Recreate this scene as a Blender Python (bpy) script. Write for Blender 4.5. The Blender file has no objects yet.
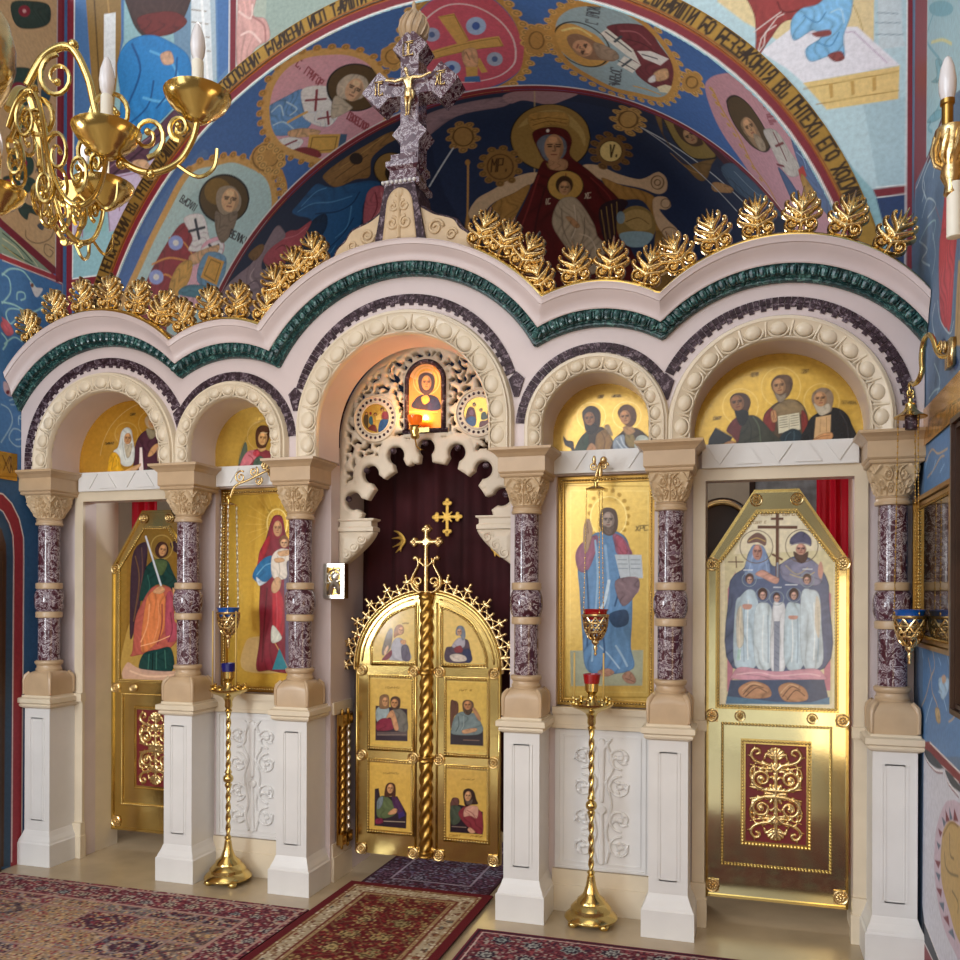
import bpy, bmesh, math, random
import numpy as np
from mathutils import Vector, Matrix
PI = math.pi
sin, cos = math.sin, math.cos
S = bpy.context.scene
COL = S.collection
random.seed(7)

EXPO = 0.0
WORLD = .62
KEY, FILL, CHAN, ALTAR, LAMP, WARM = 82, 40, 14, 170, 4, 20
ARM0 = .29
GOLDM = .6

# ------------------------------------------------------------------ camera
cam_d = bpy.data.cameras.new('camera')
cam = bpy.data.objects.new('camera', cam_d)
COL.objects.link(cam)
cam_d.sensor_width = 36.0
cam_d.lens = 883.46 / 960 * 36
cam_d.shift_y = (594.6 - 480) / 960
cam_d.clip_start = 0.05
cam.matrix_world = (Matrix.Translation((2.047, -5.0, 1.914)) @ Matrix.Rotation(.2982, 4, 'Z')
                    @ Matrix.Rotation(PI / 2, 4, 'X') @ Matrix.Rotation(.0035, 4, 'Z'))
S.camera = cam

# ------------------------------------------------------------------ exposure
vs = S.view_settings
vs.view_transform = 'Standard'
vs.look = 'None'
vs.exposure = EXPO
vs.gamma = 1.0
vs.use_curve_mapping = False

# ------------------------------------------------------------------ world: the nave behind the camera, with its windows
W = bpy.data.worlds.new('nave')
S.world = W
W.use_nodes = True
wt = W.node_tree
wt.nodes.clear()
def wn(t, **k):
    n = wt.nodes.new(t)
    for a, b in k.items(): setattr(n, a, b)
    return n
wo = wn('ShaderNodeOutputWorld'); wb = wn('ShaderNodeBackground')
tc = wn('ShaderNodeTexCoord')
sx = wn('ShaderNodeSeparateXYZ')
wt.links.new(tc.outputs['Generated'], sx.inputs[0])
ramp = wn('ShaderNodeValToRGB')
mr = wn('ShaderNodeMapRange')
mr.inputs[1].default_value = -1; mr.inputs[2].default_value = 1
wt.links.new(sx.outputs['Z'], mr.inputs[0])
wt.links.new(mr.outputs[0], ramp.inputs[0])
e = ramp.color_ramp.elements
e[0].position = 0.0; e[0].color = (.32, .25, .19, 1)
e[1].position = 1.0; e[1].color = (.60, .585, .58, 1)
for p, c in ((.46, (.30, .23, .17, 1)), (.53, (.44, .37, .29, 1)), (.72, (.68, .655, .63, 1))):
    q = e.new(p); q.color = c
prev = ramp.outputs[0]
# windows of the nave, seen only as light and reflections: direction, angular size, colour
for (dx, dy, dz), cz, soft, col in (((-.75, -1, .42), .955, .02, (7, 7.6, 8.4, 1)), ((.35, -1, .5), .965, .02, (5.5, 5.7, 6.0, 1)),
                                    ((-.15, -1, .30), .985, .008, (5, 5.2, 5.4, 1)), ((.8, -1, .12), .975, .015, (4.5, 4.6, 4.7, 1)),
                                    ((0, -.6, 1.0), .97, .02, (3.4, 3.0, 2.4, 1)), ((.06, -1, -.10), .992, .005, (1.9, 1.85, 1.7, 1))):
    v = Vector((dx, dy, dz)).normalized()
    dp = wn('ShaderNodeVectorMath', operation='DOT_PRODUCT')
    wt.links.new(tc.outputs['Generated'], dp.inputs[0]); dp.inputs[1].default_value = v
    m2 = wn('ShaderNodeMapRange', interpolation_type='SMOOTHSTEP')
    m2.inputs[1].default_value = cz - soft; m2.inputs[2].default_value = cz + soft
    wt.links.new(dp.outputs['Value'], m2.inputs[0])
    mx = wn('ShaderNodeMix', data_type='RGBA')
    wt.links.new(m2.outputs[0], mx.inputs[0]); wt.links.new(prev, mx.inputs[6]); mx.inputs[7].default_value = col
    prev = mx.outputs[2]
wt.links.new(prev, wb.inputs['Color'])
wb.inputs['Strength'].default_value = WORLD
wt.links.new(wb.outputs[0], wo.inputs[0])

def area(name, loc, aim, sx_, sy_, power, col):
    d = bpy.data.lights.new(name, 'AREA'); d.shape = 'RECTANGLE'; d.size = sx_; d.size_y = sy_
    d.energy = power; d.color = col
    o = bpy.data.objects.new(name, d); COL.objects.link(o); o.location = loc
    o.rotation_euler = (Vector(aim) - Vector(loc)).to_track_quat('-Z', 'Y').to_euler()
    return o
area('window_light_left', (-2.6, -4.2, 2.0), (.3, .2, .9), .8, 1.2, KEY, (.88, .95, 1.0))
area('window_light_back', (-1.0, -6.6, 2.6), (.3, .3, 1.4), 1.6, 2.6, FILL, (1.0, .96, .90))
area('chandelier_light', (-.1, -2.6, 3.3), (0, 1.2, 5.3), 1.3, 1.3, CHAN, (1.0, .95, .90))
area('warm_side_fill', (2.8, -2.4, 1.3), (-2.6, .15, 1.0), 1.2, 1.6, WARM, (1.0, .74, .43))  # unseen warm fill, added to brighten the faces turned to the right
area('altar_window_light', (.3, 3.6, 3.0), (.2, .6, 1.2), 1.2, 1.6, ALTAR, (1.0, .95, .9))

# ------------------------------------------------------------------ helpers
ORG = {}
def lin(h):
    if isinstance(h, str):
        c = [int(h[i:i + 2], 16) / 255 for i in (0, 2, 4)]
        return tuple(((x + .055) / 1.055) ** 2.4 if x > .04045 else x / 12.92 for x in c)
    return h
def tag(o, label=None, cat=None, group=None, kind=None):
    for k, v in (('label', label), ('category', cat), ('group', group), ('kind', kind)):
        if v: o[k] = v
    return o
def thing(name, label, cat, loc=(0, 0, 0), group=None):
    o = bpy.data.objects.new(name, None); COL.objects.link(o); o.location = loc
    o.empty_display_size = .1
    ORG[o] = Vector(loc)
    return tag(o, label, cat, group)
def children(o): return [c for c in COL.objects if c.parent is o]
def copy_tree(o, parent=None):
    kids = list(o.children)
    c = o.copy(); COL.objects.link(c)
    if parent: c.parent = parent
    for k in kids: copy_tree(k, c)
    return c
class MB:
    def __init__(s): s.v = []; s.f = []; s.c = None
    def add(s, vs, fs):
        b = len(s.v); s.v += [tuple(p) for p in vs]; s.f += [tuple(i + b for i in f) for f in fs]; return s
    def box(s, x0, x1, y0, y1, z0, z1):
        return s.add([(x0, y0, z0), (x1, y0, z0), (x1, y1, z0), (x0, y1, z0), (x0, y0, z1), (x1, y0, z1), (x1, y1, z1), (x0, y1, z1)],
                     [(0, 3, 2, 1), (4, 5, 6, 7), (0, 1, 5, 4), (1, 2, 6, 5), (2, 3, 7, 6), (3, 0, 4, 7)])
    def rings(s, rr, close=True, cap0=True, cap1=True):
        n = len(rr[0]); vs = [p for r in rr for p in r]; fs = []
        m = n if close else n - 1
        for i in range(len(rr) - 1):
            for j in range(m):
                k = (j + 1) % n
                fs.append((i * n + j, i * n + k, (i + 1) * n + k, (i + 1) * n + j))
        if cap0: fs.append(tuple(range(n - 1, -1, -1)))
        if cap1: fs.append(tuple((len(rr) - 1) * n + j for j in range(n)))
        return s.add(vs, fs)
    def lathe(s, prof, cx=0, cy=0, n=24, z=0, sq=None):
        rr = []
        for q in prof:
            r, zz = q[0], q[1]; k = q[2] if len(q) > 2 else 0
            ring = []
            for j in range(n):
                a = 2 * PI * (j + .5) / n
                m = max(abs(cos(a)), abs(sin(a))) ** k
                ring.append((cx + r * cos(a) / m, cy + r * sin(a) / m, z + zz))
            rr.append(ring)
        return s.rings(rr)
    def sqstack(s, prof, cx, cy, y1=None):
        rr = []
        for h, z in prof:
            yb = cy + h if y1 is None else y1
            rr.append([(cx - h, cy - h, z), (cx + h, cy - h, z), (cx + h, yb, z), (cx - h, yb, z)])
        return s.rings(rr)
    def tube(s, pts, r, n=8, cap=True):
        P = [Vector(p) for p in pts]; m = len(P); rr = []
        t0 = None; nrm = None
        for i in range(m):
            t = (P[min(i + 1, m - 1)] - P[max(i - 1, 0)])
            if t.length < 1e-9: t = Vector((0, 0, 1))
            t.normalize()
            if nrm is None:
                nrm = t.orthogonal().normalized()
            else:
                nrm = (nrm - t * nrm.dot(t))
                nrm = nrm.normalized() if nrm.length > 1e-6 else t.orthogonal().normalized()
            b = t.cross(nrm)
            ri = r[i] if isinstance(r, (list, tuple)) else r
            rr.append([P[i] + (nrm * cos(2 * PI * j / n) + b * sin(2 * PI * j / n)) * ri for j in range(n)])
        return s.rings(rr, cap0=cap, cap1=cap)
    def ball(s, c, r, n=10, m=6):
        rx, ry, rz = r if isinstance(r, (list, tuple)) else (r, r, r)
        rr = []
        for i in range(1, m):
            a = PI * i / m - PI / 2
            rr.append([(c[0] + rx * cos(a) * cos(2 * PI * j / n), c[1] + ry * cos(a) * sin(2 * PI * j / n), c[2] + rz * sin(a)) for j in range(n)])
        b = len(s.v); s.rings(rr, cap0=False, cap1=False)
        s.v += [(c[0], c[1], c[2] - rz), (c[0], c[1], c[2] + rz)]
        lo = len(s.v) - 2; hi = lo + 1; L = b + (m - 2) * n
        for j in range(n):
            k = (j + 1) % n
            s.f.append((b + k, b + j, lo)); s.f.append((L + j, L + k, hi))
        return s
    def prism(s, poly, y0, y1):
        n = len(poly)
        vs = [(x, y0, z) for x, z in poly] + [(x, y1, z) for x, z in poly]
        fs = [tuple(range(n)), tuple(range(2 * n - 1, n - 1, -1))] + [((i + 1) % n, i, n + i, n + (i + 1) % n) for i in range(n)]
        return s.add(vs, fs)
    def frame(s, outer, inner, y0, y1):
        n = len(outer)
        vs = []
        for y in (y0, y1):
            vs += [(x, y, z) for x, z in outer] + [(x, y, z) for x, z in inner]
        fs = []
        for i in range(n):
            k = (i + 1) % n
            fs += [(i, k, n + k, n + i), (2 * n + i, 3 * n + i, 3 * n + k, 2 * n + k), (k, i, 2 * n + i, 2 * n + k), (n + i, n + k, 3 * n + k, 3 * n + i)]
        return s.add(vs, fs)
    def grid(s, P):   # P[nu][nv] points
        nu, nv = len(P), len(P[0])
        return s.add([p for r in P for p in r], [(i * nv + j, i * nv + j + 1, (i + 1) * nv + j + 1, (i + 1) * nv + j) for i in range(nu - 1) for j in range(nv - 1)])
    def beads(s, path, sp, r, y, n=6, m=4):
        L = 0; pts = []
        for i in range(len(path) - 1):
            a = Vector(path[i]); b = Vector(path[i + 1]); d = (b - a).length; k = max(1, int(round(d / sp)))
            for j in range(k): pts.append(a.lerp(b, j / k))
        for p in pts: s.ball((p[0], y, p[1]), r, n, m)
        return s
    def xf(s, M):
        s.v = [tuple(M @ Vector(p)) for p in s.v]; return s
    def build(s, name, mat, parent=None, smooth=False, **tags):
        me = bpy.data.meshes.new(name)
        o_ = ORG.get(parent, Vector((0, 0, 0))) if parent else Vector((0, 0, 0))
        V = np.array(s.v, dtype=np.float64)
        if parent is not None: V = V - np.array(o_)
        me.from_pydata(V.tolist(), [], s.f)
        me.materials.append(mat)
        if smooth:
            me.polygons.foreach_set('use_smooth', [True] * len(me.polygons))
            if smooth is not True: me.set_sharp_from_angle(angle=math.radians(smooth))
        me.update()
        o = bpy.data.objects.new(name, me); COL.objects.link(o)
        if parent: o.parent = parent
        ORG[o] = Vector(o_)
        for k, v in tags.items(): o[k] = v
        return o

# ---- shapes cut from distance fields (lace, scrolls, leaves)
def sd_line(X, Z, pts, w0, w1=None):
    w1 = w0 if w1 is None else w1
    d = np.full(X.shape, 9.0); n = len(pts) - 1
    for i in range(n):
        ax, az = pts[i]; bx, bz = pts[i + 1]
        ex, ez = bx - ax, bz - az; L = ex * ex + ez * ez + 1e-12
        t = np.clip(((X - ax) * ex + (Z - az) * ez) / L, 0, 1)
        q = np.hypot(X - ax - t * ex, Z - az - t * ez) - (w0 + (w1 - w0) * (i + t) / n)
        d = np.minimum(d, q)
    return d
def sd_circ(X, Z, cx, cz, r): return np.hypot(X - cx, Z - cz) - r
def sd_box(X, Z, x0, x1, z0, z1): return np.maximum(np.maximum(x0 - X, X - x1), np.maximum(z0 - Z, Z - z1))
def spiral(cx, cz, r0, r1, a0, turns, n=22):
    return [(cx + (r0 + (r1 - r0) * i / n) * cos(a0 + 2 * PI * turns * i / n), cz + (r0 + (r1 - r0) * i / n) * sin(a0 + 2 * PI * turns * i / n)) for i in range(n + 1)]
def bez(p, n=12):
    out = []
    for i in range(n + 1):
        t = i / n; q = [Vector(a) for a in p]
        while len(q) > 1: q = [q[j].lerp(q[j + 1], t) for j in range(len(q) - 1)]
        out.append(tuple(q[0]))
    return out
def crom(p, n=6, closed=False):
    P = [Vector(a) for a in p]; m = len(P); out = []
    for i in range(m if closed else m - 1):
        g = (lambda k: P[k % m]) if closed else (lambda k: P[min(max(k, 0), m - 1)])
        a, b, c, d = g(i - 1), g(i), g(i + 1), g(i + 2)
        for j in range(n):
            t = j / n
            out.append(tuple(.5 * (2 * b + (c - a) * t + (2 * a - 5 * b + 4 * c - d) * t * t + (3 * b - a - 3 * c + d) * t ** 3)))
    if not closed: out.append(tuple(P[-1]))
    return out
def cut(fn, x0, x1, z0, z1, h, yf, yb, relief=0, w=.01, back=False):
    nx = int((x1 - x0) / h) + 2; nz = int((z1 - z0) / h) + 2
    xs = x0 + np.arange(nx) * h; zs = z0 + np.arange(nz) * h
    X, Z = np.meshgrid(xs, zs)
    D = fn(X, Z); D = np.where(np.abs(D) < 1e-6, 1e-6, D)
    mb = MB(); V = mb.v; F = mb.f; idx = {}
    def corner(i, j):
        k = (i, j)
        if k not in idx:
            idx[k] = len(V); V.append((xs[i], yf - relief * math.sqrt(min(1, -D[j, i] / w)) if relief else yf, zs[j]))
        return idx[k]
    cross = set()
    def edge(i, j, k, l):
        q = (i, j, k, l) if (i, j) < (k, l) else (k, l, i, j)
        if q not in idx:
            a, b = D[q[1], q[0]], D[q[3], q[2]]; t = a / (a - b)
            idx[q] = len(V); V.append((xs[q[0]] + t * (xs[q[2]] - xs[q[0]]), yf, zs[q[1]] + t * (zs[q[3]] - zs[q[1]]))); cross.add(idx[q])
        return idx[q]
    In = D < 0
    any4 = In[:-1, :-1] | In[1:, :-1] | In[:-1, 1:] | In[1:, 1:]
    walls = []
    for j, i in zip(*np.nonzero(any4)):
        c = [(i, j), (i + 1, j), (i + 1, j + 1), (i, j + 1)]; poly = []
        for k in range(4):
            a = c[k]; b = c[(k + 1) % 4]; ia = In[a[1], a[0]]; ib = In[b[1], b[0]]
            if ia: poly.append(corner(*a))
            if ia != ib: poly.append(edge(*a, *b))
        if len(poly) >= 3:
            F.append(tuple(poly))
            for k in range(len(poly)):
                a, b = poly[k], poly[(k + 1) % len(poly)]
                if a in cross and b in cross: walls.append((a, b))
    bk = {}
    def dn(a):
        if a not in bk: bk[a] = len(V); V.append((V[a][0], yb, V[a][2]))
        return bk[a]
    nf = len(F)
    for a, b in walls: F.append((b, a, dn(a), dn(b)))
    if back:
        for f in F[:nf]: F.append(tuple(dn(a) for a in reversed(f)))
    return mb

# ------------------------------------------------------------------ materials
MT = {}
def nodes(name):
    m = bpy.data.materials.new(name); m.use_nodes = True; t = m.node_tree
    return m, t, t.nodes['Principled BSDF']
def mk(name, col, rough=.5, metal=0, var=.12, scale=8, bump=0, bscale=60, emit=None, trans=0, coat=0):
    m, t, b = nodes(name); c = lin(col)
    tcn = t.nodes.new('ShaderNodeTexCoord'); nz = t.nodes.new('ShaderNodeTexNoise')
    nz.inputs['Scale'].default_value = scale; nz.inputs['Detail'].default_value = 5
    t.links.new(tcn.outputs['Object'], nz.inputs['Vector'])
    r = t.nodes.new('ShaderNodeValToRGB')
    r.color_ramp.elements[0].position = .3; r.color_ramp.elements[1].position = .7
    r.color_ramp.elements[0].color = tuple(x * (1 - var) for x in c) + (1,)
    r.color_ramp.elements[1].color = tuple(min(1, x * (1 + var * .6)) for x in c) + (1,)
    t.links.new(nz.outputs['Fac'], r.inputs[0]); t.links.new(r.outputs[0], b.inputs['Base Color'])
    b.inputs['Roughness'].default_value = rough; b.inputs['Metallic'].default_value = metal
    if trans: b.inputs['Transmission Weight'].default_value = trans
    if coat: b.inputs['Coat Weight'].default_value = coat
    if emit:
        b.inputs['Emission Color'].default_value = lin(emit[0]) + (1,); b.inputs['Emission Strength'].default_value = emit[1]
    if bump:
        n2 = t.nodes.new('ShaderNodeTexNoise'); n2.inputs['Scale'].default_value = bscale; n2.inputs['Detail'].default_value = 3
        t.links.new(tcn.outputs['Object'], n2.inputs['Vector'])
        bp = t.nodes.new('ShaderNodeBump'); bp.inputs['Strength'].default_value = bump; bp.inputs['Distance'].default_value = .01
        t.links.new(n2.outputs['Fac'], bp.inputs['Height']); t.links.new(bp.outputs[0], b.inputs['Normal'])
    MT[name] = m
    return m
def veined(name, stops, scale, rough, dist=1.5):
    m, t, b = nodes(name)
    tcn = t.nodes.new('ShaderNodeTexCoord'); oi = t.nodes.new('ShaderNodeObjectInfo')
    mp = t.nodes.new('ShaderNodeMapping'); cm = t.nodes.new('ShaderNodeCombineXYZ')
    mu = t.nodes.new('ShaderNodeMath'); mu.operation = 'MULTIPLY'; mu.inputs[1].default_value = 40
    t.links.new(oi.outputs['Random'], mu.inputs[0])
    for i in range(3): t.links.new(mu.outputs[0], cm.inputs[i])
    t.links.new(tcn.outputs['Object'], mp.inputs['Vector']); t.links.new(cm.outputs[0], mp.inputs['Location'])
    nz = t.nodes.new('ShaderNodeTexNoise'); nz.inputs['Scale'].default_value = scale; nz.inputs['Detail'].default_value = 7
    nz.inputs['Roughness'].default_value = .68; nz.inputs['Distortion'].default_value = dist
    t.links.new(mp.outputs[0], nz.inputs['Vector'])
    r = t.nodes.new('ShaderNodeValToRGB'); el = r.color_ramp.elements
    el[0].position, el[0].color = stops[0][0], lin(stops[0][1]) + (1,)
    el[1].position, el[1].color = stops[-1][0], lin(stops[-1][1]) + (1,)
    for p, c in stops[1:-1]: el.new(p).color = lin(c) + (1,)
    t.links.new(nz.outputs['Fac'], r.inputs[0]); t.links.new(r.outputs[0], b.inputs['Base Color'])
    b.inputs['Roughness'].default_value = rough
    MT[name] = m; return m
mk('marble_cream', 'd2c3ab', .32, var=.08, scale=5)
mk('marble_white', 'd6d3d0', .35, var=.06, scale=4)
mk('marble_pale', 'c8b8b6', .38, var=.06, scale=4)
mk('marble_tan', 'b79c7c', .35, var=.08, scale=9)
mk('marble_carved', 'bfa582', .45, var=.10, scale=14, bump=.25, bscale=45)
mk('lace_stone', 'd3c5b0', .5, var=.08, scale=12)
veined('marble_purple', [(.30, '2a151b'), (.42, '4a2630'), (.50, '55363f'), (.53, 'd6cdd2'), (.555, '4e2d38'), (.64, '7a6572'), (.72, '3a1d24')], 14, .12, 2.2)
veined('marble_plum', [(.3, '1a0e14'), (.45, '2c181f'), (.55, '42303a'), (.62, '8a7a82'), (.68, '2a181f')], 30, .5, 1.0)
MT['marble_plum'].node_tree.nodes['Principled BSDF'].inputs['Specular IOR Level'].default_value = .25
veined('marble_green', [(.3, '0c1f1d'), (.48, '18383a'), (.56, '2a5553'), (.66, '6d9a92'), (.74, '1a3c3a')], 26, .25, 1.6)
mk('gold', 'd8bd78', .19, 1, var=.12, scale=6, bump=.06, bscale=22)
mk('gold_mirror', 'd0c79c', .11, 1, var=.08, scale=3, bump=.035, bscale=9)
mk('gold_leaf', 'e2c690', .27, 1, var=.15, scale=30, bump=.12, bscale=70)
mk('gold_dark', 'b08a48', .28, 1, var=.2, scale=20)
mk('gold_matte', 'c9a04c', .45, .75, var=.15, scale=40, bump=.15, bscale=120)
mk('silver', 'cfc8bc', .28, 1, var=.15, scale=40)
mk('velvet', '3a0811', .9, var=.35, scale=3)
mk('red_silk', 'd01226', .45, var=.2, scale=3)
def silk(name):
    m = MT[name]; t = m.node_tree; b = t.nodes['Principled BSDF']; o = [n for n in t.nodes if n.type == 'OUTPUT_MATERIAL'][0]
    tr = t.nodes.new('ShaderNodeBsdfTranslucent'); tr.inputs['Color'].default_value = (.75, .02, .05, 1); mx = t.nodes.new('ShaderNodeMixShader'); mx.inputs[0].default_value = .5
    t.links.new(b.outputs[0], mx.inputs[1]); t.links.new(tr.outputs[0], mx.inputs[2]); t.links.new(mx.outputs[0], o.inputs['Surface'])
silk('red_silk')
mk('enamel_red', '6f1d22', .4, var=.15, scale=20)
mk('glass_blue', '0b4fa0', .08, var=.1, coat=.5)
mk('glass_red', '9a0c16', .08, var=.1, coat=.5)
mk('wax', 'ece6d6', .5, var=.04)
mk('bulb_glass', 'e6e2e4', .15, var=.03, coat=.6)
mk('floor_stone', 'ae9c80', .22, var=.18, scale=2.5)
mk('dark_wood', '3a2418', .35, var=.25, scale=9)
mk('plaster_apse', '8f7f6a', .8, var=.1)  # dark ochre plaster of the apse drum
mk('iron', '8a8f98', .4, .6, var=.1)

# ------------------------------------------------------------------ painted surfaces: colours are laid out in each surface's own measure (mm)
def paint_mat():
    m, t, b = nodes('painted')
    at = t.nodes.new('ShaderNodeAttribute'); at.attribute_name = 'paint'
    tcn = t.nodes.new('ShaderNodeTexCoord'); nz = t.nodes.new('ShaderNodeTexNoise')
    nz.inputs['Scale'].default_value = 38; nz.inputs['Detail'].default_value = 6
    t.links.new(tcn.outputs['Object'], nz.inputs['Vector'])
    mr_ = t.nodes.new('ShaderNodeMapRange'); mr_.inputs[1].default_value = .25; mr_.inputs[2].default_value = .75
    mr_.inputs[3].default_value = .86; mr_.inputs[4].default_value = 1.10
    t.links.new(nz.outputs['Fac'], mr_.inputs[0])
    mx = t.nodes.new('ShaderNodeMix'); mx.data_type = 'RGBA'; mx.blend_type = 'MULTIPLY'; mx.inputs[0].default_value = 1
    t.links.new(at.outputs['Color'], mx.inputs[6]); t.links.new(mr_.outputs[0], mx.inputs[7])
    t.links.new(mx.outputs[2], b.inputs['Base Color'])
    t.links.new(at.outputs['Alpha'], b.inputs['Metallic'])
    b.inputs['Roughness'].default_value = .5; b.inputs['Specular IOR Level'].default_value = .28
    bp = t.nodes.new('ShaderNodeBump'); bp.inputs['Strength'].default_value = .12; bp.inputs['Distance'].default_value = .004
    t.links.new(nz.outputs['Fac'], bp.inputs['Height']); t.links.new(bp.outputs[0], b.inputs['Normal'])
    MT['painted'] = m
    m2 = m.copy(); m2.name = 'painted_gloss'
    m2.node_tree.nodes['Principled BSDF'].inputs['Roughness'].default_value = .24
    m2.node_tree.nodes['Principled BSDF'].inputs['Coat Weight'].default_value = .35
    m2.node_tree.nodes['Principled BSDF'].inputs['Coat Roughness'].default_value = .1
    MT['painted_gloss'] = m2
    m3 = m.copy(); m3.name = 'wool'; m3.node_tree.nodes['Principled BSDF'].inputs['Roughness'].default_value = .95
    for n in m3.node_tree.nodes:
        if n.type == 'TEX_NOISE': n.inputs['Scale'].default_value = 160
        if n.type == 'BUMP': n.inputs['Strength'].default_value = .5
    MT['wool'] = m3
paint_mat()
def smooth_pts(P, n=5):
    P = np.asarray(P, float); m = len(P); out = []
    for i in range(m):
        a, b, c, d = P[i - 1], P[i], P[(i + 1) % m], P[(i + 2) % m]
        for j in range(n):
            t = j / n
            out.append(.5 * (2 * b + (c - a) * t + (2 * a - 5 * b + 4 * c - d) * t * t + (3 * b - a - 3 * c + d) * t ** 3))
    return np.array(out)
def poly_sd(X, Z, P):
    d = np.full(X.shape, 1e9); ins = np.zeros(X.shape, bool); n = len(P)
    for i in range(n):
        ax, az = P[i - 1]; bx, bz = P[i]
        ex, ez = bx - ax, bz - az
        t = np.clip(((X - ax) * ex + (Z - az) * ez) / (ex * ex + ez * ez + 1e-9), 0, 1)
        d = np.minimum(d, (X - ax - t * ex) ** 2 + (Z - az - t * ez) ** 2)
        if az != bz:
            cr = ((az > Z) != (bz > Z)) & (X < (bx - ax) * (Z - az) / (bz - az) + ax); ins ^= cr
    d = np.sqrt(d)
    return np.where(ins, -d, d)
def line_sd(X, Z, P):
    d = np.full(X.shape, 1e9)
    for i in range(len(P) - 1):
        ax, az = P[i]; ex, ez = P[i + 1][0] - ax, P[i + 1][1] - az
        t = np.clip(((X - ax) * ex + (Z - az) * ez) / (ex * ex + ez * ez + 1e-9), 0, 1)
        d = np.minimum(d, (X - ax - t * ex) ** 2 + (Z - az - t * ez) ** 2)
    return np.sqrt(d)
# letters as strokes on a 4 x 6 board
GL = {'А': '0020464202|1333', 'Б': '46060023434223|03', 'В': '000636453313|3341400000', 'Г': '000646', 'Е': '46060040|0333', 'Ж': '0046|0640|2026', 'З': '0636453313|33414000',
      'И': '06004640', 'І': '2026', 'К': '0006|460340', 'Л': '00264640', 'М': '0006234640', 'Н': '0006|4640|0343', 'О': '010526264541200201', 'П': '00064640', 'Р': '0006464303',
      'С': '4606004041', 'Т': '2026|0646', 'У': '06034340|4643', 'Х': '0046|0640', 'Ч': '060343|4640', 'Щ': '060040464|2026', 'Ш': '06004046|2026', 'Ц': '06004046', 'Ю': '0006|0313|15451005',
      'Я': '4046160313|0043', 'Ъ': '0616104043', 'Ь': '06004003', 'Ѣ': '06164|1616104043', 'Д': '00404|0026460', 'Ф': '2026|05450242', 'V': '062046', ':': '2223|2425', '.': '2021'}
def glyph(ch):
    out = []
    for st in GL.get(ch, '').split('|'):
        p = [(int(st[i]) / 4, int(st[i + 1]) / 6) for i in range(0, len(st) - 1, 2)]
        if len(p) > 1: out.append(p)
    return out
def num(t): return [float(x) for x in t.split()]
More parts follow.
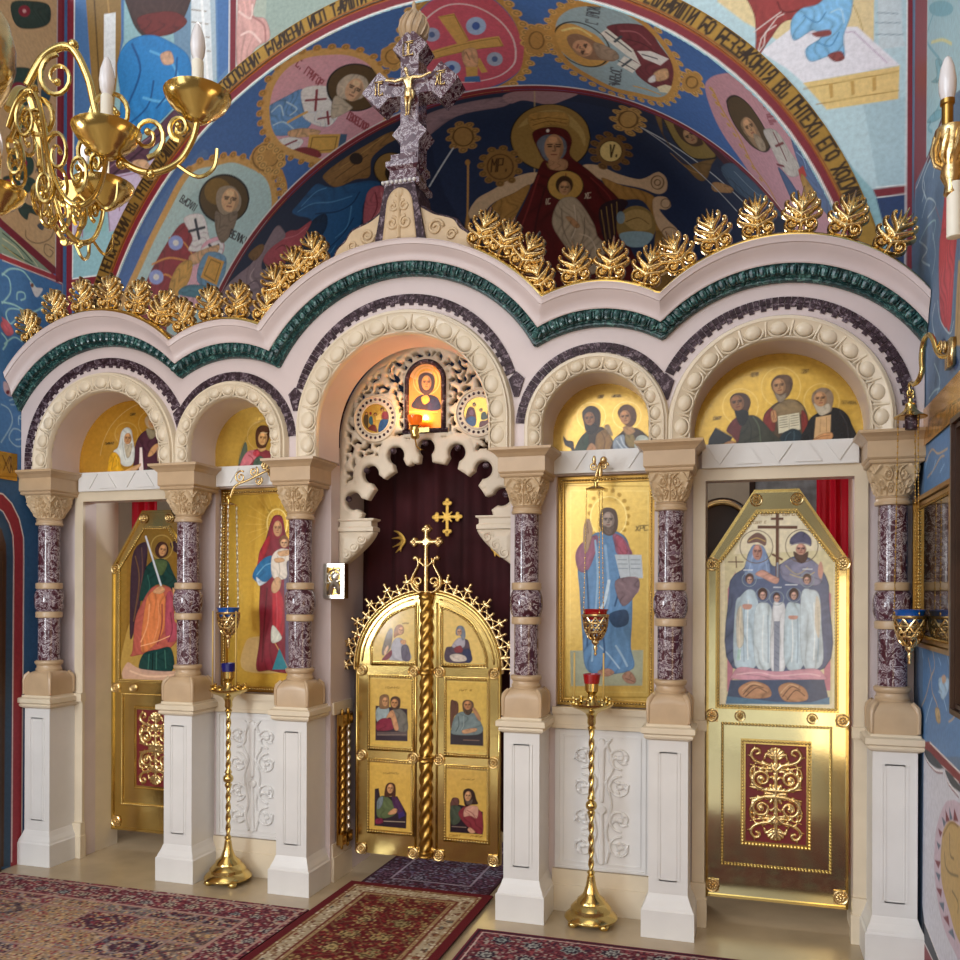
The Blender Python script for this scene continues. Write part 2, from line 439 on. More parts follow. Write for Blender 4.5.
def paint(X, Z, ops, base, cell):
    """X, Z: vertex positions in mm on the surface; returns rgba (alpha: how metallic)"""
    C = np.empty(X.shape + (4,)); C[:] = base
    x0g, x1g = X.min(), X.max()
    def lay(sd_fn, bb, col, al=1.0, folds=0):
        m = (X >= bb[0] - cell * 2) & (X <= bb[1] + cell * 2) & (Z >= bb[2] - cell * 2) & (Z <= bb[3] + cell * 2)
        if not m.any(): return
        x, z = X[m], Z[m]; sd = sd_fn(x, z); a = (np.clip(.5 - sd / cell, 0, 1) * al)[:, None]
        q = np.tile(np.array(col), (len(sd), 1))
        if folds:      # brushed drapery: pleats, modelling towards the rim, a drawn contour
            w, h = bb[1] - bb[0], bb[3] - bb[2]; s = min(w, h); cx, cz = (bb[0] + bb[1]) / 2, (bb[2] + bb[3]) / 2
            v = (z - cz) / (h + 1); t = (x - cx) / (w + 1); ph = cx * .013 + cz * .007
            t = t + .16 * np.sin(v * 4.1 + ph) + .09 * np.sin(v * 9.3 + 4 * t + ph * 2) + .05 * np.sin(v * 17 - 7 * t)
            k = max(2, min(7, s / 60)) * 3.1416; r = np.abs(np.sin(t * k + ph)); am = np.clip(.55 + .6 * np.sin(v * 5 + 3 * t + ph * 3), 0, 1)
            f = 1.03 - .42 * am * (1 - r) ** 2.5 + .22 * (1 - am * .5) * np.clip(r - .78, 0, 1) * 4 * (.5 + .5 * np.sin(v * 7 - ph))
            ow = max(cell * .9, min(9, s * .025))
            f = f * (1 - .38 * np.clip(1 + sd / ow, 0, 1)) * (.90 + .14 * np.clip(-sd / (s * .22 + 1), 0, 1))
            q[:, :3] = np.clip(q[:, :3] * f[:, None], 0, 1)
        C[m] = C[m] * (1 - a) + q * a
    def colr(h):
        g = 0.0; al = 1.0
        k = 1.0
        if '/' in h: h, a_ = h.split('/'); al = float(a_)
        if '*' in h: h, a_ = h.split('*'); k = (float(a_) / 100) ** 2.2
        if h[0] == 'g': g = GOLDM; h = h[1:]
        return tuple(min(1, v * k) for v in lin(h)) + (g,), al
    for ln in ops.strip().split('\n'):
        h, *rest = ln.split('|'); op, col = h.split()[:2]; ex = [float(v) for v in h.split()[2:]]
        c, al = colr(col); P = np.array(num(rest[0])).reshape(-1, 2)
        if op in 'PSO':
            if op != 'P': P = smooth_pts(P)
            bb = (P[:, 0].min(), P[:, 0].max(), P[:, 1].min(), P[:, 1].max())
            lay(lambda x, z: poly_sd(x, z, P), bb, c, al, op == 'S' and min(bb[1] - bb[0], bb[3] - bb[2]) > 8 * cell and c[3] == 0)
        elif op in 'LC':
            if op == 'C' and len(P) > 2: P = np.array(crom([tuple(p) for p in P], 5))
            w = ex[0] / 2
            lay(lambda x, z: line_sd(x, z, P) - w, (P[:, 0].min() - w, P[:, 0].max() + w, P[:, 1].min() - w, P[:, 1].max() + w), c, al)
        elif op == 'B':      # knobs along a closed smooth line: radius, spacing
            Q = smooth_pts(P); r, sp = ex; acc = 0
            for i in range(len(Q)):
                a, b = Q[i - 1], Q[i]; acc += np.hypot(*(b - a))
                if acc >= sp:
                    acc = 0; q = b
                    lay(lambda x, z: np.hypot(x - q[0], z - q[1]) - r, (q[0] - r, q[0] + r, q[1] - r, q[1] + r), c, al)
                    lay(lambda x, z: np.abs(np.hypot(x - q[0], z - q[1]) - r * .5) - r * .13, (q[0] - r, q[0] + r, q[1] - r, q[1] + r), tuple(v * .4 for v in c[:3]) + (0,), .8)
        elif op == 'T':      # words: stroke | x y  dx dy  ux uy | text   (start, full advance, letter height)
            txt = rest[1]; (sx_, sz_), (dx, dz), (ux, uz) = P
            n = len(txt)
            for i, ch in enumerate(txt):
                for st in glyph(ch):
                    G = np.array([(sx_ + dx * (i + u * .74 + .1) / n + ux * v, sz_ + dz * (i + u * .74 + .1) / n + uz * v) for u, v in st])
                    w = ex[0] / 2
                    lay(lambda x, z: line_sd(x, z, G) - w, (G[:, 0].min() - w, G[:, 0].max() + w, G[:, 1].min() - w, G[:, 1].max() + w), c, al)
    return C
def panel(name, key, fn, a0, a1, b0, b1, step, mat='painted', parent=None, mask=None, flip=False, base=None, extra=None):
    """painted sheet: fn(a, b) in metres -> point; drawn from PAINT[key] in mm"""
    na = max(2, int(round((a1 - a0) / step))) + 1; nb = max(2, int(round((b1 - b0) / step))) + 1
    A, B = np.meshgrid(np.linspace(a0, a1, na), np.linspace(b0, b1, nb))
    ops, bs = PAINT.get(key, ('', '888888'))
    g = GOLDM if bs[0] == 'g' else 0.
    col0 = np.array(lin(bs[1:] if g else bs) + (g,))
    C = paint(A * 1000, B * 1000, ops, col0, step * 1000) if ops.strip() else np.tile(col0, A.shape + (1,))
    if key == 'soffit': C[..., :3] = np.clip(C[..., :3] * 1.3, 0, .9)  # soffit paint lightened all over, standing in for light the vault lacks
    if extra: C = extra(A, B, C)
    x, y, z = fn(A, B)
    V = np.stack([x, y, z], -1).reshape(-1, 3)
    if parent is not None: V = V - np.array(ORG[parent])
    I = np.arange(na * nb).reshape(nb, na)
    Q = np.stack([I[:-1, :-1], I[:-1, 1:], I[1:, 1:], I[1:, :-1]], -1)
    if mask is not None:
        k = mask(A, B); keep = k[:-1, :-1] | k[:-1, 1:] | k[1:, 1:] | k[1:, :-1]; Q = Q[keep]
    Q = Q.reshape(-1, 4)
    if flip: Q = Q[:, ::-1]
    used = np.unique(Q); re = np.full(len(V), -1); re[used] = np.arange(len(used))
    V = V[used]; C = C.reshape(-1, 4)[used]; Q = re[Q]
    me = bpy.data.meshes.new(name)
    me.vertices.add(len(V)); me.vertices.foreach_set('co', V.astype(np.float32).ravel())
    me.loops.add(Q.size); me.loops.foreach_set('vertex_index', Q.astype(np.int32).ravel())
    me.polygons.add(len(Q)); me.polygons.foreach_set('loop_start', np.arange(0, Q.size, 4, dtype=np.int32))
    me.update(calc_edges=True)
    at = me.color_attributes.new('paint', 'FLOAT_COLOR', 'POINT')
    at.data.foreach_set('color', C.astype(np.float32).ravel())
    me.polygons.foreach_set('use_smooth', [True] * len(Q))
    me.materials.append(MT[mat])
    o = bpy.data.objects.new(name, me); COL.objects.link(o)
    if parent: o.parent = parent
    ORG[o] = ORG[parent] if parent else Vector((0, 0, 0))
    return o
mk('plaster_nave', 'a8804c', .7, var=.1)
mk('glass_navy', '0a1464', .08, var=.1, coat=.5)
mk('glass_amber', 'd85a10', .1, var=.1, emit=('ff7a18', .35))
mk('candle', 'c9a860', .5, var=.1)
mk('pale_picture', 'b9c6cc', .5, var=.4, scale=14)
mk('case_glass', '6a5c40', .04, .75, var=.4, scale=3)
MT['lit'] = MT['painted_gloss']

# ------------------------------------------------------------------ drawings
PAINT = {}
PAINT['lunette_family_bay'] = ('''C ga8803a/.5 3.1|1760 2879 1792 2975 1898 3130 2022 3229 2206 3257 2365 3222 2483 3150 2580 3049 2646 2899 2656 2836
C ge0c070/.7 5.1|2308 3090 2298 3042 2269 3005 2226 2987 2179 2990 2137 3014 2107 3056 2097 3105 2108 3153 2137 3190 2180 3208 2227 3204 2269 3179 2298 3139 2308 3090
C ge0c070/.7 5.2|2080 2994 2070 2950 2043 2916 2004 2899 1960 2902 1921 2924 1893 2961 1884 3007 1894 3051 1921 3085 1961 3102 2005 3098 2044 3076 2071 3039 2080 2994
C ge0c070/.7 5.0|2512 2996 2502 2954 2477 2921 2439 2904 2398 2907 2360 2928 2334 2965 2325 3009 2335 3052 2361 3085 2398 3102 2440 3098 2477 3076 2503 3040 2512 2996
S 51402d|2108 2928 2144 2984 2205 3021 2285 3019 2330 2972 2350 2897 2346 2781 2164 2775 2144 2845
S 8a7450|2156 2971 2205 3014 2265 3023 2323 2978 2310 2936 2245 2933 2185 2923
S 7c2a22|2107 2925 2144 2982 2170 2945 2170 2854 2139 2856 2118 2879
S 7c2a22|2313 2960 2347 2907 2344 2823 2317 2835
P d6cfb4|2187 2933 2300 2947 2307 2852 2191 2835
L 7d7460 2.1|2245 2939 2249 2844
L 5a523f 3.1|2195 2922 2237 2927
L 5a523f 3.1|2195 2908 2237 2913
L 5a523f 3.1|2196 2895 2237 2899
L 5a523f 3.1|2196 2881 2238 2886
L 5a523f 3.1|2196 2867 2238 2872
L 5a523f 3.1|2254 2929 2295 2934
L 5a523f 3.1|2254 2915 2296 2920
L 5a523f 3.1|2255 2901 2296 2906
L 5a523f 3.1|2255 2888 2297 2893
L 5a523f 3.1|2256 2874 2298 2879
S 1f2f38|2194 2773 2210 2831 2240 2850 2270 2859 2307 2838 2324 2771
C 3d5560 4.1|2224 2782 2235 2819 2255 2839
C 3d5560 4.1|2270 2780 2275 2817 2273 2843
S 6a4e34|2197 3167 2246 3160 2266 3122 2257 3070 2230 3032 2193 3021 2167 3063 2149 3114 2165 3153
S 8d7d66|2171 3070 2200 3050 2233 3063 2221 3022 2195 3011 2177 3035
O b98a5c|2227 3106 2224 3079 2209 3062 2188 3060 2169 3075 2159 3101 2162 3128 2177 3145 2198 3147 2217 3132
O b98a5c*68/.6|2201 3140 2225 3115 2227 3083 2212 3062 2215 3096 2208 3118
O b98a5c*120/.7|2172 3136 2196 3139 2199 3122 2176 3119
L 2a1c14 4.9|2185 3114 2169 3111
L 2a1c14/.9 7.0|2182 3106 2174 3105
L 2a1c14 4.9|2199 3115 2215 3115
L 2a1c14/.9 7.0|2204 3108 2212 3108
C b98a5c*50/.8 4.9|2194 3110 2199 3094 2191 3092
L 7a2f28/.85 4.9|2187 3079 2205 3081
S c08a5a|2148 2957 2162 2970 2177 2959 2182 2907 2156 2903
C 7a4f30 3.1|2160 2966 2166 2935 2164 2913
S 3a3a2e|1975 2909 2021 2946 2068 2941 2108 2906 2154 2845 2199 2780 1980 2777 1964 2834
C 55604a 6.3|2052 2937 2083 2881 2093 2795
C 2a2c24 5.2|2021 2933 2042 2873 2036 2787
S 6e2a28|1905 2865 1933 2917 1968 2940 1992 2913 1982 2855 1969 2796 1933 2836
P 25272a|1844 2887 1940 2827 1923 2795 1802 2776 1807 2821
L 8a7a58 3.2|1848 2882 1940 2825
S 5a3c26|1983 3079 2020 3064 2038 3023 2028 2979 2006 2939 1975 2933 1957 2964 1933 3004 1924 3047 1945 3073
S 1f1a17|1951 2977 1978 2982 2022 2973 2026 2938 2006 2896 1982 2891 1963 2929
O b27c4e|2001 3029 2000 3001 1985 2982 1962 2979 1941 2992 1928 3017 1930 3045 1945 3064 1968 3067 1989 3054
O b27c4e*68/.6|1971 3061 1999 3037 2002 3006 1988 2983 1989 3017 1980 3039
O b27c4e*120/.7|1940 3054 1965 3059 1970 3042 1945 3038
L 1c120c 5.3|1955 3033 1938 3029
L 1c120c/.9 7.6|1953 3025 1944 3023
L 1c120c 5.3|1970 3035 1988 3037
L 1c120c/.9 7.6|1976 3028 1985 3029
C b27c4e*50/.8 5.3|1966 3030 1972 3014 1963 3011
L 7a2f28/.85 5.3|1960 2998 1979 3001
S c08a5a|1894 2793 1933 2807 1969 2785 1965 2774 1907 2775
S 1d1b1c|2343 2876 2364 2917 2414 2947 2482 2967 2543 2935 2575 2872 2586 2772 2324 2776
C 3a3638 4.0|2512 2944 2550 2863 2559 2780
P cfa878|2389 2915 2468 2926 2464 2816 2379 2798
C a07c50 3.0|2414 2903 2411 2830
C a07c50 3.0|2445 2912 2445 2833
S c48e5e|2372 2785 2413 2819 2470 2826 2474 2793 2423 2775
C 7a4f30 3.0|2389 2794 2423 2808 2462 2811
S 8d7760|2373 3053 2414 3079 2460 3068 2481 3025 2475 2973 2465 2940 2414 2928 2392 2957 2367 3006
S bcb09a|2377 2995 2414 2979 2455 2990 2465 2950 2424 2924 2398 2940
O b98a60|2445 3018 2441 2993 2426 2977 2406 2976 2387 2991 2379 3015 2383 3040 2398 3056 2419 3057 2437 3043
O b98a60*68/.6|2421 3051 2444 3027 2444 2997 2429 2977 2433 3009 2428 3030
O b98a60*120/.7|2392 3048 2416 3050 2419 3034 2396 3032
L 2a1c14 4.8|2404 3027 2389 3025
L 2a1c14/.9 6.9|2401 3020 2393 3019
L 2a1c14 4.8|2418 3027 2434 3027
L 2a1c14/.9 6.9|2422 3021 2430 3021
C b98a60*50/.8 4.8|2413 3023 2418 3008 2410 3006
L 7a2f28/.85 4.8|2406 2995 2423 2995
T 4a3a16 3.2|2038 3167 63 4 3 19|ПЕРВЫЙ
T 4a3a16 3.1|2311 3168 61 2 3 19|СВЯТЫЙ
T 4a3a16 3.0|2521 2984 81 -10 3 17|СЕРАФИМЪ
T 4a3a16 3.2|1829 2931 71 0 3 17|СВЯТЫЙ''', 'gc9a146')
PAINT['lunette_book_bay'] = ('''C ge2c47a/.8 4.8|1206 2987 1197 2952 1173 2924 1139 2910 1100 2913 1065 2931 1041 2961 1032 2998 1041 3033 1065 3061 1100 3074 1139 3072 1174 3054 1198 3023 1206 2987
C ge2c47a/.8 4.7|1417 2980 1409 2945 1385 2918 1351 2905 1314 2907 1279 2925 1256 2955 1247 2991 1256 3026 1280 3053 1314 3067 1352 3064 1386 3046 1409 3016 1417 2980
C ga88440/.6 2.7|957 2891 979 2987 1043 3073 1141 3122 1238 3129 1347 3115 1428 3048 1454 2978
S 3a2c20|1042 2782 1056 2851 1084 2897 1168 2927 1209 2904 1250 2840 1264 2784 1260 2757 1035 2768
S 24402c|1017 2769 1028 2824 1063 2878 1098 2890 1105 2834 1091 2766
S 8f6a38|1147 2866 1175 2899 1209 2904 1243 2840 1254 2778 1153 2776
C 6a4a26 5.5|1182 2892 1202 2843 1195 2788
S 3b2418|1067 3027 1099 3054 1141 3050 1172 3017 1175 2968 1168 2927 1133 2888 1091 2897 1074 2954 1064 2996
S 271b16|1081 2950 1112 2937 1144 2949 1154 2914 1126 2885 1098 2897
O a9744a|1139 2981 1136 2957 1121 2941 1102 2941 1084 2954 1076 2978 1079 3002 1094 3017 1114 3018 1131 3004
O a9744a*68/.6|1115 3012 1138 2989 1138 2960 1124 2942 1128 2972 1122 2992
O a9744a*120/.7|1089 3009 1111 3011 1114 2996 1092 2994
L 1c100a 4.5|1100 2989 1085 2987
L 1c100a/.9 6.4|1097 2982 1089 2981
L 1c100a 4.5|1113 2989 1128 2989
L 1c100a/.9 6.4|1117 2983 1125 2983
C a9744a*50/.8 4.5|1109 2985 1113 2971 1105 2969
L 7a2f28/.85 4.5|1101 2958 1118 2959
S c08c60|1091 2793 1115 2830 1140 2818 1153 2783 1112 2778
S 2a1a14|947 2884 971 2855 1007 2846 1014 2811 1021 2773 1007 2773 993 2805 957 2828
S 7a6a5c/.8|1199 2925 1216 2939 1233 2923 1250 2867 1223 2883
S 4a3626|1292 2879 1326 2904 1387 2907 1434 2877 1474 2828 1480 2746 1250 2758 1254 2840
S 8f9aa6|1254 2840 1298 2871 1319 2863 1325 2808 1373 2765 1264 2757
C d4dce2 4.1|1271 2839 1291 2810 1319 2775
C d4dce2 4.1|1298 2858 1312 2816 1353 2773
C 5f6a78 3.4|1285 2852 1305 2809 1339 2770
S 8a7440|1326 2877 1373 2867 1386 2805 1353 2793 1326 2829
S b9bfb0|1387 2846 1427 2864 1474 2828 1481 2759 1386 2778
S b08658|1312 2919 1360 2919 1383 2887 1346 2869 1319 2884
S 6a452a|1278 3010 1306 3046 1347 3048 1380 3020 1390 2975 1380 2935 1353 2916 1319 2932 1292 2968
O c08a5c|1354 2978 1351 2954 1337 2938 1318 2936 1301 2950 1292 2974 1294 2998 1308 3014 1327 3016 1344 3002
O c08a5c*68/.6|1329 3010 1352 2987 1353 2958 1340 2938 1343 2969 1336 2990
O c08a5c*120/.7|1303 3006 1324 3009 1328 2993 1307 2991
L 2a180e 4.4|1315 2985 1300 2983
L 2a180e/.9 6.3|1312 2979 1305 2978
L 2a180e 4.4|1327 2986 1342 2987
L 2a180e/.9 6.3|1332 2980 1340 2980
C c08a5c*50/.8 4.4|1324 2982 1328 2967 1321 2966
L 7a2f28/.85 4.4|1317 2954 1334 2955
S 5a4a3a|1461 2950 1478 2936 1484 2854 1467 2842
T 4a3a16 4.1|1158 3099 53 -2 3 18|СВЯТЫЙ
T 4a3a16 4.1|1237 3100 62 -2 3 15|ІАКОВЪ''', 'gcba552')
PAINT['lunette_angel_bay'] = ('''C ge6c268/.8 6.5|-2129 3048 -2139 3013 -2166 2986 -2205 2972 -2249 2974 -2288 2992 -2315 3022 -2325 3059 -2315 3094 -2287 3121 -2248 3134 -2205 3132 -2166 3114 -2139 3084 -2129 3048
C ge6c268/.8 6.4|-1907 3109 -1918 3069 -1948 3039 -1991 3024 -2040 3027 -2084 3047 -2114 3081 -2125 3121 -2114 3161 -2083 3191 -2039 3206 -1991 3203 -1947 3183 -1917 3149 -1907 3109
C gf0d890/.8 4.1|-2452 2908 -2424 3012 -2351 3127 -2235 3217 -2102 3268 -1980 3275
S 4a2734|-2165 2864 -2156 2960 -2121 3032 -2059 3073 -1981 3061 -1929 2963 -1938 2853 -1999 2783 -2157 2782
C 33182a 6.4|-2112 2995 -2068 2919 -2086 2831
C 6a4250 4.8|-1981 3032 -1955 2964 -1964 2869
S c39062|-2047 2888 -2016 2945 -1972 2973 -1946 2964 -1981 2914 -2016 2887
S a9906c|-2067 3162 -2015 3189 -1972 3171 -1959 3126 -1972 3083 -2033 3079 -2068 3118
S 8d8166|-2059 3084 -2007 3070 -1976 3076 -1985 3025 -2024 3005 -2050 3036
O b98a5c|-1970 3120 -1980 3099 -2000 3088 -2022 3091 -2039 3108 -2043 3131 -2033 3152 -2013 3163 -1991 3160 -1974 3143
O b98a5c*68/.6|-1990 3154 -1970 3128 -1976 3102 -1997 3087 -1985 3115 -1987 3134
O b98a5c*120/.7|-2021 3157 -1995 3154 -1995 3139 -2021 3142
L 2a180e 4.7|-2013 3136 -2030 3138
L 2a180e/.9 6.7|-2018 3130 -2026 3131
L 2a180e 4.7|-1998 3134 -1981 3130
L 2a180e/.9 6.7|-1994 3127 -1986 3125
C b98a5c*50/.8 4.7|-2004 3131 -2002 3116 -2011 3117
L 7a2f28/.85 4.7|-2018 3107 -2000 3104
S c7c8c0|-2339 2932 -2298 2967 -2271 3070 -2226 3101 -2187 3081 -2174 3028 -2156 2923 -2174 2835 -2245 2823 -2299 2870
C 8f9088 4.9|-2262 3018 -2254 2943 -2236 2867
S d29a1c|-2389 2800 -2370 2904 -2325 2928 -2281 2884 -2272 2824 -2237 2778 -2380 2783
C 9a6a10 5.7|-2353 2806 -2339 2872 -2325 2902
C f0c040 4.9|-2308 2796 -2303 2856 -2312 2893
O b58458|-2184 3015 -2192 2992 -2210 2979 -2229 2981 -2244 2998 -2248 3023 -2240 3046 -2222 3059 -2203 3057 -2188 3040
O b58458*68/.6|-2202 3051 -2184 3024 -2189 2995 -2207 2978 -2197 3009 -2199 3030
O b58458*120/.7|-2229 3052 -2207 3051 -2207 3035 -2229 3036
L 2a180e 4.1|-2222 3030 -2237 3031
L 2a180e/.9 5.8|-2226 3023 -2234 3024
L 2a180e 4.1|-2209 3028 -2194 3026
L 2a180e/.9 5.8|-2206 3021 -2198 3020
C b58458*50/.8 4.1|-2214 3025 -2212 3009 -2220 3009
L 7a2f28/.85 4.1|-2226 2998 -2210 2997
S b3a58c|-2245 2987 -2214 2974 -2178 2984 -2192 2902 -2223 2882 -2240 2935
S d0a060|-2263 2783 -2192 2813 -2121 2832 -2104 2824 -2148 2789 -2237 2778
P e6d4cc|-2114 2951 -2095 2950 -2082 2780 -2120 2782
S c59a72|-2192 2798 -2139 2826 -2104 2839 -2113 2813 -2166 2790
P b89a80|-1972 2943 -1938 2949 -1921 2853 -1964 2847
S 46705c|-1921 2882 -1895 2939 -1852 2952 -1818 2906 -1801 2832 -1921 2838
C 2c4c3c 5.6|-1895 2925 -1886 2880 -1891 2844
C 7fa08c 4.8|-1860 2937 -1852 2886 -1856 2842
S 7a5a34|-1946 2942 -1895 2947 -1826 2994 -1834 2973 -1886 2939
S 3a2c26|-2025 2828 -1930 2816 -1921 2764 -2052 2770
S 7a4a3a|-1801 2905 -1741 2888 -1716 2814 -1716 2756 -1793 2759
T 3a2c10 5.7|-2198 3184 71 -3 4 16|СВЯТЫЙ
T 3a2c10 5.8|-2413 2984 81 -1 4 18|ПАФНУТ''', 'gcf9a34')
PAINT['lunette_mother_bay'] = ('''C ge2c47a/.8 4.8|-1000 2977 -1013 2934 -1046 2901 -1095 2884 -1149 2886 -1198 2909 -1231 2946 -1243 2991 -1231 3035 -1197 3068 -1148 3085 -1094 3082 -1045 3059 -1012 3022 -1000 2977
C 5a4a20 4.8|-1312 2790 -1299 2886 -1240 2991 -1150 3076 -1041 3106 -972 3071 -940 3013
S 4f5a4a|-1312 2784 -1299 2863 -1260 2952 -1241 2894 -1267 2782
S 7a3038|-1215 2882 -1150 2901 -1086 2886 -1010 2849 -922 2800 -923 2733 -1306 2749 -1286 2817
S c26c74|-1299 2783 -1273 2850 -1234 2888 -1183 2888 -1163 2856 -1202 2813 -1241 2781
C 8a3038 5.4|-1234 2860 -1202 2836 -1196 2807
S b8404a|-1195 2881 -1163 2890 -1144 2867 -1163 2845 -1196 2858
S a83440|-1048 2851 -1010 2894 -966 2914 -935 2890 -925 2833 -1023 2838
S 4a5a4c|-1196 2779 -1183 2829 -1138 2849 -1100 2808 -1106 2774
S 6a4a2a|-1023 2872 -997 2927 -985 2915 -991 2870
S 5a2a1c|-966 3037 -947 2980 -931 2912 -947 2879 -969 2920
S c59662|-1163 2902 -1125 2917 -1099 2893 -1138 2878
S 4d2c1a|-1182 2993 -1169 3038 -1131 3058 -1086 3047 -1068 3009 -1073 2965 -1093 2921 -1106 2904 -1150 2901 -1175 2925
O cb9a62|-1091 2964 -1100 2938 -1118 2924 -1138 2926 -1154 2944 -1158 2971 -1149 2997 -1131 3011 -1111 3009 -1095 2991
O cb9a62*68/.6|-1110 3002 -1091 2973 -1097 2942 -1115 2923 -1105 2956 -1107 2979
O cb9a62*120/.7|-1138 3003 -1115 3002 -1115 2984 -1138 2986
L 2a160c 4.4|-1130 2979 -1146 2980
L 2a160c/.9 6.3|-1135 2972 -1143 2973
L 2a160c 4.4|-1117 2977 -1101 2975
L 2a160c/.9 6.3|-1114 2970 -1106 2968
C cb9a62*50/.8 4.4|-1122 2974 -1121 2957 -1129 2957
L 7a2f28/.85 4.4|-1135 2945 -1118 2943
L e6c9a0 3.6|-1140 3006 -1092 3003''', 'gcda648')
PAINT['icon_book'] = ('''L ga8873c 7.5|947 2590 1481 2568 1469 1300 950 1284 947 2590
L gd9bc70 6.0|978 2558 1451 2540 1444 1329 977 1316 978 2558
P 8fa39c/.75|978 1570 1425 1584 1420 1369 983 1351
B gb08c3c 13.7 33.5|1210 2556 1278 2523 1323 2454 1331 2378 1308 2310 1255 2270 1163 2272 1117 2315 1094 2384 1102 2461 1141 2528
C ge0c880/.9 7.6|1322 2385 1311 2332 1280 2289 1237 2266 1188 2267 1143 2293 1113 2337 1102 2392 1113 2446 1144 2489 1189 2511 1237 2510 1281 2484 1311 2440 1322 2385
S 5f87b2|1094 2262 1179 2306 1255 2304 1330 2241 1352 2060 1359 1818 1351 1606 1365 1470 1191 1429 1076 1464 1053 1679 1035 1940 1027 2094
S 8f5a72|1008 2148 1032 2217 1102 2269 1148 2273 1132 2169 1085 2063 1031 2063
S 8f5a72|1240 2289 1300 2265 1345 2196 1353 2158 1270 2159 1247 2228
S a5566a|1255 2270 1297 2257 1330 2173 1277 2167
C 8fb2d2 12.3|1132 2246 1147 2031 1131 1756 1114 1511
C 86a9cc 15.2|1194 2214 1216 1939 1200 1817
C c2d6e6 18.3|1216 2000 1192 1878 1162 1817
C 37587f 12.3|1078 2063 1092 1817 1084 1602
C 35557c 10.6|1284 2030 1276 1939 1253 1848
C 9ab8d2 12.1|1260 1605 1298 1545 1328 1485
C a9c3d8 7.6|1161 1603 1222 1543 1282 1469
C 3a5c86 12.2|1177 1695 1191 1573 1176 1451
S 2c3c58/.85|1215 1795 1321 1825 1332 1742 1253 1719
P b9c3cc|1251 2160 1412 2157 1422 2017 1287 2012
L 7f8c98 3.0|1335 2157 1345 2014
L 7f8c98 4.5|1269 2129 1324 2128
L 7f8c98 4.5|1272 2103 1327 2102
L 7f8c98 4.5|1275 2076 1330 2075
L 7f8c98 4.5|1348 2128 1402 2127
L 7f8c98 4.5|1349 2102 1403 2101
L 7f8c98 4.5|1351 2075 1405 2074
S a98a92|1287 2012 1390 2021 1397 1938 1344 1908 1299 1939
S 7f6a72|1254 2000 1390 2014 1382 1923 1299 1848
O 57473f|1157 2383 1171 2436 1213 2448 1255 2428 1270 2372 1264 2311 1232 2277 1194 2281 1163 2318
O 9b8a80|1248 2368 1240 2338 1222 2319 1199 2320 1181 2339 1174 2370 1181 2400 1200 2419 1222 2418 1241 2398
O 9b8a80*68/.6|1224 2410 1247 2378 1244 2342 1225 2319 1234 2358 1229 2384
O 9b8a80*120/.7|1193 2408 1218 2409 1220 2389 1195 2389
L 2c2426 5.1|1204 2382 1186 2381
L 2c2426/.9 7.3|1199 2373 1190 2373
L 2c2426 5.1|1218 2381 1236 2380
L 2c2426/.9 7.3|1223 2373 1231 2372
C 9b8a80*50/.8 5.1|1213 2377 1216 2357 1207 2356
L 7a2f28/.85 5.1|1201 2342 1220 2342
S 6a5a52|1182 2339 1212 2326 1246 2337 1237 2292 1209 2281 1188 2299
S a98a70|1058 2309 1071 2370 1094 2377 1110 2330 1114 2284 1086 2185 1063 2186
C 6a4f3c 4.6|1083 2362 1089 2293
S a07a68|1153 1451 1214 1467 1252 1444 1214 1418 1157 1423
S a07a68|1297 1423 1343 1455 1380 1410 1372 1380 1327 1382
C 6a4a44 4.5|1320 1409 1369 1392
T 6a5a30 6.0|1373 2301 78 4 3 30|ХРС''', 'gcfae5e')
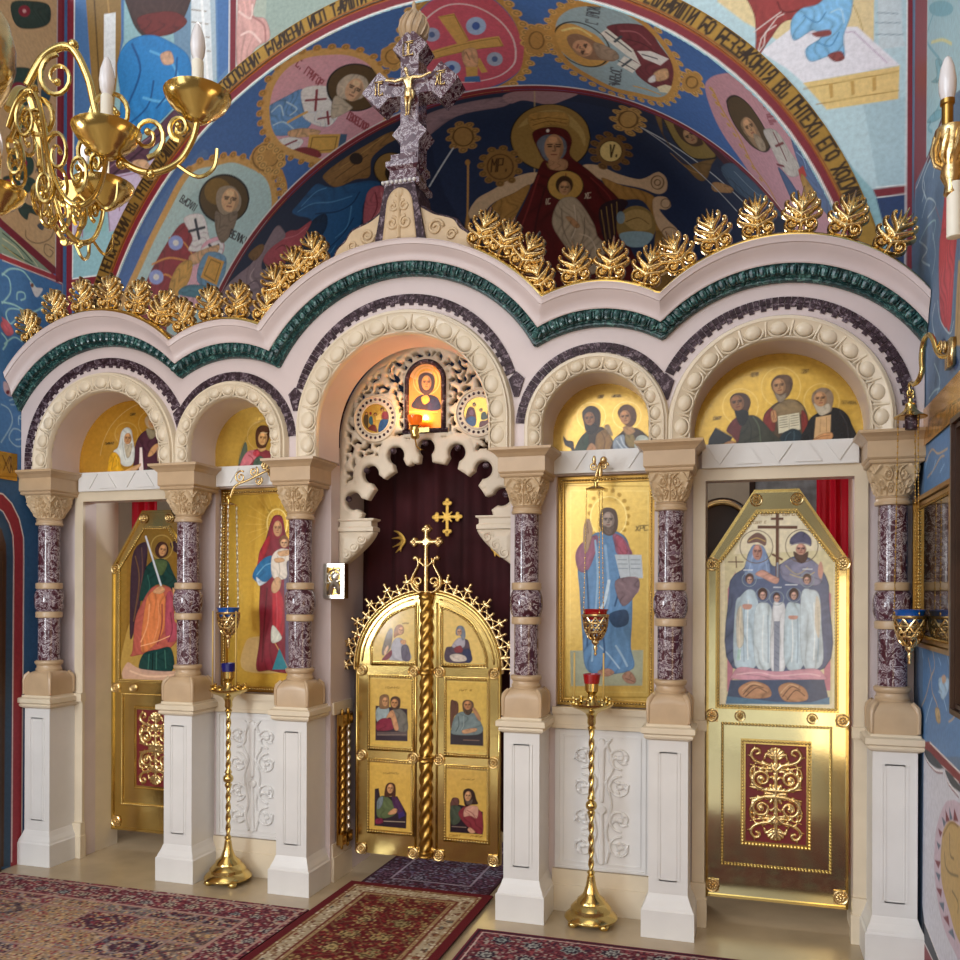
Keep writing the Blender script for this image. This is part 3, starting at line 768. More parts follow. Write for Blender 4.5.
PAINT['icon_mother'] = ('''L ge0bc60/.7 5.1|-1069 2391 -1283 2524
L ge0bc60/.7 5.1|-1069 2391 -1311 2397
L ge0bc60/.7 5.1|-1069 2391 -1284 2269
L ge0bc60/.7 5.1|-1069 2391 -1229 2601
L ge0bc60/.7 5.0|-1069 2391 -1139 2614
L ge0bc60/.7 5.0|-1069 2391 -1033 2610
L ge0bc60/.7 5.0|-1069 2391 -963 2576
L ge0bc60/.7 5.1|-1069 2391 -1302 2461
L ge0bc60/.7 5.1|-1069 2391 -1302 2333
L ge0bc60/.7 5.1|-1069 2391 -1193 2616
B gb08c34 10.0 26.7|-1065 2517 -1007 2483 -978 2404 -990 2326 -1034 2296 -1096 2294 -1141 2330 -1155 2409 -1126 2487
C gead080 8.3|-988 2397 -996 2355 -1018 2321 -1049 2303 -1083 2304 -1115 2324 -1136 2358 -1144 2401 -1136 2443 -1114 2476 -1083 2494 -1048 2493 -1017 2473 -996 2439 -988 2397
O b99a6a/.8|-1314 1570 -1215 1619 -932 1606 -863 1451 -880 1389 -1315 1379
S 7c1f2e|-1123 2392 -1096 2447 -1060 2457 -1025 2440 -1008 2366 -990 2295 -947 2184 -927 1950 -935 1700 -929 1395 -1127 1386 -1225 1394 -1201 1603 -1205 1825 -1199 1967 -1213 2110 -1204 2204 -1159 2283
S a8202e|-1204 2189 -1159 2283 -1123 2313 -1132 2235 -1195 2125 -1231 2046
S 5f5268|-1009 2044 -947 2184 -927 1919 -936 1450 -994 1402 -1001 1699
S b0212c|-1098 1951 -1036 1919 -1015 1825 -1019 1637 -1090 1620
C 5a1420 11.8|-1142 1951 -1161 1730 -1180 1445
C c04048 8.3|-1071 1919 -1063 1762 -1072 1620
C d8a860 5.0|-1099 1604 -1037 1511 -976 1402
P 2f7a86|-1046 1542 -976 1399 -1100 1393
S 1f6a9c|-1258 2039 -1222 2110 -1159 2164 -1097 2171 -1079 2076 -1142 1998 -1196 1983 -1240 2007
C 60a4c8 8.4|-1222 2046 -1159 2109 -1106 2124
S c9d3dc|-1228 2031 -1178 1998 -1142 1998 -1205 1970
S 8a2430|-1105 2423 -1060 2450 -1023 2424 -1016 2342 -1034 2296 -1096 2294 -1112 2353
S c9c6b8|-1099 1699 -1028 1621 -1055 1586 -1108 1585
S dccfc0|-1106 2171 -1035 2225 -938 2200 -947 2153 -991 2130 -991 2028 -1062 2013 -1106 2045
C b0a08c 6.7|-1061 2171 -1044 2076 -1053 2029
S c79a70|-1106 1982 -1071 2029 -1035 2013 -1044 1950 -1080 1919 -1107 1935
S c99a6c|-1088 2155 -1026 2162 -1008 2138 -1070 2127
O c28f64|-1029 2362 -1035 2330 -1052 2311 -1073 2312 -1090 2332 -1096 2363 -1089 2394 -1073 2413 -1052 2413 -1035 2393
O c28f64*68/.6|-1050 2405 -1029 2372 -1032 2335 -1049 2311 -1042 2351 -1045 2378
O c28f64*120/.7|-1079 2403 -1055 2404 -1054 2384 -1077 2383
L 3a1c16 4.4|-1069 2375 -1085 2375
L 3a1c16/.9 6.3|-1073 2367 -1081 2367
L 3a1c16 4.4|-1056 2375 -1039 2374
L 3a1c16/.9 6.3|-1052 2366 -1043 2366
C c28f64*50/.8 4.4|-1060 2370 -1058 2350 -1066 2349
L 7a2f28/.85 4.4|-1071 2335 -1054 2334
S 7a4a2a|-1048 2293 -1017 2317 -981 2298 -975 2247 -1008 2232 -1042 2249
O cf9f74|-983 2260 -989 2243 -1003 2232 -1020 2233 -1034 2244 -1040 2261 -1034 2279 -1020 2289 -1003 2289 -989 2278
O cf9f74*68/.6|-1002 2284 -984 2266 -986 2245 -1000 2232 -994 2254 -997 2269
O cf9f74*120/.7|-1026 2283 -1006 2284 -1004 2273 -1024 2272
L 3a1c16 3.7|-1017 2268 -1031 2268
L 3a1c16/.9 5.3|-1021 2263 -1027 2263
L 3a1c16 3.7|-1006 2268 -992 2267
L 3a1c16/.9 5.3|-1003 2263 -996 2263
C cf9f74*50/.8 3.7|-1010 2265 -1008 2254 -1014 2253
L 7a2f28/.85 3.7|-1019 2245 -1004 2245
S c99a6c|-1061 2202 -964 2216 -956 2185 -1035 2170''', 'gc8a03e')
PAINT['door_family'] = ('''P d9cfa8|1894 2146 2068 2425 2322 2417 2497 2136 2489 1296 1903 1278
P e6dcc0|2056 2400 2333 2391 2439 2175 1944 2158
T 9a7a4a 3.8|2098 2383 205 -4 3 28|СВЯТЫЕ ЦАРСТ
T 9a7a4a 2.5|2055 2336 73 1 3 15|СВЯТЫЕ
P c07f90|1912 1951 1956 2054 1941 1356 1910 1343
P c07f90|2450 1973 2483 1923 2481 1371 2446 1370
S 5d6786|1918 1925 1943 2029 2005 2080 2030 2169 2079 2207 2128 2168 2164 2090 2213 2102 2273 2140 2356 2138 2415 2087 2462 2011 2473 1898 2449 1496 1941 1486
S 8094b8|2005 2067 2043 2195 2080 2213 2122 2187 2152 2052 2115 2014 2030 2015
C 9fb4d4 5.0|2030 2054 2055 2156
C 9fb4d4 5.0|2134 2052 2122 2142
S 86869f|2207 2090 2285 2133 2392 2112 2439 2036 2403 1974 2236 2000
C a9a08c 7.4|2237 2089 2297 2038 2356 2075
C c2b48c 6.1|2261 2038 2332 2018 2392 2049
C 7a6a58 5.0|2165 2199 2156 2157 2130 2124 2093 2107 2053 2107 2016 2126 1990 2160 1981 2202 1990 2244 2016 2277 2053 2295 2094 2294 2131 2274 2156 2241 2165 2199
C 7a6a58 4.9|2413 2200 2404 2159 2380 2127 2344 2109 2304 2110 2268 2129 2244 2162 2235 2204 2244 2245 2269 2277 2305 2295 2345 2294 2380 2275 2405 2241 2413 2200
O 7a5f58|2024 2221 2031 2253 2080 2284 2126 2251 2122 2206 2080 2226
C c9a868 5.0|2030 2234 2074 2252 2122 2232
S 5c5a74|2259 2216 2267 2254 2321 2288 2371 2251 2374 2201 2345 2214 2291 2215
C 8a8698 6.1|2267 2209 2321 2221 2368 2207
O b98a7c|2106 2168 2101 2141 2088 2124 2071 2125 2057 2142 2052 2169 2058 2196 2071 2213 2088 2212 2101 2195
O b98a7c*68/.6|2089 2205 2106 2177 2103 2145 2090 2124 2096 2159 2093 2182
O b98a7c*120/.7|2066 2203 2085 2204 2086 2187 2067 2186
L 33263a 3.9|2074 2180 2061 2179
L 33263a/.9 5.5|2071 2172 2064 2172
L 33263a 3.9|2085 2179 2098 2178
L 33263a/.9 5.5|2088 2172 2094 2171
C b98a7c*50/.8 3.9|2081 2175 2083 2158 2077 2157
L 7a2f28/.85 3.9|2072 2145 2086 2144
S 5b4640|2279 2171 2321 2151 2359 2170 2350 2119 2321 2101 2291 2124
O bf9080|2348 2183 2343 2163 2328 2152 2311 2152 2296 2164 2291 2184 2297 2203 2311 2215 2329 2214 2343 2202
O bf9080*68/.6|2330 2209 2348 2189 2345 2166 2331 2152 2337 2176 2334 2193
O bf9080*120/.7|2305 2208 2325 2209 2327 2196 2307 2196
L 33263a 4.1|2314 2191 2300 2191
L 33263a/.9 5.9|2311 2186 2304 2186
L 33263a 4.1|2325 2191 2339 2190
L 33263a/.9 5.9|2329 2186 2336 2185
C bf9080*50/.8 4.1|2321 2188 2324 2176 2317 2175
L 7a2f28/.85 4.1|2312 2166 2327 2166
P 6a4a3c|2180 2394 2199 2393 2200 2013 2181 2014
P 6a4a3c|2080 2325 2300 2319 2300 2301 2080 2307
P 6a4a3c|2153 2371 2223 2369 2223 2354 2153 2356
L 6a4a3c 12.4|2165 2154 2215 2125
L 6a4a3c 6.3|1916 2113 1999 2112
L 6a4a3c 6.3|1958 2142 1961 2080
L 8f98a8 9.9|2191 2103 2191 2020
S c99a8a|2067 2040 2110 2065 2164 2033 2200 2013 2182 1982 2115 2014
S c99a8a|2415 2087 2429 2112 2441 2061 2429 2011 2413 2037
S b9ccd8|1955 1848 1986 1912 2030 1951 2072 1925 2090 1796 2083 1514 1954 1499
S c9d6dc|2066 1822 2115 1873 2163 1822 2169 1516 2071 1508
S d6d8dc|2164 1848 2200 1873 2236 1835 2235 1492 2156 1490
S bccdd6|2236 1835 2284 1873 2332 1822 2336 1513 2235 1511
S c4d2da|2320 1911 2379 1949 2421 1911 2432 1747 2437 1521 2331 1519
P 8d93a4|2173 1765 2206 1765 2203 1466 2172 1465
C 5f6678 2.5|2178 1746 2199 1727
C 5f6678 2.5|2178 1707 2199 1689
C 5f6678 2.5|2177 1669 2199 1650
C 5f6678 2.5|2177 1631 2199 1612
C 5f6678 2.5|2177 1593 2199 1574
C 5f6678 2.5|2177 1554 2199 1536
C 5f6678 2.5|2177 1516 2199 1497
C e9f0f2 6.3|1986 1848 1979 1693 1985 1538
C e9f0f2 6.3|2029 1886 2023 1693 2028 1539
C e9f0f2 6.2|2115 1797 2108 1643 2114 1528
C e9f0f2 6.2|2272 1797 2277 1645 2271 1531
C e9f0f2 6.1|2391 1873 2396 1697 2390 1545
C 8fa6b8 5.0|2007 1861 2002 1693 2006 1526
C 8fa6b8 5.0|2139 1797 2141 1643 2141 1522
C 8fa6b8 4.9|2302 1797 2305 1645 2301 1525
C 8fa6b8 4.9|2412 1848 2416 1697 2413 1533
S d8c29a/.6|1961 1796 1992 1848 2004 1642 1967 1615
S d8c29a/.6|2403 1911 2426 1848 2420 1672 2396 1747
C a9d0c0/.7 17.7|1979 1590 1973 1538
C 8fa0a8 3.8|2073 2008 2069 1990 2058 1976 2042 1968 2025 1968 2009 1977 1998 1991 1994 2009 1998 2027 2009 2041 2025 2049 2042 2049 2058 2040 2069 2026 2073 2008
C 8fa0a8 3.7|2148 1918 2144 1900 2133 1886 2118 1878 2100 1878 2085 1886 2074 1901 2070 1918 2074 1936 2085 1950 2101 1958 2118 1958 2133 1950 2144 1936 2148 1918
C 8fa0a8 3.7|2227 1899 2223 1881 2212 1867 2196 1859 2179 1859 2164 1867 2153 1881 2149 1899 2153 1917 2164 1931 2179 1939 2197 1938 2212 1931 2223 1916 2227 1899
C 8fa0a8 3.7|2320 1917 2316 1900 2306 1886 2290 1878 2273 1878 2258 1886 2247 1900 2243 1918 2247 1935 2258 1949 2273 1957 2290 1957 2306 1949 2316 1935 2320 1917
C 8fa0a8 3.7|2391 2005 2388 1988 2377 1974 2362 1966 2345 1966 2330 1974 2319 1988 2315 2006 2319 2024 2330 2037 2345 2045 2362 2045 2377 2037 2388 2023 2391 2005
O 5b4640|2060 2015 2056 1997 2043 1986 2028 1986 2016 1997 2011 2015 2016 2033 2028 2044 2044 2044 2056 2033
O c09a8c|2052 2004 2049 1992 2041 1984 2031 1984 2023 1992 2020 2005 2023 2018 2031 2025 2041 2025 2049 2017
O c09a8c*68/.6|2042 2022 2052 2009 2050 1994 2042 1984 2046 2000 2044 2011
O c09a8c*120/.7|2028 2021 2039 2022 2040 2013 2029 2013
L 33263a 2.3|2033 2010 2025 2010
L 33263a/.9 3.3|2031 2006 2027 2006
L 33263a 2.3|2039 2010 2047 2009
L 33263a/.9 3.3|2041 2006 2045 2006
C c09a8c*50/.8 2.3|2037 2008 2038 2000 2034 1999
L 7a2f28/.85 2.3|2032 1993 2040 1993
O 4b3630|2136 1924 2131 1903 2117 1890 2101 1891 2087 1904 2082 1925 2087 1946 2101 1959 2117 1959 2131 1946
O c6a092|2126 1914 2123 1901 2115 1892 2105 1892 2097 1901 2094 1914 2097 1928 2105 1936 2115 1936 2123 1928
O c6a092*68/.6|2116 1933 2126 1919 2124 1903 2117 1892 2120 1910 2118 1921
O c6a092*120/.7|2102 1932 2114 1932 2114 1924 2103 1923
L 33263a 2.3|2107 1920 2099 1919
L 33263a/.9 3.2|2105 1916 2101 1916
L 33263a 2.3|2113 1920 2121 1919
L 33263a/.9 3.2|2115 1916 2119 1916
C c6a092*50/.8 2.3|2111 1918 2112 1909 2109 1909
L 7a2f28/.85 2.3|2106 1902 2114 1902
O 4b3630|2207 1906 2203 1891 2193 1882 2180 1882 2170 1891 2166 1906 2170 1921 2180 1931 2193 1931 2203 1921
O c6a092|2204 1896 2201 1884 2193 1877 2183 1877 2175 1884 2172 1896 2175 1908 2183 1916 2193 1916 2201 1908
O c6a092*68/.6|2193 1913 2203 1900 2202 1886 2194 1877 2198 1892 2196 1902
O c6a092*120/.7|2180 1912 2191 1912 2192 1904 2181 1904
L 33263a 2.3|2185 1901 2177 1901
L 33263a/.9 3.2|2183 1898 2179 1898
L 33263a 2.3|2191 1901 2199 1901
L 33263a/.9 3.2|2193 1898 2197 1898
C c6a092*50/.8 2.3|2189 1899 2190 1892 2186 1891
L 7a2f28/.85 2.3|2184 1886 2192 1886
O 4b3630|2308 1924 2303 1903 2290 1890 2274 1890 2260 1903 2255 1924 2261 1945 2274 1958 2290 1958 2303 1945
O c6a092|2297 1914 2294 1900 2286 1892 2277 1892 2269 1900 2266 1914 2269 1927 2277 1935 2287 1935 2294 1927
O c6a092*68/.6|2287 1932 2297 1918 2296 1902 2288 1892 2291 1909 2290 1921
O c6a092*120/.7|2274 1931 2285 1931 2286 1923 2275 1922
L 33263a 2.2|2279 1919 2271 1919
L 33263a/.9 3.2|2277 1916 2273 1915
L 33263a 2.2|2285 1919 2292 1919
L 33263a/.9 3.2|2287 1916 2290 1915
C c6a092*50/.8 2.2|2283 1917 2284 1909 2280 1908
L 7a2f28/.85 2.2|2278 1902 2286 1902
O 5b4640|2377 2012 2373 1994 2361 1983 2346 1983 2334 1994 2330 2012 2334 2030 2346 2041 2361 2041 2373 2030
O c09a8c|2368 2002 2365 1989 2357 1981 2348 1981 2340 1989 2337 2002 2340 2015 2348 2022 2357 2022 2365 2014
O c09a8c*68/.6|2358 2019 2367 2006 2366 1991 2358 1981 2362 1997 2360 2008
O c09a8c*120/.7|2345 2018 2355 2019 2356 2010 2345 2010
L 33263a 2.2|2349 2007 2342 2007
L 33263a/.9 3.2|2347 2004 2344 2003
L 33263a 2.2|2355 2007 2363 2006
L 33263a/.9 3.2|2357 2004 2361 2003
C c09a8c*50/.8 2.2|2353 2005 2354 1997 2351 1996
L 7a2f28/.85 2.2|2348 1991 2356 1991
L e6ecf0 5.0|2003 2064 2052 2064
L e6ecf0 4.9|2330 2068 2380 2067
L e6ecf0 4.9|2236 1977 2299 1977
L e6ecf0 5.0|2170 1963 2212 1962
S c99a8a|1998 1861 2048 1861 2041 1835 2004 1835
S c99a8a|2254 1797 2302 1797 2296 1778 2260 1778
S cf9aa8|1941 1447 1991 1493 2187 1472 2390 1495 2448 1458 2437 1427 2198 1415 1954 1419
C e6c0c8 7.4|1966 1448 2089 1463 2186 1446 2354 1463 2425 1452
P 4a5672|1929 1414 2448 1433 2477 1296 1903 1278
S b98a68|1978 1370 2052 1411 2138 1387 2156 1324 2052 1308 1990 1319
S b98a68|2198 1376 2259 1410 2342 1380 2354 1311 2234 1301
C 5a4438 5.0|2003 1332 2052 1385 2113 1374
C 5a4438 5.0|2015 1320 2077 1373 2132 1349
C 5a4438 4.9|2222 1326 2270 1385 2318 1367
C 5a4438 4.9|2246 1308 2294 1366 2342 1336
C d8b890 3.8|1997 1352 2046 1395 2101 1392
C d8b890 3.7|2210 1345 2259 1397 2306 1386
P 5b7f9c|1910 1317 2040 1308 2186 1293 2377 1299 2477 1334 2477 1290 1903 1271''', 'e9dfc0')
PAINT['door_angel'] = ('''P ga97f34|-2463 2178 -2304 2434 -2057 2435 -1843 2169 -1846 1266 -2467 1250
O b39048/.9|-2466 1612 -2315 1832 -2059 1832 -1845 1618 -1846 1266 -2467 1250
S 3a2630|-2416 2193 -2313 2301 -2277 2238 -2305 2004 -2372 1707 -2428 1565 -2437 1769
C 6a4a30 10.2|-2388 2193 -2352 2020 -2400 1707
C 5a3a34 10.2|-2332 2255 -2324 2051 -2371 1832
S 3a2630|-2075 2296 -1913 2309 -1842 2231 -1843 2047 -1985 2187 -2057 2234
C gd9b45c 8.4|-2059 2257 -2069 2219 -2095 2188 -2133 2171 -2175 2172 -2213 2190 -2240 2222 -2249 2261 -2239 2300 -2213 2331 -2174 2347 -2132 2346 -2094 2328 -2068 2297 -2059 2257
S 163a34|-2305 2082 -2259 2144 -2185 2174 -2103 2158 -2058 2080 -2004 1971 -2041 1925 -2113 1972 -2213 1972 -2223 1879 -2334 1856 -2352 1895
S 4a5a34|-2231 2159 -2158 2166 -2103 2142 -2149 2050 -2213 2081
C 2c5a50 8.5|-2278 2051 -2259 1957 -2297 1879
S b1584a|-2390 1707 -2334 1832 -2241 1957 -2131 1972 -2059 1925 -2041 1709 -1978 1694 -2024 1555 -2151 1475 -2317 1457 -2429 1439 -2410 1487
S d27a48|-2297 1832 -2241 1926 -2150 1941 -2114 1832 -2132 1646 -2224 1521 -2335 1488
S a84a58|-2113 1894 -2050 1910 -2038 1709 -1978 1694 -2024 1570 -2115 1585
C e6a070 10.2|-2260 1832 -2279 1676 -2335 1551
C e09060 8.4|-2186 1863 -2178 1708 -2224 1552
C 8a3a3a 10.1|-2150 1832 -2151 1677 -2188 1537
C f0b080 6.8|-2335 1519 -2206 1552 -2078 1600
C 7a3040 8.4|-2077 1771 -2060 1647 -2096 1554
S 183c38|-2317 1457 -2188 1498 -2069 1508 -2061 1338 -2336 1324
C 3a6a5c 8.5|-2262 1458 -2271 1349
C 3a6a5c 8.4|-2197 1475 -2198 1350
C 0c2420 8.5|-2228 1466 -2234 1342
C 3a6a5c 8.4|-2124 1491 -2115 1360
O c9a08a/.9|-2457 1392 -2336 1347 -2061 1338 -1881 1403 -1855 1266 -2458 1250
C e6c0a0/.8 13.4|-2429 1329 -2281 1294 -2061 1307 -1917 1341
L ccd0d6 15.2|-2295 2340 -2159 1972
S c99468|-2232 1926 -2168 1972 -2122 1941 -2168 1910
S c99468|-2059 1956 -2023 1925 -2005 1863 -2041 1863
P d9cfc0|-2041 1925 -2004 1925 -1978 1786 -2023 1786
L 5a3c20 11.6|-1967 2202 -1965 1925
L 5a3c20 11.6|-2022 2156 -1905 2163
S 43261a|-2212 2253 -2175 2298 -2121 2294 -2094 2250 -2108 2196 -2167 2174 -2207 2206
O c08a5a|-2113 2229 -2125 2206 -2145 2194 -2165 2197 -2177 2216 -2177 2242 -2164 2266 -2144 2278 -2124 2274 -2112 2255
O c08a5a*68/.6|-2125 2267 -2111 2238 -2121 2209 -2142 2193 -2127 2223 -2125 2245
O c08a5a*120/.7|-2153 2271 -2130 2267 -2132 2251 -2155 2255
L 2a140c 4.2|-2148 2247 -2164 2249
L 2a140c/.9 6.1|-2154 2241 -2162 2242
L 2a140c 4.2|-2136 2245 -2120 2241
L 2a140c/.9 6.1|-2134 2237 -2126 2235
C c08a5a*50/.8 4.2|-2141 2242 -2143 2226 -2151 2226
L 7a2f28/.85 4.2|-2159 2215 -2142 2212''', 'gb08a3c')
PAINT['rd_angel'] = ('''S 7a6a5c|-341 1530 -309 1641 -277 1686 -261 1657 -277 1553 -325 1501
S a8a4ac|-285 1479 -269 1576 -237 1620 -190 1613 -150 1555 -135 1475 -293 1470
S 5a5060|-198 1562 -150 1570 -135 1475 -190 1474
S 7a3038|-341 1471 -301 1516 -269 1539 -269 1502 -301 1472
S d8b090|-325 1530 -297 1571 -293 1546 -317 1501
S 9a6430|-253 1664 -237 1701 -205 1712 -181 1690 -186 1650 -229 1635 -253 1620
O c9905c|-185 1668 -191 1654 -202 1646 -214 1648 -222 1658 -222 1673 -216 1687 -205 1695 -193 1693 -186 1683
O c9905c*68/.6|-193 1689 -184 1672 -189 1655 -201 1646 -193 1664 -193 1676
O c9905c*120/.7|-209 1690 -196 1689 -197 1680 -210 1681
L 3a1c10 2.6|-206 1677 -215 1678
L 3a1c10/.9 3.7|-209 1673 -214 1674
L 3a1c10 2.6|-199 1676 -190 1674
L 3a1c10/.9 3.7|-197 1671 -193 1671
C c9905c*50/.8 2.6|-202 1674 -202 1665 -207 1665
L 7a2f28/.85 2.6|-211 1658 -201 1657
S c08a5a|-205 1606 -166 1606 -174 1577 -202 1584
T 8a6a2a 4.6|-193 1716 47 0 2 7|АРХ''', 'd9b866')
PAINT['rd_mary'] = ('''S 4a3a48|117 1559 159 1574 190 1618 235 1625 273 1612 288 1547 291 1472 121 1469
S a09aa4|159 1574 190 1618 220 1632 250 1618 243 1568 189 1560
S 7a2f34|174 1560 220 1579 235 1539 189 1531
S 2c3050|235 1546 288 1554 291 1472 250 1475
S c2b4a8|144 1509 189 1524 250 1511 257 1479 174 1473
S 6d7480|186 1675 198 1704 224 1710 247 1690 254 1640 235 1611 220 1640 190 1647
O b5886a|228 1667 225 1653 216 1645 206 1645 198 1653 194 1667 198 1680 206 1689 216 1689 225 1681
O b5886a*68/.6|217 1685 227 1672 226 1656 218 1645 221 1662 219 1674
O b5886a*120/.7|203 1684 214 1685 215 1676 204 1676
L 3a1c10 2.3|208 1672 200 1672
L 3a1c10/.9 3.2|206 1669 202 1668
L 3a1c10 2.3|214 1672 222 1672
L 3a1c10/.9 3.2|216 1669 220 1669
C b5886a*50/.8 2.3|212 1670 213 1662 209 1661
L 7a2f28/.85 2.3|207 1655 215 1655''', 'dab96a')
PAINT['rd_two'] = ('''P c9a24c/.5|-423 1339 -125 1341 -127 892 -425 878
P 30222c|-385 1160 -154 1147 -152 930 -386 924
S 8d9a9c|-384 1123 -352 1156 -289 1147 -295 1079 -336 1035 -376 1055
S 7a2438|-376 1044 -330 1077 -267 1069 -256 1007 -370 991
S 6a645c|-267 1127 -221 1150 -176 1125 -154 1084 -152 1001 -216 993 -261 1038
S c08a62|-307 1078 -278 1127 -250 1123 -216 1014 -245 1002 -273 1080
S 7a5a3c|-358 1193 -352 1225 -320 1239 -289 1227 -284 1163 -301 1142 -352 1140 -358 1161
O b9875c|-293 1190 -297 1171 -308 1160 -322 1159 -333 1170 -337 1188 -332 1206 -322 1218 -308 1218 -297 1207
O b9875c*68/.6|-307 1214 -294 1196 -296 1174 -306 1160 -302 1183 -304 1198
O b9875c*120/.7|-326 1211 -311 1213 -309 1201 -325 1200
L 2a160e 2.9|-319 1196 -330 1195
L 2a160e/.9 4.2|-322 1191 -327 1191
L 2a160e 2.9|-311 1196 -300 1196
L 2a160e/.9 4.2|-308 1191 -303 1191
C b9875c*50/.8 2.9|-314 1193 -312 1182 -317 1181
L 7a2f28/.85 2.9|-321 1173 -309 1173
S 4a3426|-278 1195 -264 1222 -232 1228 -207 1213 -204 1177 -216 1145 -267 1143
O b58052|-222 1180 -228 1163 -241 1152 -257 1153 -268 1164 -272 1181 -266 1198 -252 1209 -237 1208 -225 1197
O b58052*68/.6|-236 1204 -222 1186 -226 1165 -239 1152 -232 1174 -234 1189
O b58052*120/.7|-257 1203 -240 1203 -240 1192 -257 1192
L 2a160e 3.4|-251 1188 -263 1188
L 2a160e/.9 4.8|-255 1183 -261 1183
L 2a160e 3.4|-241 1187 -229 1186
L 2a160e/.9 4.8|-239 1183 -233 1182
C b58052*50/.8 3.4|-245 1185 -244 1174 -250 1173
L 7a2f28/.85 3.4|-254 1165 -242 1165
P 5a4a48|-376 981 -154 993 -155 964 -376 957
L 8a7468 3.3|-370 962 -160 974
T 8a6a2a 3.3|-320 1279 108 3 2 11|ІОАННЪ''', 'd8b25a')
PAINT['rd_old'] = ('''P c9a24c/.5|124 1335 410 1337 408 890 125 886
P 2a2026|151 1021 377 1041 379 927 150 925
S 5a3a2c|151 1202 178 1216 205 1199 205 1132 178 1110 151 1021
S 6f7c7c|159 1032 178 1105 222 1143 286 1140 334 1131 366 1071 377 1031 334 998 172 992
C 46504f 5.3|205 1111 210 1055 189 1013
C 8f9a98 4.2|243 1118 243 1056 226 1025
S 5c4434|233 1194 246 1218 276 1224 305 1212 313 1182 297 1140 265 1124 240 1148
S 4a3628|250 1164 270 1157 297 1166 292 1135 270 1124
O b07a50|296 1190 292 1173 280 1161 264 1159 251 1168 244 1185 248 1203 260 1215 276 1217 290 1207
O b07a50*68/.6|278 1212 295 1196 294 1175 282 1161 287 1184 282 1198
O b07a50*120/.7|256 1209 274 1211 276 1200 258 1198
L 2a160e 3.5|265 1194 252 1193
L 2a160e/.9 5.0|262 1189 256 1188
L 2a160e 3.5|275 1195 287 1196
L 2a160e/.9 5.0|278 1191 284 1191
C b07a50*50/.8 3.5|271 1192 274 1182 268 1180
L 7a2f28/.85 3.5|265 1172 278 1173
S b98a64|232 1020 286 1037 334 1039 323 1018 248 1000
S a97a56|302 1161 321 1172 361 1107 345 1091
L 8a6a58 4.2|242 959 350 961
T 8a6a2a 3.2|211 1280 108 3 2 9|МАТѲЕЙ''', 'd8b65e')
PAINT['rd_young'] = ('''P c49c46/.5|-427 757 -130 767 -134 323 -429 306
P 2c2028|-389 595 -360 602 -349 544 -224 557 -156 447 -160 344 -391 346
S 55603e|-372 511 -343 550 -297 547 -252 508 -224 458 -275 412 -367 406
S 6a7478|-372 511 -349 544 -326 540 -338 482 -369 458
S 4a2a4a|-263 571 -224 542 -179 471 -213 437 -252 487
S 6a1f38|-384 388 -338 402 -327 371 -378 357
S c08a62|-292 437 -252 472 -224 468 -235 441 -275 428
O 46281c|-316 589 -303 631 -274 646 -243 635 -235 594 -241 541 -263 555 -315 546
O bd8a5c|-253 604 -259 586 -271 574 -285 574 -295 586 -298 604 -292 623 -280 634 -266 634 -256 623
O bd8a5c*68/.6|-266 629 -253 610 -256 588 -269 574 -262 598 -264 614
O bd8a5c*120/.7|-285 628 -269 629 -269 617 -285 616
L 2a160e 3.1|-280 612 -290 611
L 2a160e/.9 4.4|-283 607 -288 606
L 2a160e 3.1|-270 612 -260 611
L 2a160e/.9 4.4|-268 607 -263 606
C bd8a5c*50/.8 3.1|-274 609 -273 597 -278 596
L 7a2f28/.85 3.1|-283 588 -271 588
L b09a84 4.3|-321 382 -168 388
P 3a2a6a/.7|-218 442 -179 461 -168 430 -213 406
T 8a6a2a 3.3|-328 700 114 6 2 10|МАРКЪ''', 'd4aa50')
PAINT['rd_christlike'] = ('''P bf9644/.5|128 748 408 759 406 331 132 325
P 261a22|151 543 241 529 377 497 377 349 151 347
S 5c3a34|154 543 171 575 209 573 214 537 187 515 154 502
S 3e4638|154 513 214 522 235 477 213 414 159 400
S 7a2c34|208 475 246 519 295 532 343 515 375 476 377 359 321 360 246 416
S c08c78|252 509 295 532 343 525 337 453 289 465 246 457
C 7a3a3a 4.2|268 500 305 482 327 453
S 2f1d16|240 611 252 635 284 644 316 626 332 576 343 546 295 537 257 525 244 570
S 54443c|254 571 279 562 306 574 300 543 268 536
O b98860|297 592 291 574 279 562 265 562 255 574 252 592 258 611 270 623 284 623 294 611
O b98860*68/.6|284 618 297 599 294 576 281 562 288 586 286 602
O b98860*120/.7|265 616 281 617 281 605 265 604
L 2a160e 3.1|271 600 260 599
L 2a160e/.9 4.4|267 595 262 595
L 2a160e 3.1|280 600 290 599
L 2a160e/.9 4.4|282 595 287 595
C b98860*50/.8 3.1|276 597 277 585 272 584
L 7a2f28/.85 3.1|267 576 279 576
S c39070|273 372 289 389 326 361 294 351
L 8a7468 4.2|164 385 262 387
T 8a6a2a 3.2|223 694 97 6 2 9|ЛУКА
T 7a5a20 3.2|142 318 232 13 2 11|СВЯТЫЙ ЛУКА''', 'd0a852')
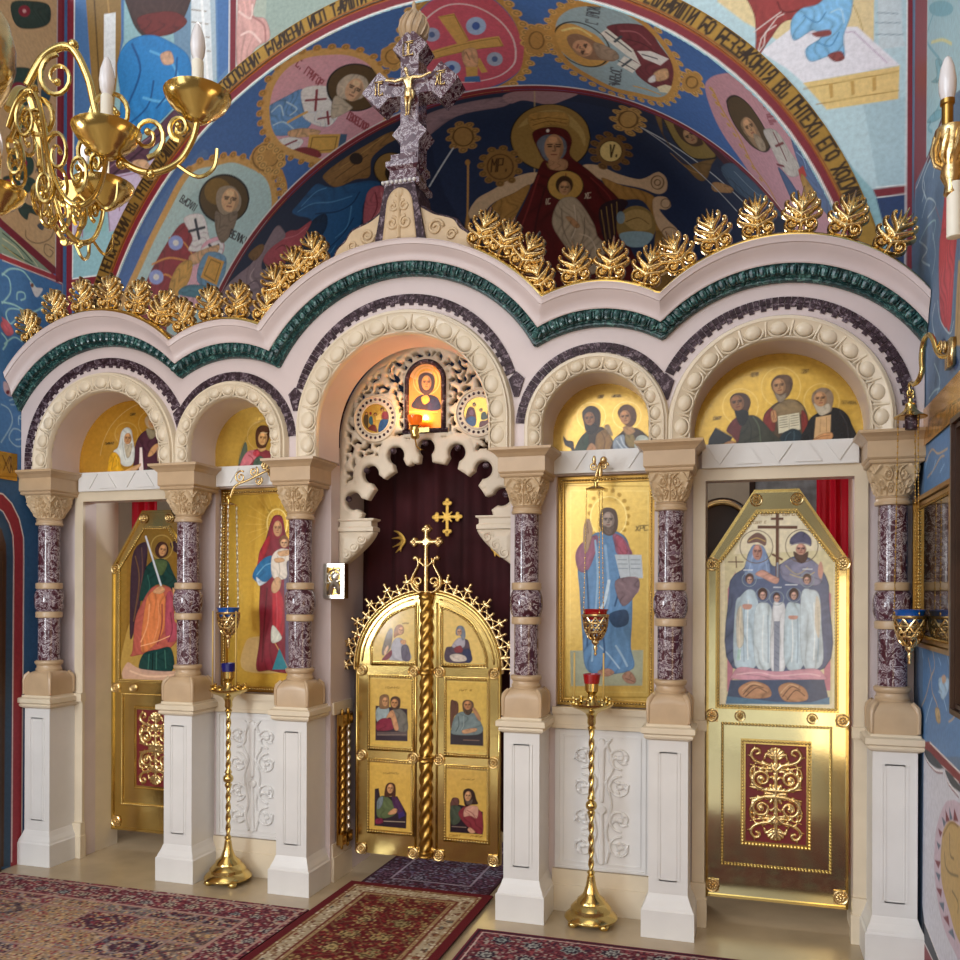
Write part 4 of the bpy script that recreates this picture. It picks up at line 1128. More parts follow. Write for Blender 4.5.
PAINT['lit_icon'] = ('''O e6b98a/.6|60 3386 41 3344 -8 3321 -69 3326 -118 3357 -137 3402 -118 3444 -68 3467 -7 3462 42 3431
C gf0b040/.9 13.9|79 3308 72 3278 53 3255 26 3243 -5 3246 -32 3261 -51 3287 -58 3318 -51 3349 -32 3372 -4 3383 26 3381 54 3365 73 3339 79 3308
C gf0c060/.8 6.3|102 3306 93 3267 67 3237 31 3222 -10 3225 -47 3245 -72 3279 -81 3320 -72 3360 -46 3390 -9 3405 32 3401 68 3381 93 3347 102 3306
S 2c1c1c|-85 3138 -72 3193 -26 3221 53 3215 98 3181 98 3114
S d89a30|-26 3202 14 3218 33 3180 -6 3158
S 2a2440|33 3180 85 3195 98 3120 20 3119
O 4a2812|-48 3308 -38 3351 8 3366 57 3344 69 3294 56 3246 27 3223 -12 3226 -39 3258
S 5a3416|-19 3257 11 3243 43 3253 33 3223 -6 3222
O d99440|45 3295 38 3268 21 3252 0 3253 -17 3272 -23 3300 -17 3328 0 3344 21 3343 38 3324
O d99440*68/.6|23 3335 44 3305 41 3272 24 3251 32 3287 28 3311
O d99440*120/.7|-6 3335 18 3335 19 3316 -5 3317
L 3a1a08 4.6|4 3310 -12 3310
L 3a1a08/.9 6.6|0 3303 -8 3303
L 3a1a08 4.6|18 3309 34 3307
L 3a1a08/.9 6.6|22 3301 30 3300
C d99440*50/.8 4.6|13 3305 15 3287 7 3286
L 7a2f28/.85 4.6|2 3274 19 3272
L e6a040 8.8|-118 3116 85 3103''', 'ge08a2c')  # gold tinted orange: the lamp's glow is put into the base colour
PAINT['roundel_left'] = ('''S 4a3a22|-443 3078 -431 3119 -408 3121 -405 3061 -409 3020 -431 3042
S 2f5a66|-401 3058 -399 3096 -378 3101 -371 3059 -378 3042
S 6a2a22|-409 3020 -378 3046 -352 3037 -341 2995 -379 3004
S 1d4a7a|-333 2995 -326 3053 -303 3079 -258 3070 -258 3032 -296 3003
S 8a2a2c|-307 3083 -303 3124 -273 3129 -254 3101 -258 3077
O 3a2414|-290 3143 -293 3134 -300 3130 -309 3130 -316 3136 -319 3145 -316 3153 -309 3158 -300 3157 -293 3151
O 3a2414|-408 3123 -411 3116 -416 3112 -423 3112 -429 3117 -431 3124 -429 3131 -423 3135 -416 3134 -410 3130
O 7a1c22|-380 3121 -381 3114 -386 3110 -392 3110 -397 3115 -399 3122 -397 3129 -392 3133 -386 3132 -381 3128
O 5a3a1c|-342 3113 -344 3106 -351 3102 -360 3102 -366 3107 -369 3115 -366 3122 -360 3126 -351 3126 -344 3121
O b5824c|-296 3139 -297 3134 -301 3131 -306 3131 -310 3135 -311 3140 -309 3144 -306 3147 -301 3147 -297 3144
O b5824c|-412 3120 -413 3116 -417 3114 -421 3114 -425 3117 -426 3121 -424 3125 -421 3128 -417 3127 -413 3124
O b5824c|-347 3111 -349 3107 -352 3104 -357 3105 -361 3107 -362 3112 -361 3116 -357 3118 -352 3118 -349 3115
P d9b860|-352 3100 -318 3115 -314 3077 -348 3075''', 'gcfa648')
PAINT['roundel_right'] = ('''S 5a2a22|276 3019 284 3086 301 3122 333 3116 347 3075 350 3021 322 3003
S 244a78|280 3012 287 3052 322 3063 347 3045 343 3002 301 3001
S 7a4a5c|301 3091 319 3107 333 3089 329 3069 308 3071
S 5a2420|371 2986 378 3026 413 3031 441 3042 441 3016 406 2991
S 3a4434|382 3043 386 3079 407 3088 420 3070 424 3043 399 3035
S 3a2228|424 3043 427 3090 441 3109 455 3088 448 3049
O 3a2414|349 3137 346 3129 340 3124 333 3125 327 3130 325 3138 327 3147 333 3151 340 3151 346 3145
O b5824c|344 3133 343 3128 339 3125 335 3125 332 3129 330 3134 332 3139 335 3142 340 3141 343 3138
O 3a2414|393 3099 391 3092 386 3088 379 3088 373 3093 371 3100 373 3107 379 3111 386 3111 391 3106
O b5824c|388 3096 387 3092 384 3090 380 3090 377 3093 376 3097 377 3100 380 3103 384 3102 387 3100''', 'gd0a84c')
PAINT['soffit'] = ('''C 5578a8/.5 105.9|6234 319 5875 392 5578 420
C 5578a8/.5 83.7|6887 529 6482 553 6191 589
O a9c6c8|7854 609 7557 571 7203 612 6959 616 6684 608 6424 579 6288 608 6172 736 6074 843 6026 991 5993 1215 6047 1399 6170 1569 6344 1651 6597 1661 6901 1680 7208 1703 7561 1748
O 7d9ea2/.35|6506 736 6307 881 6222 1154 6380 1234 6617 1007
S 862a34|7611 741 7293 736 6896 769 6690 814 6695 967 6762 1088 7051 1107 7392 1112 7662 1143
C c98a48 15.1|7078 731 6972 863 6916 1077
C c98a48 15.3|7225 778 7097 904 7117 1085
C c98a48 12.2|6840 768 6809 910 6857 1076
O 8f9fd8|6817 924 6851 933 6883 911 6901 867 6898 820 6875 786 6842 778 6810 799 6792 841 6794 889
O 8f9fd8|7122 895 7157 899 7189 873 7205 827 7199 780 7175 750 7141 747 7110 771 7094 816 7098 863
O d8dcf0|6834 883 6848 887 6861 878 6869 860 6867 841 6858 827 6844 823 6831 832 6824 849 6825 869
O d8dcf0|7138 852 7152 853 7165 843 7172 824 7170 805 7160 792 7146 791 7133 801 7126 820 7128 839
O 8f9fd8|7055 1603 7088 1611 7117 1592 7131 1553 7123 1509 7098 1477 7065 1469 7037 1487 7023 1525 7030 1569
S dfd9dc|6658 800 6552 949 6673 1155 6714 1275 6848 1026 6746 987
S d9a8b8|6748 1121 6613 1254 6716 1381 6885 1232
S dcd6da|6807 1125 6635 1275 6719 1374 6827 1301
L 2f3440 24.8|6716 920 6627 1038
L 2f3440 25.0|6616 911 6722 1055
L 2f3440 22.9|6809 1194 6680 1282
L 2f3440 23.0|6720 1188 6748 1305
S d5a6b4|7081 1105 6876 1179 6783 1334 7123 1404 7345 1263
O 4d3a16|6238 1261 6351 1319 6466 1262 6536 1117 6534 950 6467 825 6360 781 6252 828 6180 952 6174 1117
C 141210 16.1|6238 1261 6317 1314 6404 1308 6480 1245 6530 1140 6544 1019 6521 908 6467 825 6392 784 6311 790 6239 841 6187 931 6168 1045 6185 1163 6238 1261
O 8a6a24/.6|6278 1052 6338 1083 6400 1055 6437 982 6437 893 6400 824 6341 798 6282 822 6244 890 6242 978
O 8f806c|6409 987 6312 930 6239 1033 6271 1187 6372 1250 6463 1132
O c9a27a|6303 1188 6359 1211 6405 1190 6425 1136 6411 1071 6369 1018 6315 997 6269 1014 6248 1065 6261 1131
O c9a27a*68/.6|6259 1078 6287 1172 6348 1213 6402 1198 6332 1168 6295 1125
O c9a27a*120/.7|6291 1012 6266 1067 6295 1097 6320 1040
L 3a2a1c 11.4|6323 1070 6340 1031
L 3a2a1c/.9 16.2|6340 1070 6349 1050
L 3a2a1c 11.4|6310 1103 6296 1145
L 3a2a1c/.9 16.2|6319 1124 6312 1145
C c9a27a*50/.8 11.4|6322 1097 6350 1128 6360 1110
L 7a2f28/.85 11.4|6388 1113 6371 1158
S 756656|6475 1043 6456 1148 6372 1250 6527 1338 6651 1312 6602 1174
S c9a27a|6882 1051 6782 1149 6677 1289 6760 1315 6862 1214 6926 1128
S c2964a|7177 994 6978 992 6903 1111 7055 1176 7224 1107
S 6a94b4|7022 1265 6791 1202 6736 1448 6982 1544
P c99a48|6981 1281 6795 1243 6768 1447 6971 1506
L 8a6426 10.1|6947 1307 6812 1293 6798 1419 6951 1461 6947 1307
S 4f7f92|7187 1129 7079 1192 6996 1505 7097 1481
T 2a2a30 9.8|6566 569 1 329 -50 -4|С. ВАСИЛІЙ
T 2a2a30 11.5|6575 1337 -22 269 -58 -28|ВЕЛИКІЙ
C c49a58 60.6|7854 609 7557 571 7203 612 6959 616 6684 608 6424 579 6288 608 6172 736 6074 843 6026 991 5993 1215 6047 1399 6170 1569 6344 1651 6597 1661 6901 1680 7208 1703 7561 1748
B b98a44 30.7 83.8|6414 570 6269 588 6145 706 6051 816 5997 977 5956 1217 6022 1440 6146 1614 6015 1452 5956 1217 5997 977 6051 816 6145 706 6269 588
B c9a05c 39.0 66.1|5907 957 5811 1018 5806 1187 5893 1285 5983 1202 5983 1031
O b58a48|5800 1241 5871 1290 5950 1265 6005 1176 6016 1063 5980 970 5912 929 5836 952 5780 1030 5766 1140
C 7a5a28 12.6|5839 1183 5867 1206 5899 1209 5930 1190 5953 1154 5964 1109 5960 1064 5943 1027 5916 1007 5885 1005 5855 1022 5832 1056 5820 1099 5823 1145 5839 1183
C 7a5a28 12.7|5811 1225 5853 1262 5903 1266 5951 1236 5986 1180 6002 1110 5996 1041 5970 986 5929 955 5881 952 5835 978 5800 1029 5782 1095 5786 1165 5811 1225
C b98a44 54.8|5913 1313 5988 1496 6121 1592 6221 1610
B c9a05c 29.4 71.9|5957 1362 6009 1525 6112 1608 6203 1643 6107 1617 6008 1528
O cb9aa8|5637 703 5496 564 5334 496 5172 508 5025 587 4893 696 4810 858 4802 1080 4856 1342 5017 1590 5212 1704 5434 1684 5593 1599 5697 1370 5767 1106 5736 889
O b7848f/.4|5324 1420 5037 1341 4903 1306 5059 1580 5315 1650
S 5f8cc0|5648 713 5458 739 5334 783 5414 966 5459 1121 5579 1130 5723 993 5730 848
C a9c8e6 11.5|5620 771 5541 772 5576 873
C a9c8e6 11.8|5489 787 5469 904 5540 916
C a9c8e6 11.9|5682 885 5612 926 5593 1049
S e6e6ea|5335 773 5174 914 5269 1121 5283 1215 5387 1255 5461 1108 5432 945
L 7f2a34 21.2|5263 864 5373 1034
L 7f2a34 21.0|5375 891 5257 990
S dfe2e8|5458 988 5254 1161 5293 1245 5390 1261 5463 1127
L 7f2a34 19.0|5310 1118 5368 1245
L 7f2a34 18.9|5400 1128 5275 1213
O 4f3a18|4850 1181 4950 1299 5080 1311 5186 1212 5226 1049 5189 895 5093 802 4972 794 4869 873 4821 1017
C 15110d 15.7|4850 1181 4916 1274 5005 1319 5098 1303 5174 1231 5218 1122 5223 1002 5189 895 5125 820 5042 788 4955 801 4881 857 4832 950 4821 1065 4850 1181
S b9ac9a|5099 910 4991 893 4916 996 4950 1127 5050 1184 5151 1093 5166 1009
O cba584|5012 1138 5068 1170 5113 1158 5130 1108 5113 1042 5070 984 5016 955 4971 964 4953 1010 4968 1077
O cba584*68/.6|4964 1025 4996 1121 5057 1170 5110 1165 5040 1125 5001 1076
O cba584*120/.7|4993 966 4970 1015 5000 1049 5022 997
L 3a2a1c 11.1|5027 1027 5042 992
L 3a2a1c/.9 15.8|5044 1030 5051 1012
L 3a2a1c 11.1|5015 1058 5003 1096
L 3a2a1c/.9 15.8|5025 1079 5019 1099
C cba584*50/.8 11.1|5027 1054 5056 1088 5065 1072
L 7a2f28/.85 11.1|5092 1080 5078 1121
S b3a794|5184 1015 5141 1188 5151 1237 5284 1229 5314 1182
C c9a25c 24.0|5585 960 5485 981 5431 995
S c9a27a|5635 1037 5535 1112 5451 1254 5522 1253 5650 1111
P c9a04e|5537 1213 5349 1418 5471 1580 5665 1374
P 3d5c7c|5349 1418 5309 1463 5389 1577 5471 1580
L 8a6426 10.1|5533 1260 5384 1422 5472 1534 5627 1369 5533 1260
S e2e4e8|5769 1034 5661 1091 5601 1218 5675 1249 5774 1167
L 7f2a34 18.8|5758 1119 5639 1173
S 7c2c30|5750 1224 5640 1280 5572 1419 5597 1501 5711 1391
T 8a3a44 10.9|5264 545 -34 312 -53 -32|С. ГРИГОР
T 8a3a44 12.8|5229 1300 -58 268 -50 -61|ДВОЕСЛОВ
C c49a58 64.8|5637 703 5496 564 5334 496 5172 508 5025 587 4893 696 4810 858 4802 1080 4856 1342 5017 1590 5212 1704 5434 1684 5593 1599 5697 1370 5767 1106 5736 889 5637 703
B b98a44 30.9 84.3|5663 671 5505 524 5336 454 5163 469 5005 551 4873 655 4771 831 4763 1084 4821 1368 4993 1638 5218 1783 5450 1747 5620 1646 5732 1396 5804 1108 5771 867
B c9a05c 38.0 70.2|4706 864 4602 804 4542 877 4608 1007 4704 1013
O b58a48|4561 957 4608 1020 4669 1040 4722 1007 4745 937 4730 858 4684 800 4624 783 4573 811 4548 877
C 7a5a28 11.9|4596 938 4614 967 4639 985 4666 987 4688 974 4702 947 4705 913 4697 879 4678 851 4653 834 4627 832 4605 845 4591 870 4587 903 4596 938
B c9a05c 36.2 72.3|5836 981 5803 1082 5826 1215 5931 1285 5963 1176 5938 1046
O bf5468|3707 1068 3792 1304 3952 1462 4133 1537 4330 1515 4476 1393 4560 1186 4560 966 4493 782 4371 610 4215 485 4058 436 3889 446 3772 557 3707 771
C e6c8cc 12.2|3780 1091 3842 1262 3997 1401 4205 1432 4380 1354 4480 1187 4493 975 4435 809 4315 654 4156 555 4026 545 3906 607 3807 745 3765 927 3780 1091
P c59c54|4207 636 4090 631 4082 931 4173 978
P c59c54|4415 975 3858 920 3855 1038 4452 1071
P c59c54|4120 1166 4070 1152 4064 1334 4112 1337
L 8a6426 5.9|4194 640 4095 646 4089 929
L 8a6426 6.5|4417 999 3872 942 3862 1038 4441 1063
O 9aa4c4|4260 821 4285 860 4321 876 4354 864 4370 827 4364 781 4339 744 4303 729 4271 741 4254 775
O 9ab4e0|3916 800 3947 856 3993 885 4036 877 4059 835 4053 776 4022 724 3978 697 3936 703 3912 742
O 9aa8c0|3907 1193 3932 1242 3971 1269 4007 1263 4027 1226 4023 1175 3997 1128 3960 1103 3924 1108 3903 1142
O 9ab4e0|4243 1232 4271 1277 4313 1295 4352 1280 4373 1237 4368 1185 4340 1143 4299 1127 4260 1141 4239 1180
O 4a6090|4292 809 4303 826 4317 833 4329 829 4335 814 4332 794 4321 778 4307 771 4295 775 4290 790
O 3a58a0|3958 794 3971 818 3990 832 4007 829 4015 810 4013 785 3999 761 3981 748 3964 751 3955 768
O 4a6090|3943 1188 3954 1209 3969 1220 3982 1218 3989 1203 3987 1181 3977 1161 3962 1150 3948 1152 3941 1166
O 3a58a0|4285 1218 4296 1237 4311 1245 4324 1240 4330 1224 4327 1202 4316 1183 4301 1175 4288 1179 4282 1196
S c99c78|4174 1051 4076 1028 4073 1114 4125 1254 4204 1232
C 8a5c40 7.6|4146 1059 4148 1158
P c59c54|4204 1232 4118 1256 4153 1366 4236 1354
P 3f70a8|4250 1350 4138 1370 4154 1448 4271 1411
C b58a44 51.6|3685 1068 3787 1343 3959 1516 4149 1590 4347 1566 4503 1422 4593 1207 4594 972 4518 770 4389 581 4223 452 4051 398 3877 408 3750 528 3680 749 3685 1068
B c9a05c 37.9 85.3|3662 1067 3767 1356 3951 1545 4154 1632 4360 1604 4523 1454 4626 1229 4617 972 4537 760 4400 554 4222 411 4041 370 3868 380 3728 498 3653 727
B c9a05c 39.2 60.2|3635 858 3528 813 3502 922 3557 1084 3656 1132 3688 1013
O b58a48|3501 960 3543 1061 3606 1128 3666 1132 3697 1071 3690 974 3647 878 3586 818 3529 813 3496 866
C 7a5a28 12.4|3541 964 3557 1010 3582 1048 3609 1070 3633 1071 3650 1052 3656 1017 3650 973 3634 928 3610 893 3583 872 3559 870 3542 887 3536 921 3541 964
O 93abb4|3463 841 3404 688 3294 562 3151 482 2959 435 2845 447 2712 506 2605 626 2535 792 2540 969 2605 1204 2718 1358 2916 1421 3107 1447 3275 1362 3415 1229 3472 1033
S 6e2f38|3022 663 2737 518 2635 663 2539 833 2555 1065 2728 1214 2876 1142 2885 945 2968 763
C 9a5a60 15.1|2929 674 2801 625 2713 697
C 4a1c24 12.4|2892 744 2767 729 2649 782
P dfd8d2|3104 784 3028 697 2863 839 2827 993 2923 946
P dfd8d2|3023 1096 2948 958 2827 997 2912 1142
L 36464e 15.9|3046 739 2884 872
L 36464e 18.4|2996 821 2932 732
L 36464e 16.3|2985 1098 2894 969
L 36464e 15.1|3001 1043 2888 1087
P e2dade|2832 840 2724 775 2583 763 2663 896 2791 901
L 36464e 12.9|2797 857 2680 831
O c59a52|3454 877 3401 780 3290 731 3180 774 3107 830 3061 953 3063 1051 3157 1173 3286 1217 3397 1143 3455 1015
C 14110d 13.1|3082 1052 3151 1153 3242 1212 3336 1211 3413 1152 3457 1052 3461 937 3426 831 3361 752 3277 709 3189 709 3113 750 3063 829 3052 935 3082 1052
C e6d08a/.8 21.1|3376 826 3257 770 3172 826
O 8d6c54|3358 896 3270 834 3158 877 3074 954 3005 990 3043 1066 3163 1103 3273 1119 3350 1028
O c79a78|3307 1096 3337 1059 3339 1000 3313 941 3269 903 3223 899 3192 931 3189 988 3214 1051 3260 1092
O c79a78*68/.6|3226 1051 3293 1099 3335 1071 3343 1009 3304 1052 3266 1054
O c79a78*120/.7|3194 965 3221 1036 3249 1031 3221 961
L 3a241c 10.7|3240 983 3222 935
L 3a241c/.9 15.3|3246 967 3236 943
L 3a241c 10.7|3257 1022 3279 1070
L 3a241c/.9 15.3|3273 1030 3283 1054
C c79a78*50/.8 10.7|3257 1006 3285 1004 3277 980
L 7a2f28/.85 10.7|3287 957 3309 1008
S 95816e|3162 897 3008 929 3006 1029 3152 1077
S c9a27a|2731 1032 2617 895 2613 1005 2717 1123
S e0d8dc|2792 1149 2726 1045 2728 1127 2777 1180
P e0d0b0|2726 1198 2649 1112 2565 1079 2589 1181 2705 1247
C c9a04e 14.2|2927 1313 2818 1291 2709 1282
T 3a3a44 8.9|3180 686 -57 -204 -83 -4|С. ВАСИЛ
T 3a3a44 10.6|3133 1403 -57 -257 -81 -10|АМВРОС
C bb8e48 57.5|3463 841 3404 688 3294 562 3151 482 2959 435 2845 447 2712 506 2605 626 2535 792 2540 969 2605 1204 2718 1358 2916 1421 3107 1447 3275 1362 3415 1229 3472 1033 3463 841
B c9a05c 30.3 75.7|3488 845 3422 664 3298 526 3143 442 2939 387 2820 399 2681 454 2568 574 2498 745 2501 947 2580 1227 2726 1422 2932 1481 3132 1514 3306 1422 3450 1273 3504 1057
B c9a05c 39.7 74.5|2448 835 2375 754 2339 817 2378 971 2452 1037 2486 965
O b58a48|2326 814 2348 903 2396 990 2451 1039 2491 1029 2500 966 2476 878 2429 797 2376 751 2337 757
C 7a5a28 13.4|2363 848 2371 884 2387 921 2408 953 2430 973 2449 976 2460 962 2462 935 2454 899 2439 863 2418 833 2396 814 2378 810 2366 822 2363 848
O b98d9a|2301 898 2246 684 2072 455 1946 339 1844 356 1635 366 1469 346 1286 339 1073 356 887 284 796 598 1266 1712 1470 1555 1751 1619 2012 1458 2202 1251
O 4a3a22|2118 828 2088 742 2026 660 1938 632 1849 666 1757 745 1715 854 1772 1020 1896 1113 2022 1071 2094 964
C 14100c 13.0|2118 828 2088 742 2026 660 1938 632 1849 666 1757 745 1715 854 1772 1020 1896 1113 2022 1071 2094 964 2118 828
S 8a7258|2001 981 1956 821 1879 786 1800 868 1763 967 1831 1075 1928 1061
O b28c68|1864 805 1844 856 1850 926 1879 987 1921 1014 1958 994 1977 937 1970 868 1941 812 1901 788
O b28c68*68/.6|1932 818 1874 795 1844 842 1846 917 1872 852 1901 834
O b28c68*120/.7|1970 898 1938 832 1918 851 1950 917
L 2a1c14 8.7|1932 903 1953 949
L 2a1c14/.9 12.4|1930 924 1941 948
L 2a1c14 8.7|1913 865 1889 822
L 2a1c14/.9 12.4|1899 864 1888 842
C b28c68*50/.8 8.7|1915 884 1894 899 1904 924
L 7a2f28/.85 8.7|1898 956 1873 905
S 9a8c78|1880 932 1784 887 1757 981 1823 1064
T 8a4a58 9.9|1730 399 -66 116 59 95|С. ПЕТР
S b4b2ae|1785 768 1693 619 1612 597 1515 634 1392 643 1429 806 1521 953 1630 946 1718 859
L 6a2028 17.0|1688 658 1549 795
L 6a2028 16.2|1662 787 1593 640
L 6a2028 17.5|1637 991 1570 907
S 4d6690|1536 454 1397 442 1237 359 1016 283 868 278 977 565 1185 713 1382 691
C 9ab4d8 9.1|1460 545 1390 513 1347 565
C 9ab4d8 9.4|1247 429 1179 473 1080 413
P a8352f|1427 714 1383 584 1336 632 1381 802
S a07c3c|1393 711 1332 669 1171 661 1148 734 1226 891 1358 831
S 40587e|1626 1033 1520 975 1296 1030 1402 1237
C bb8e48 20.5|2231 829 2154 990 2023 1139 1881 1371 1703 1454 1584 1574
B c9a05c 19.9 66.3|2267 749 2183 1001 2056 1179 1914 1369 1757 1489 1914 1369 2056 1179 2183 1001
L f2ece8 12|-50 456 8500 456
L 7a222c 50|-50 1572 8500 1572
L f2ece8 12|-50 1541 8500 1541''', '3f67a6')
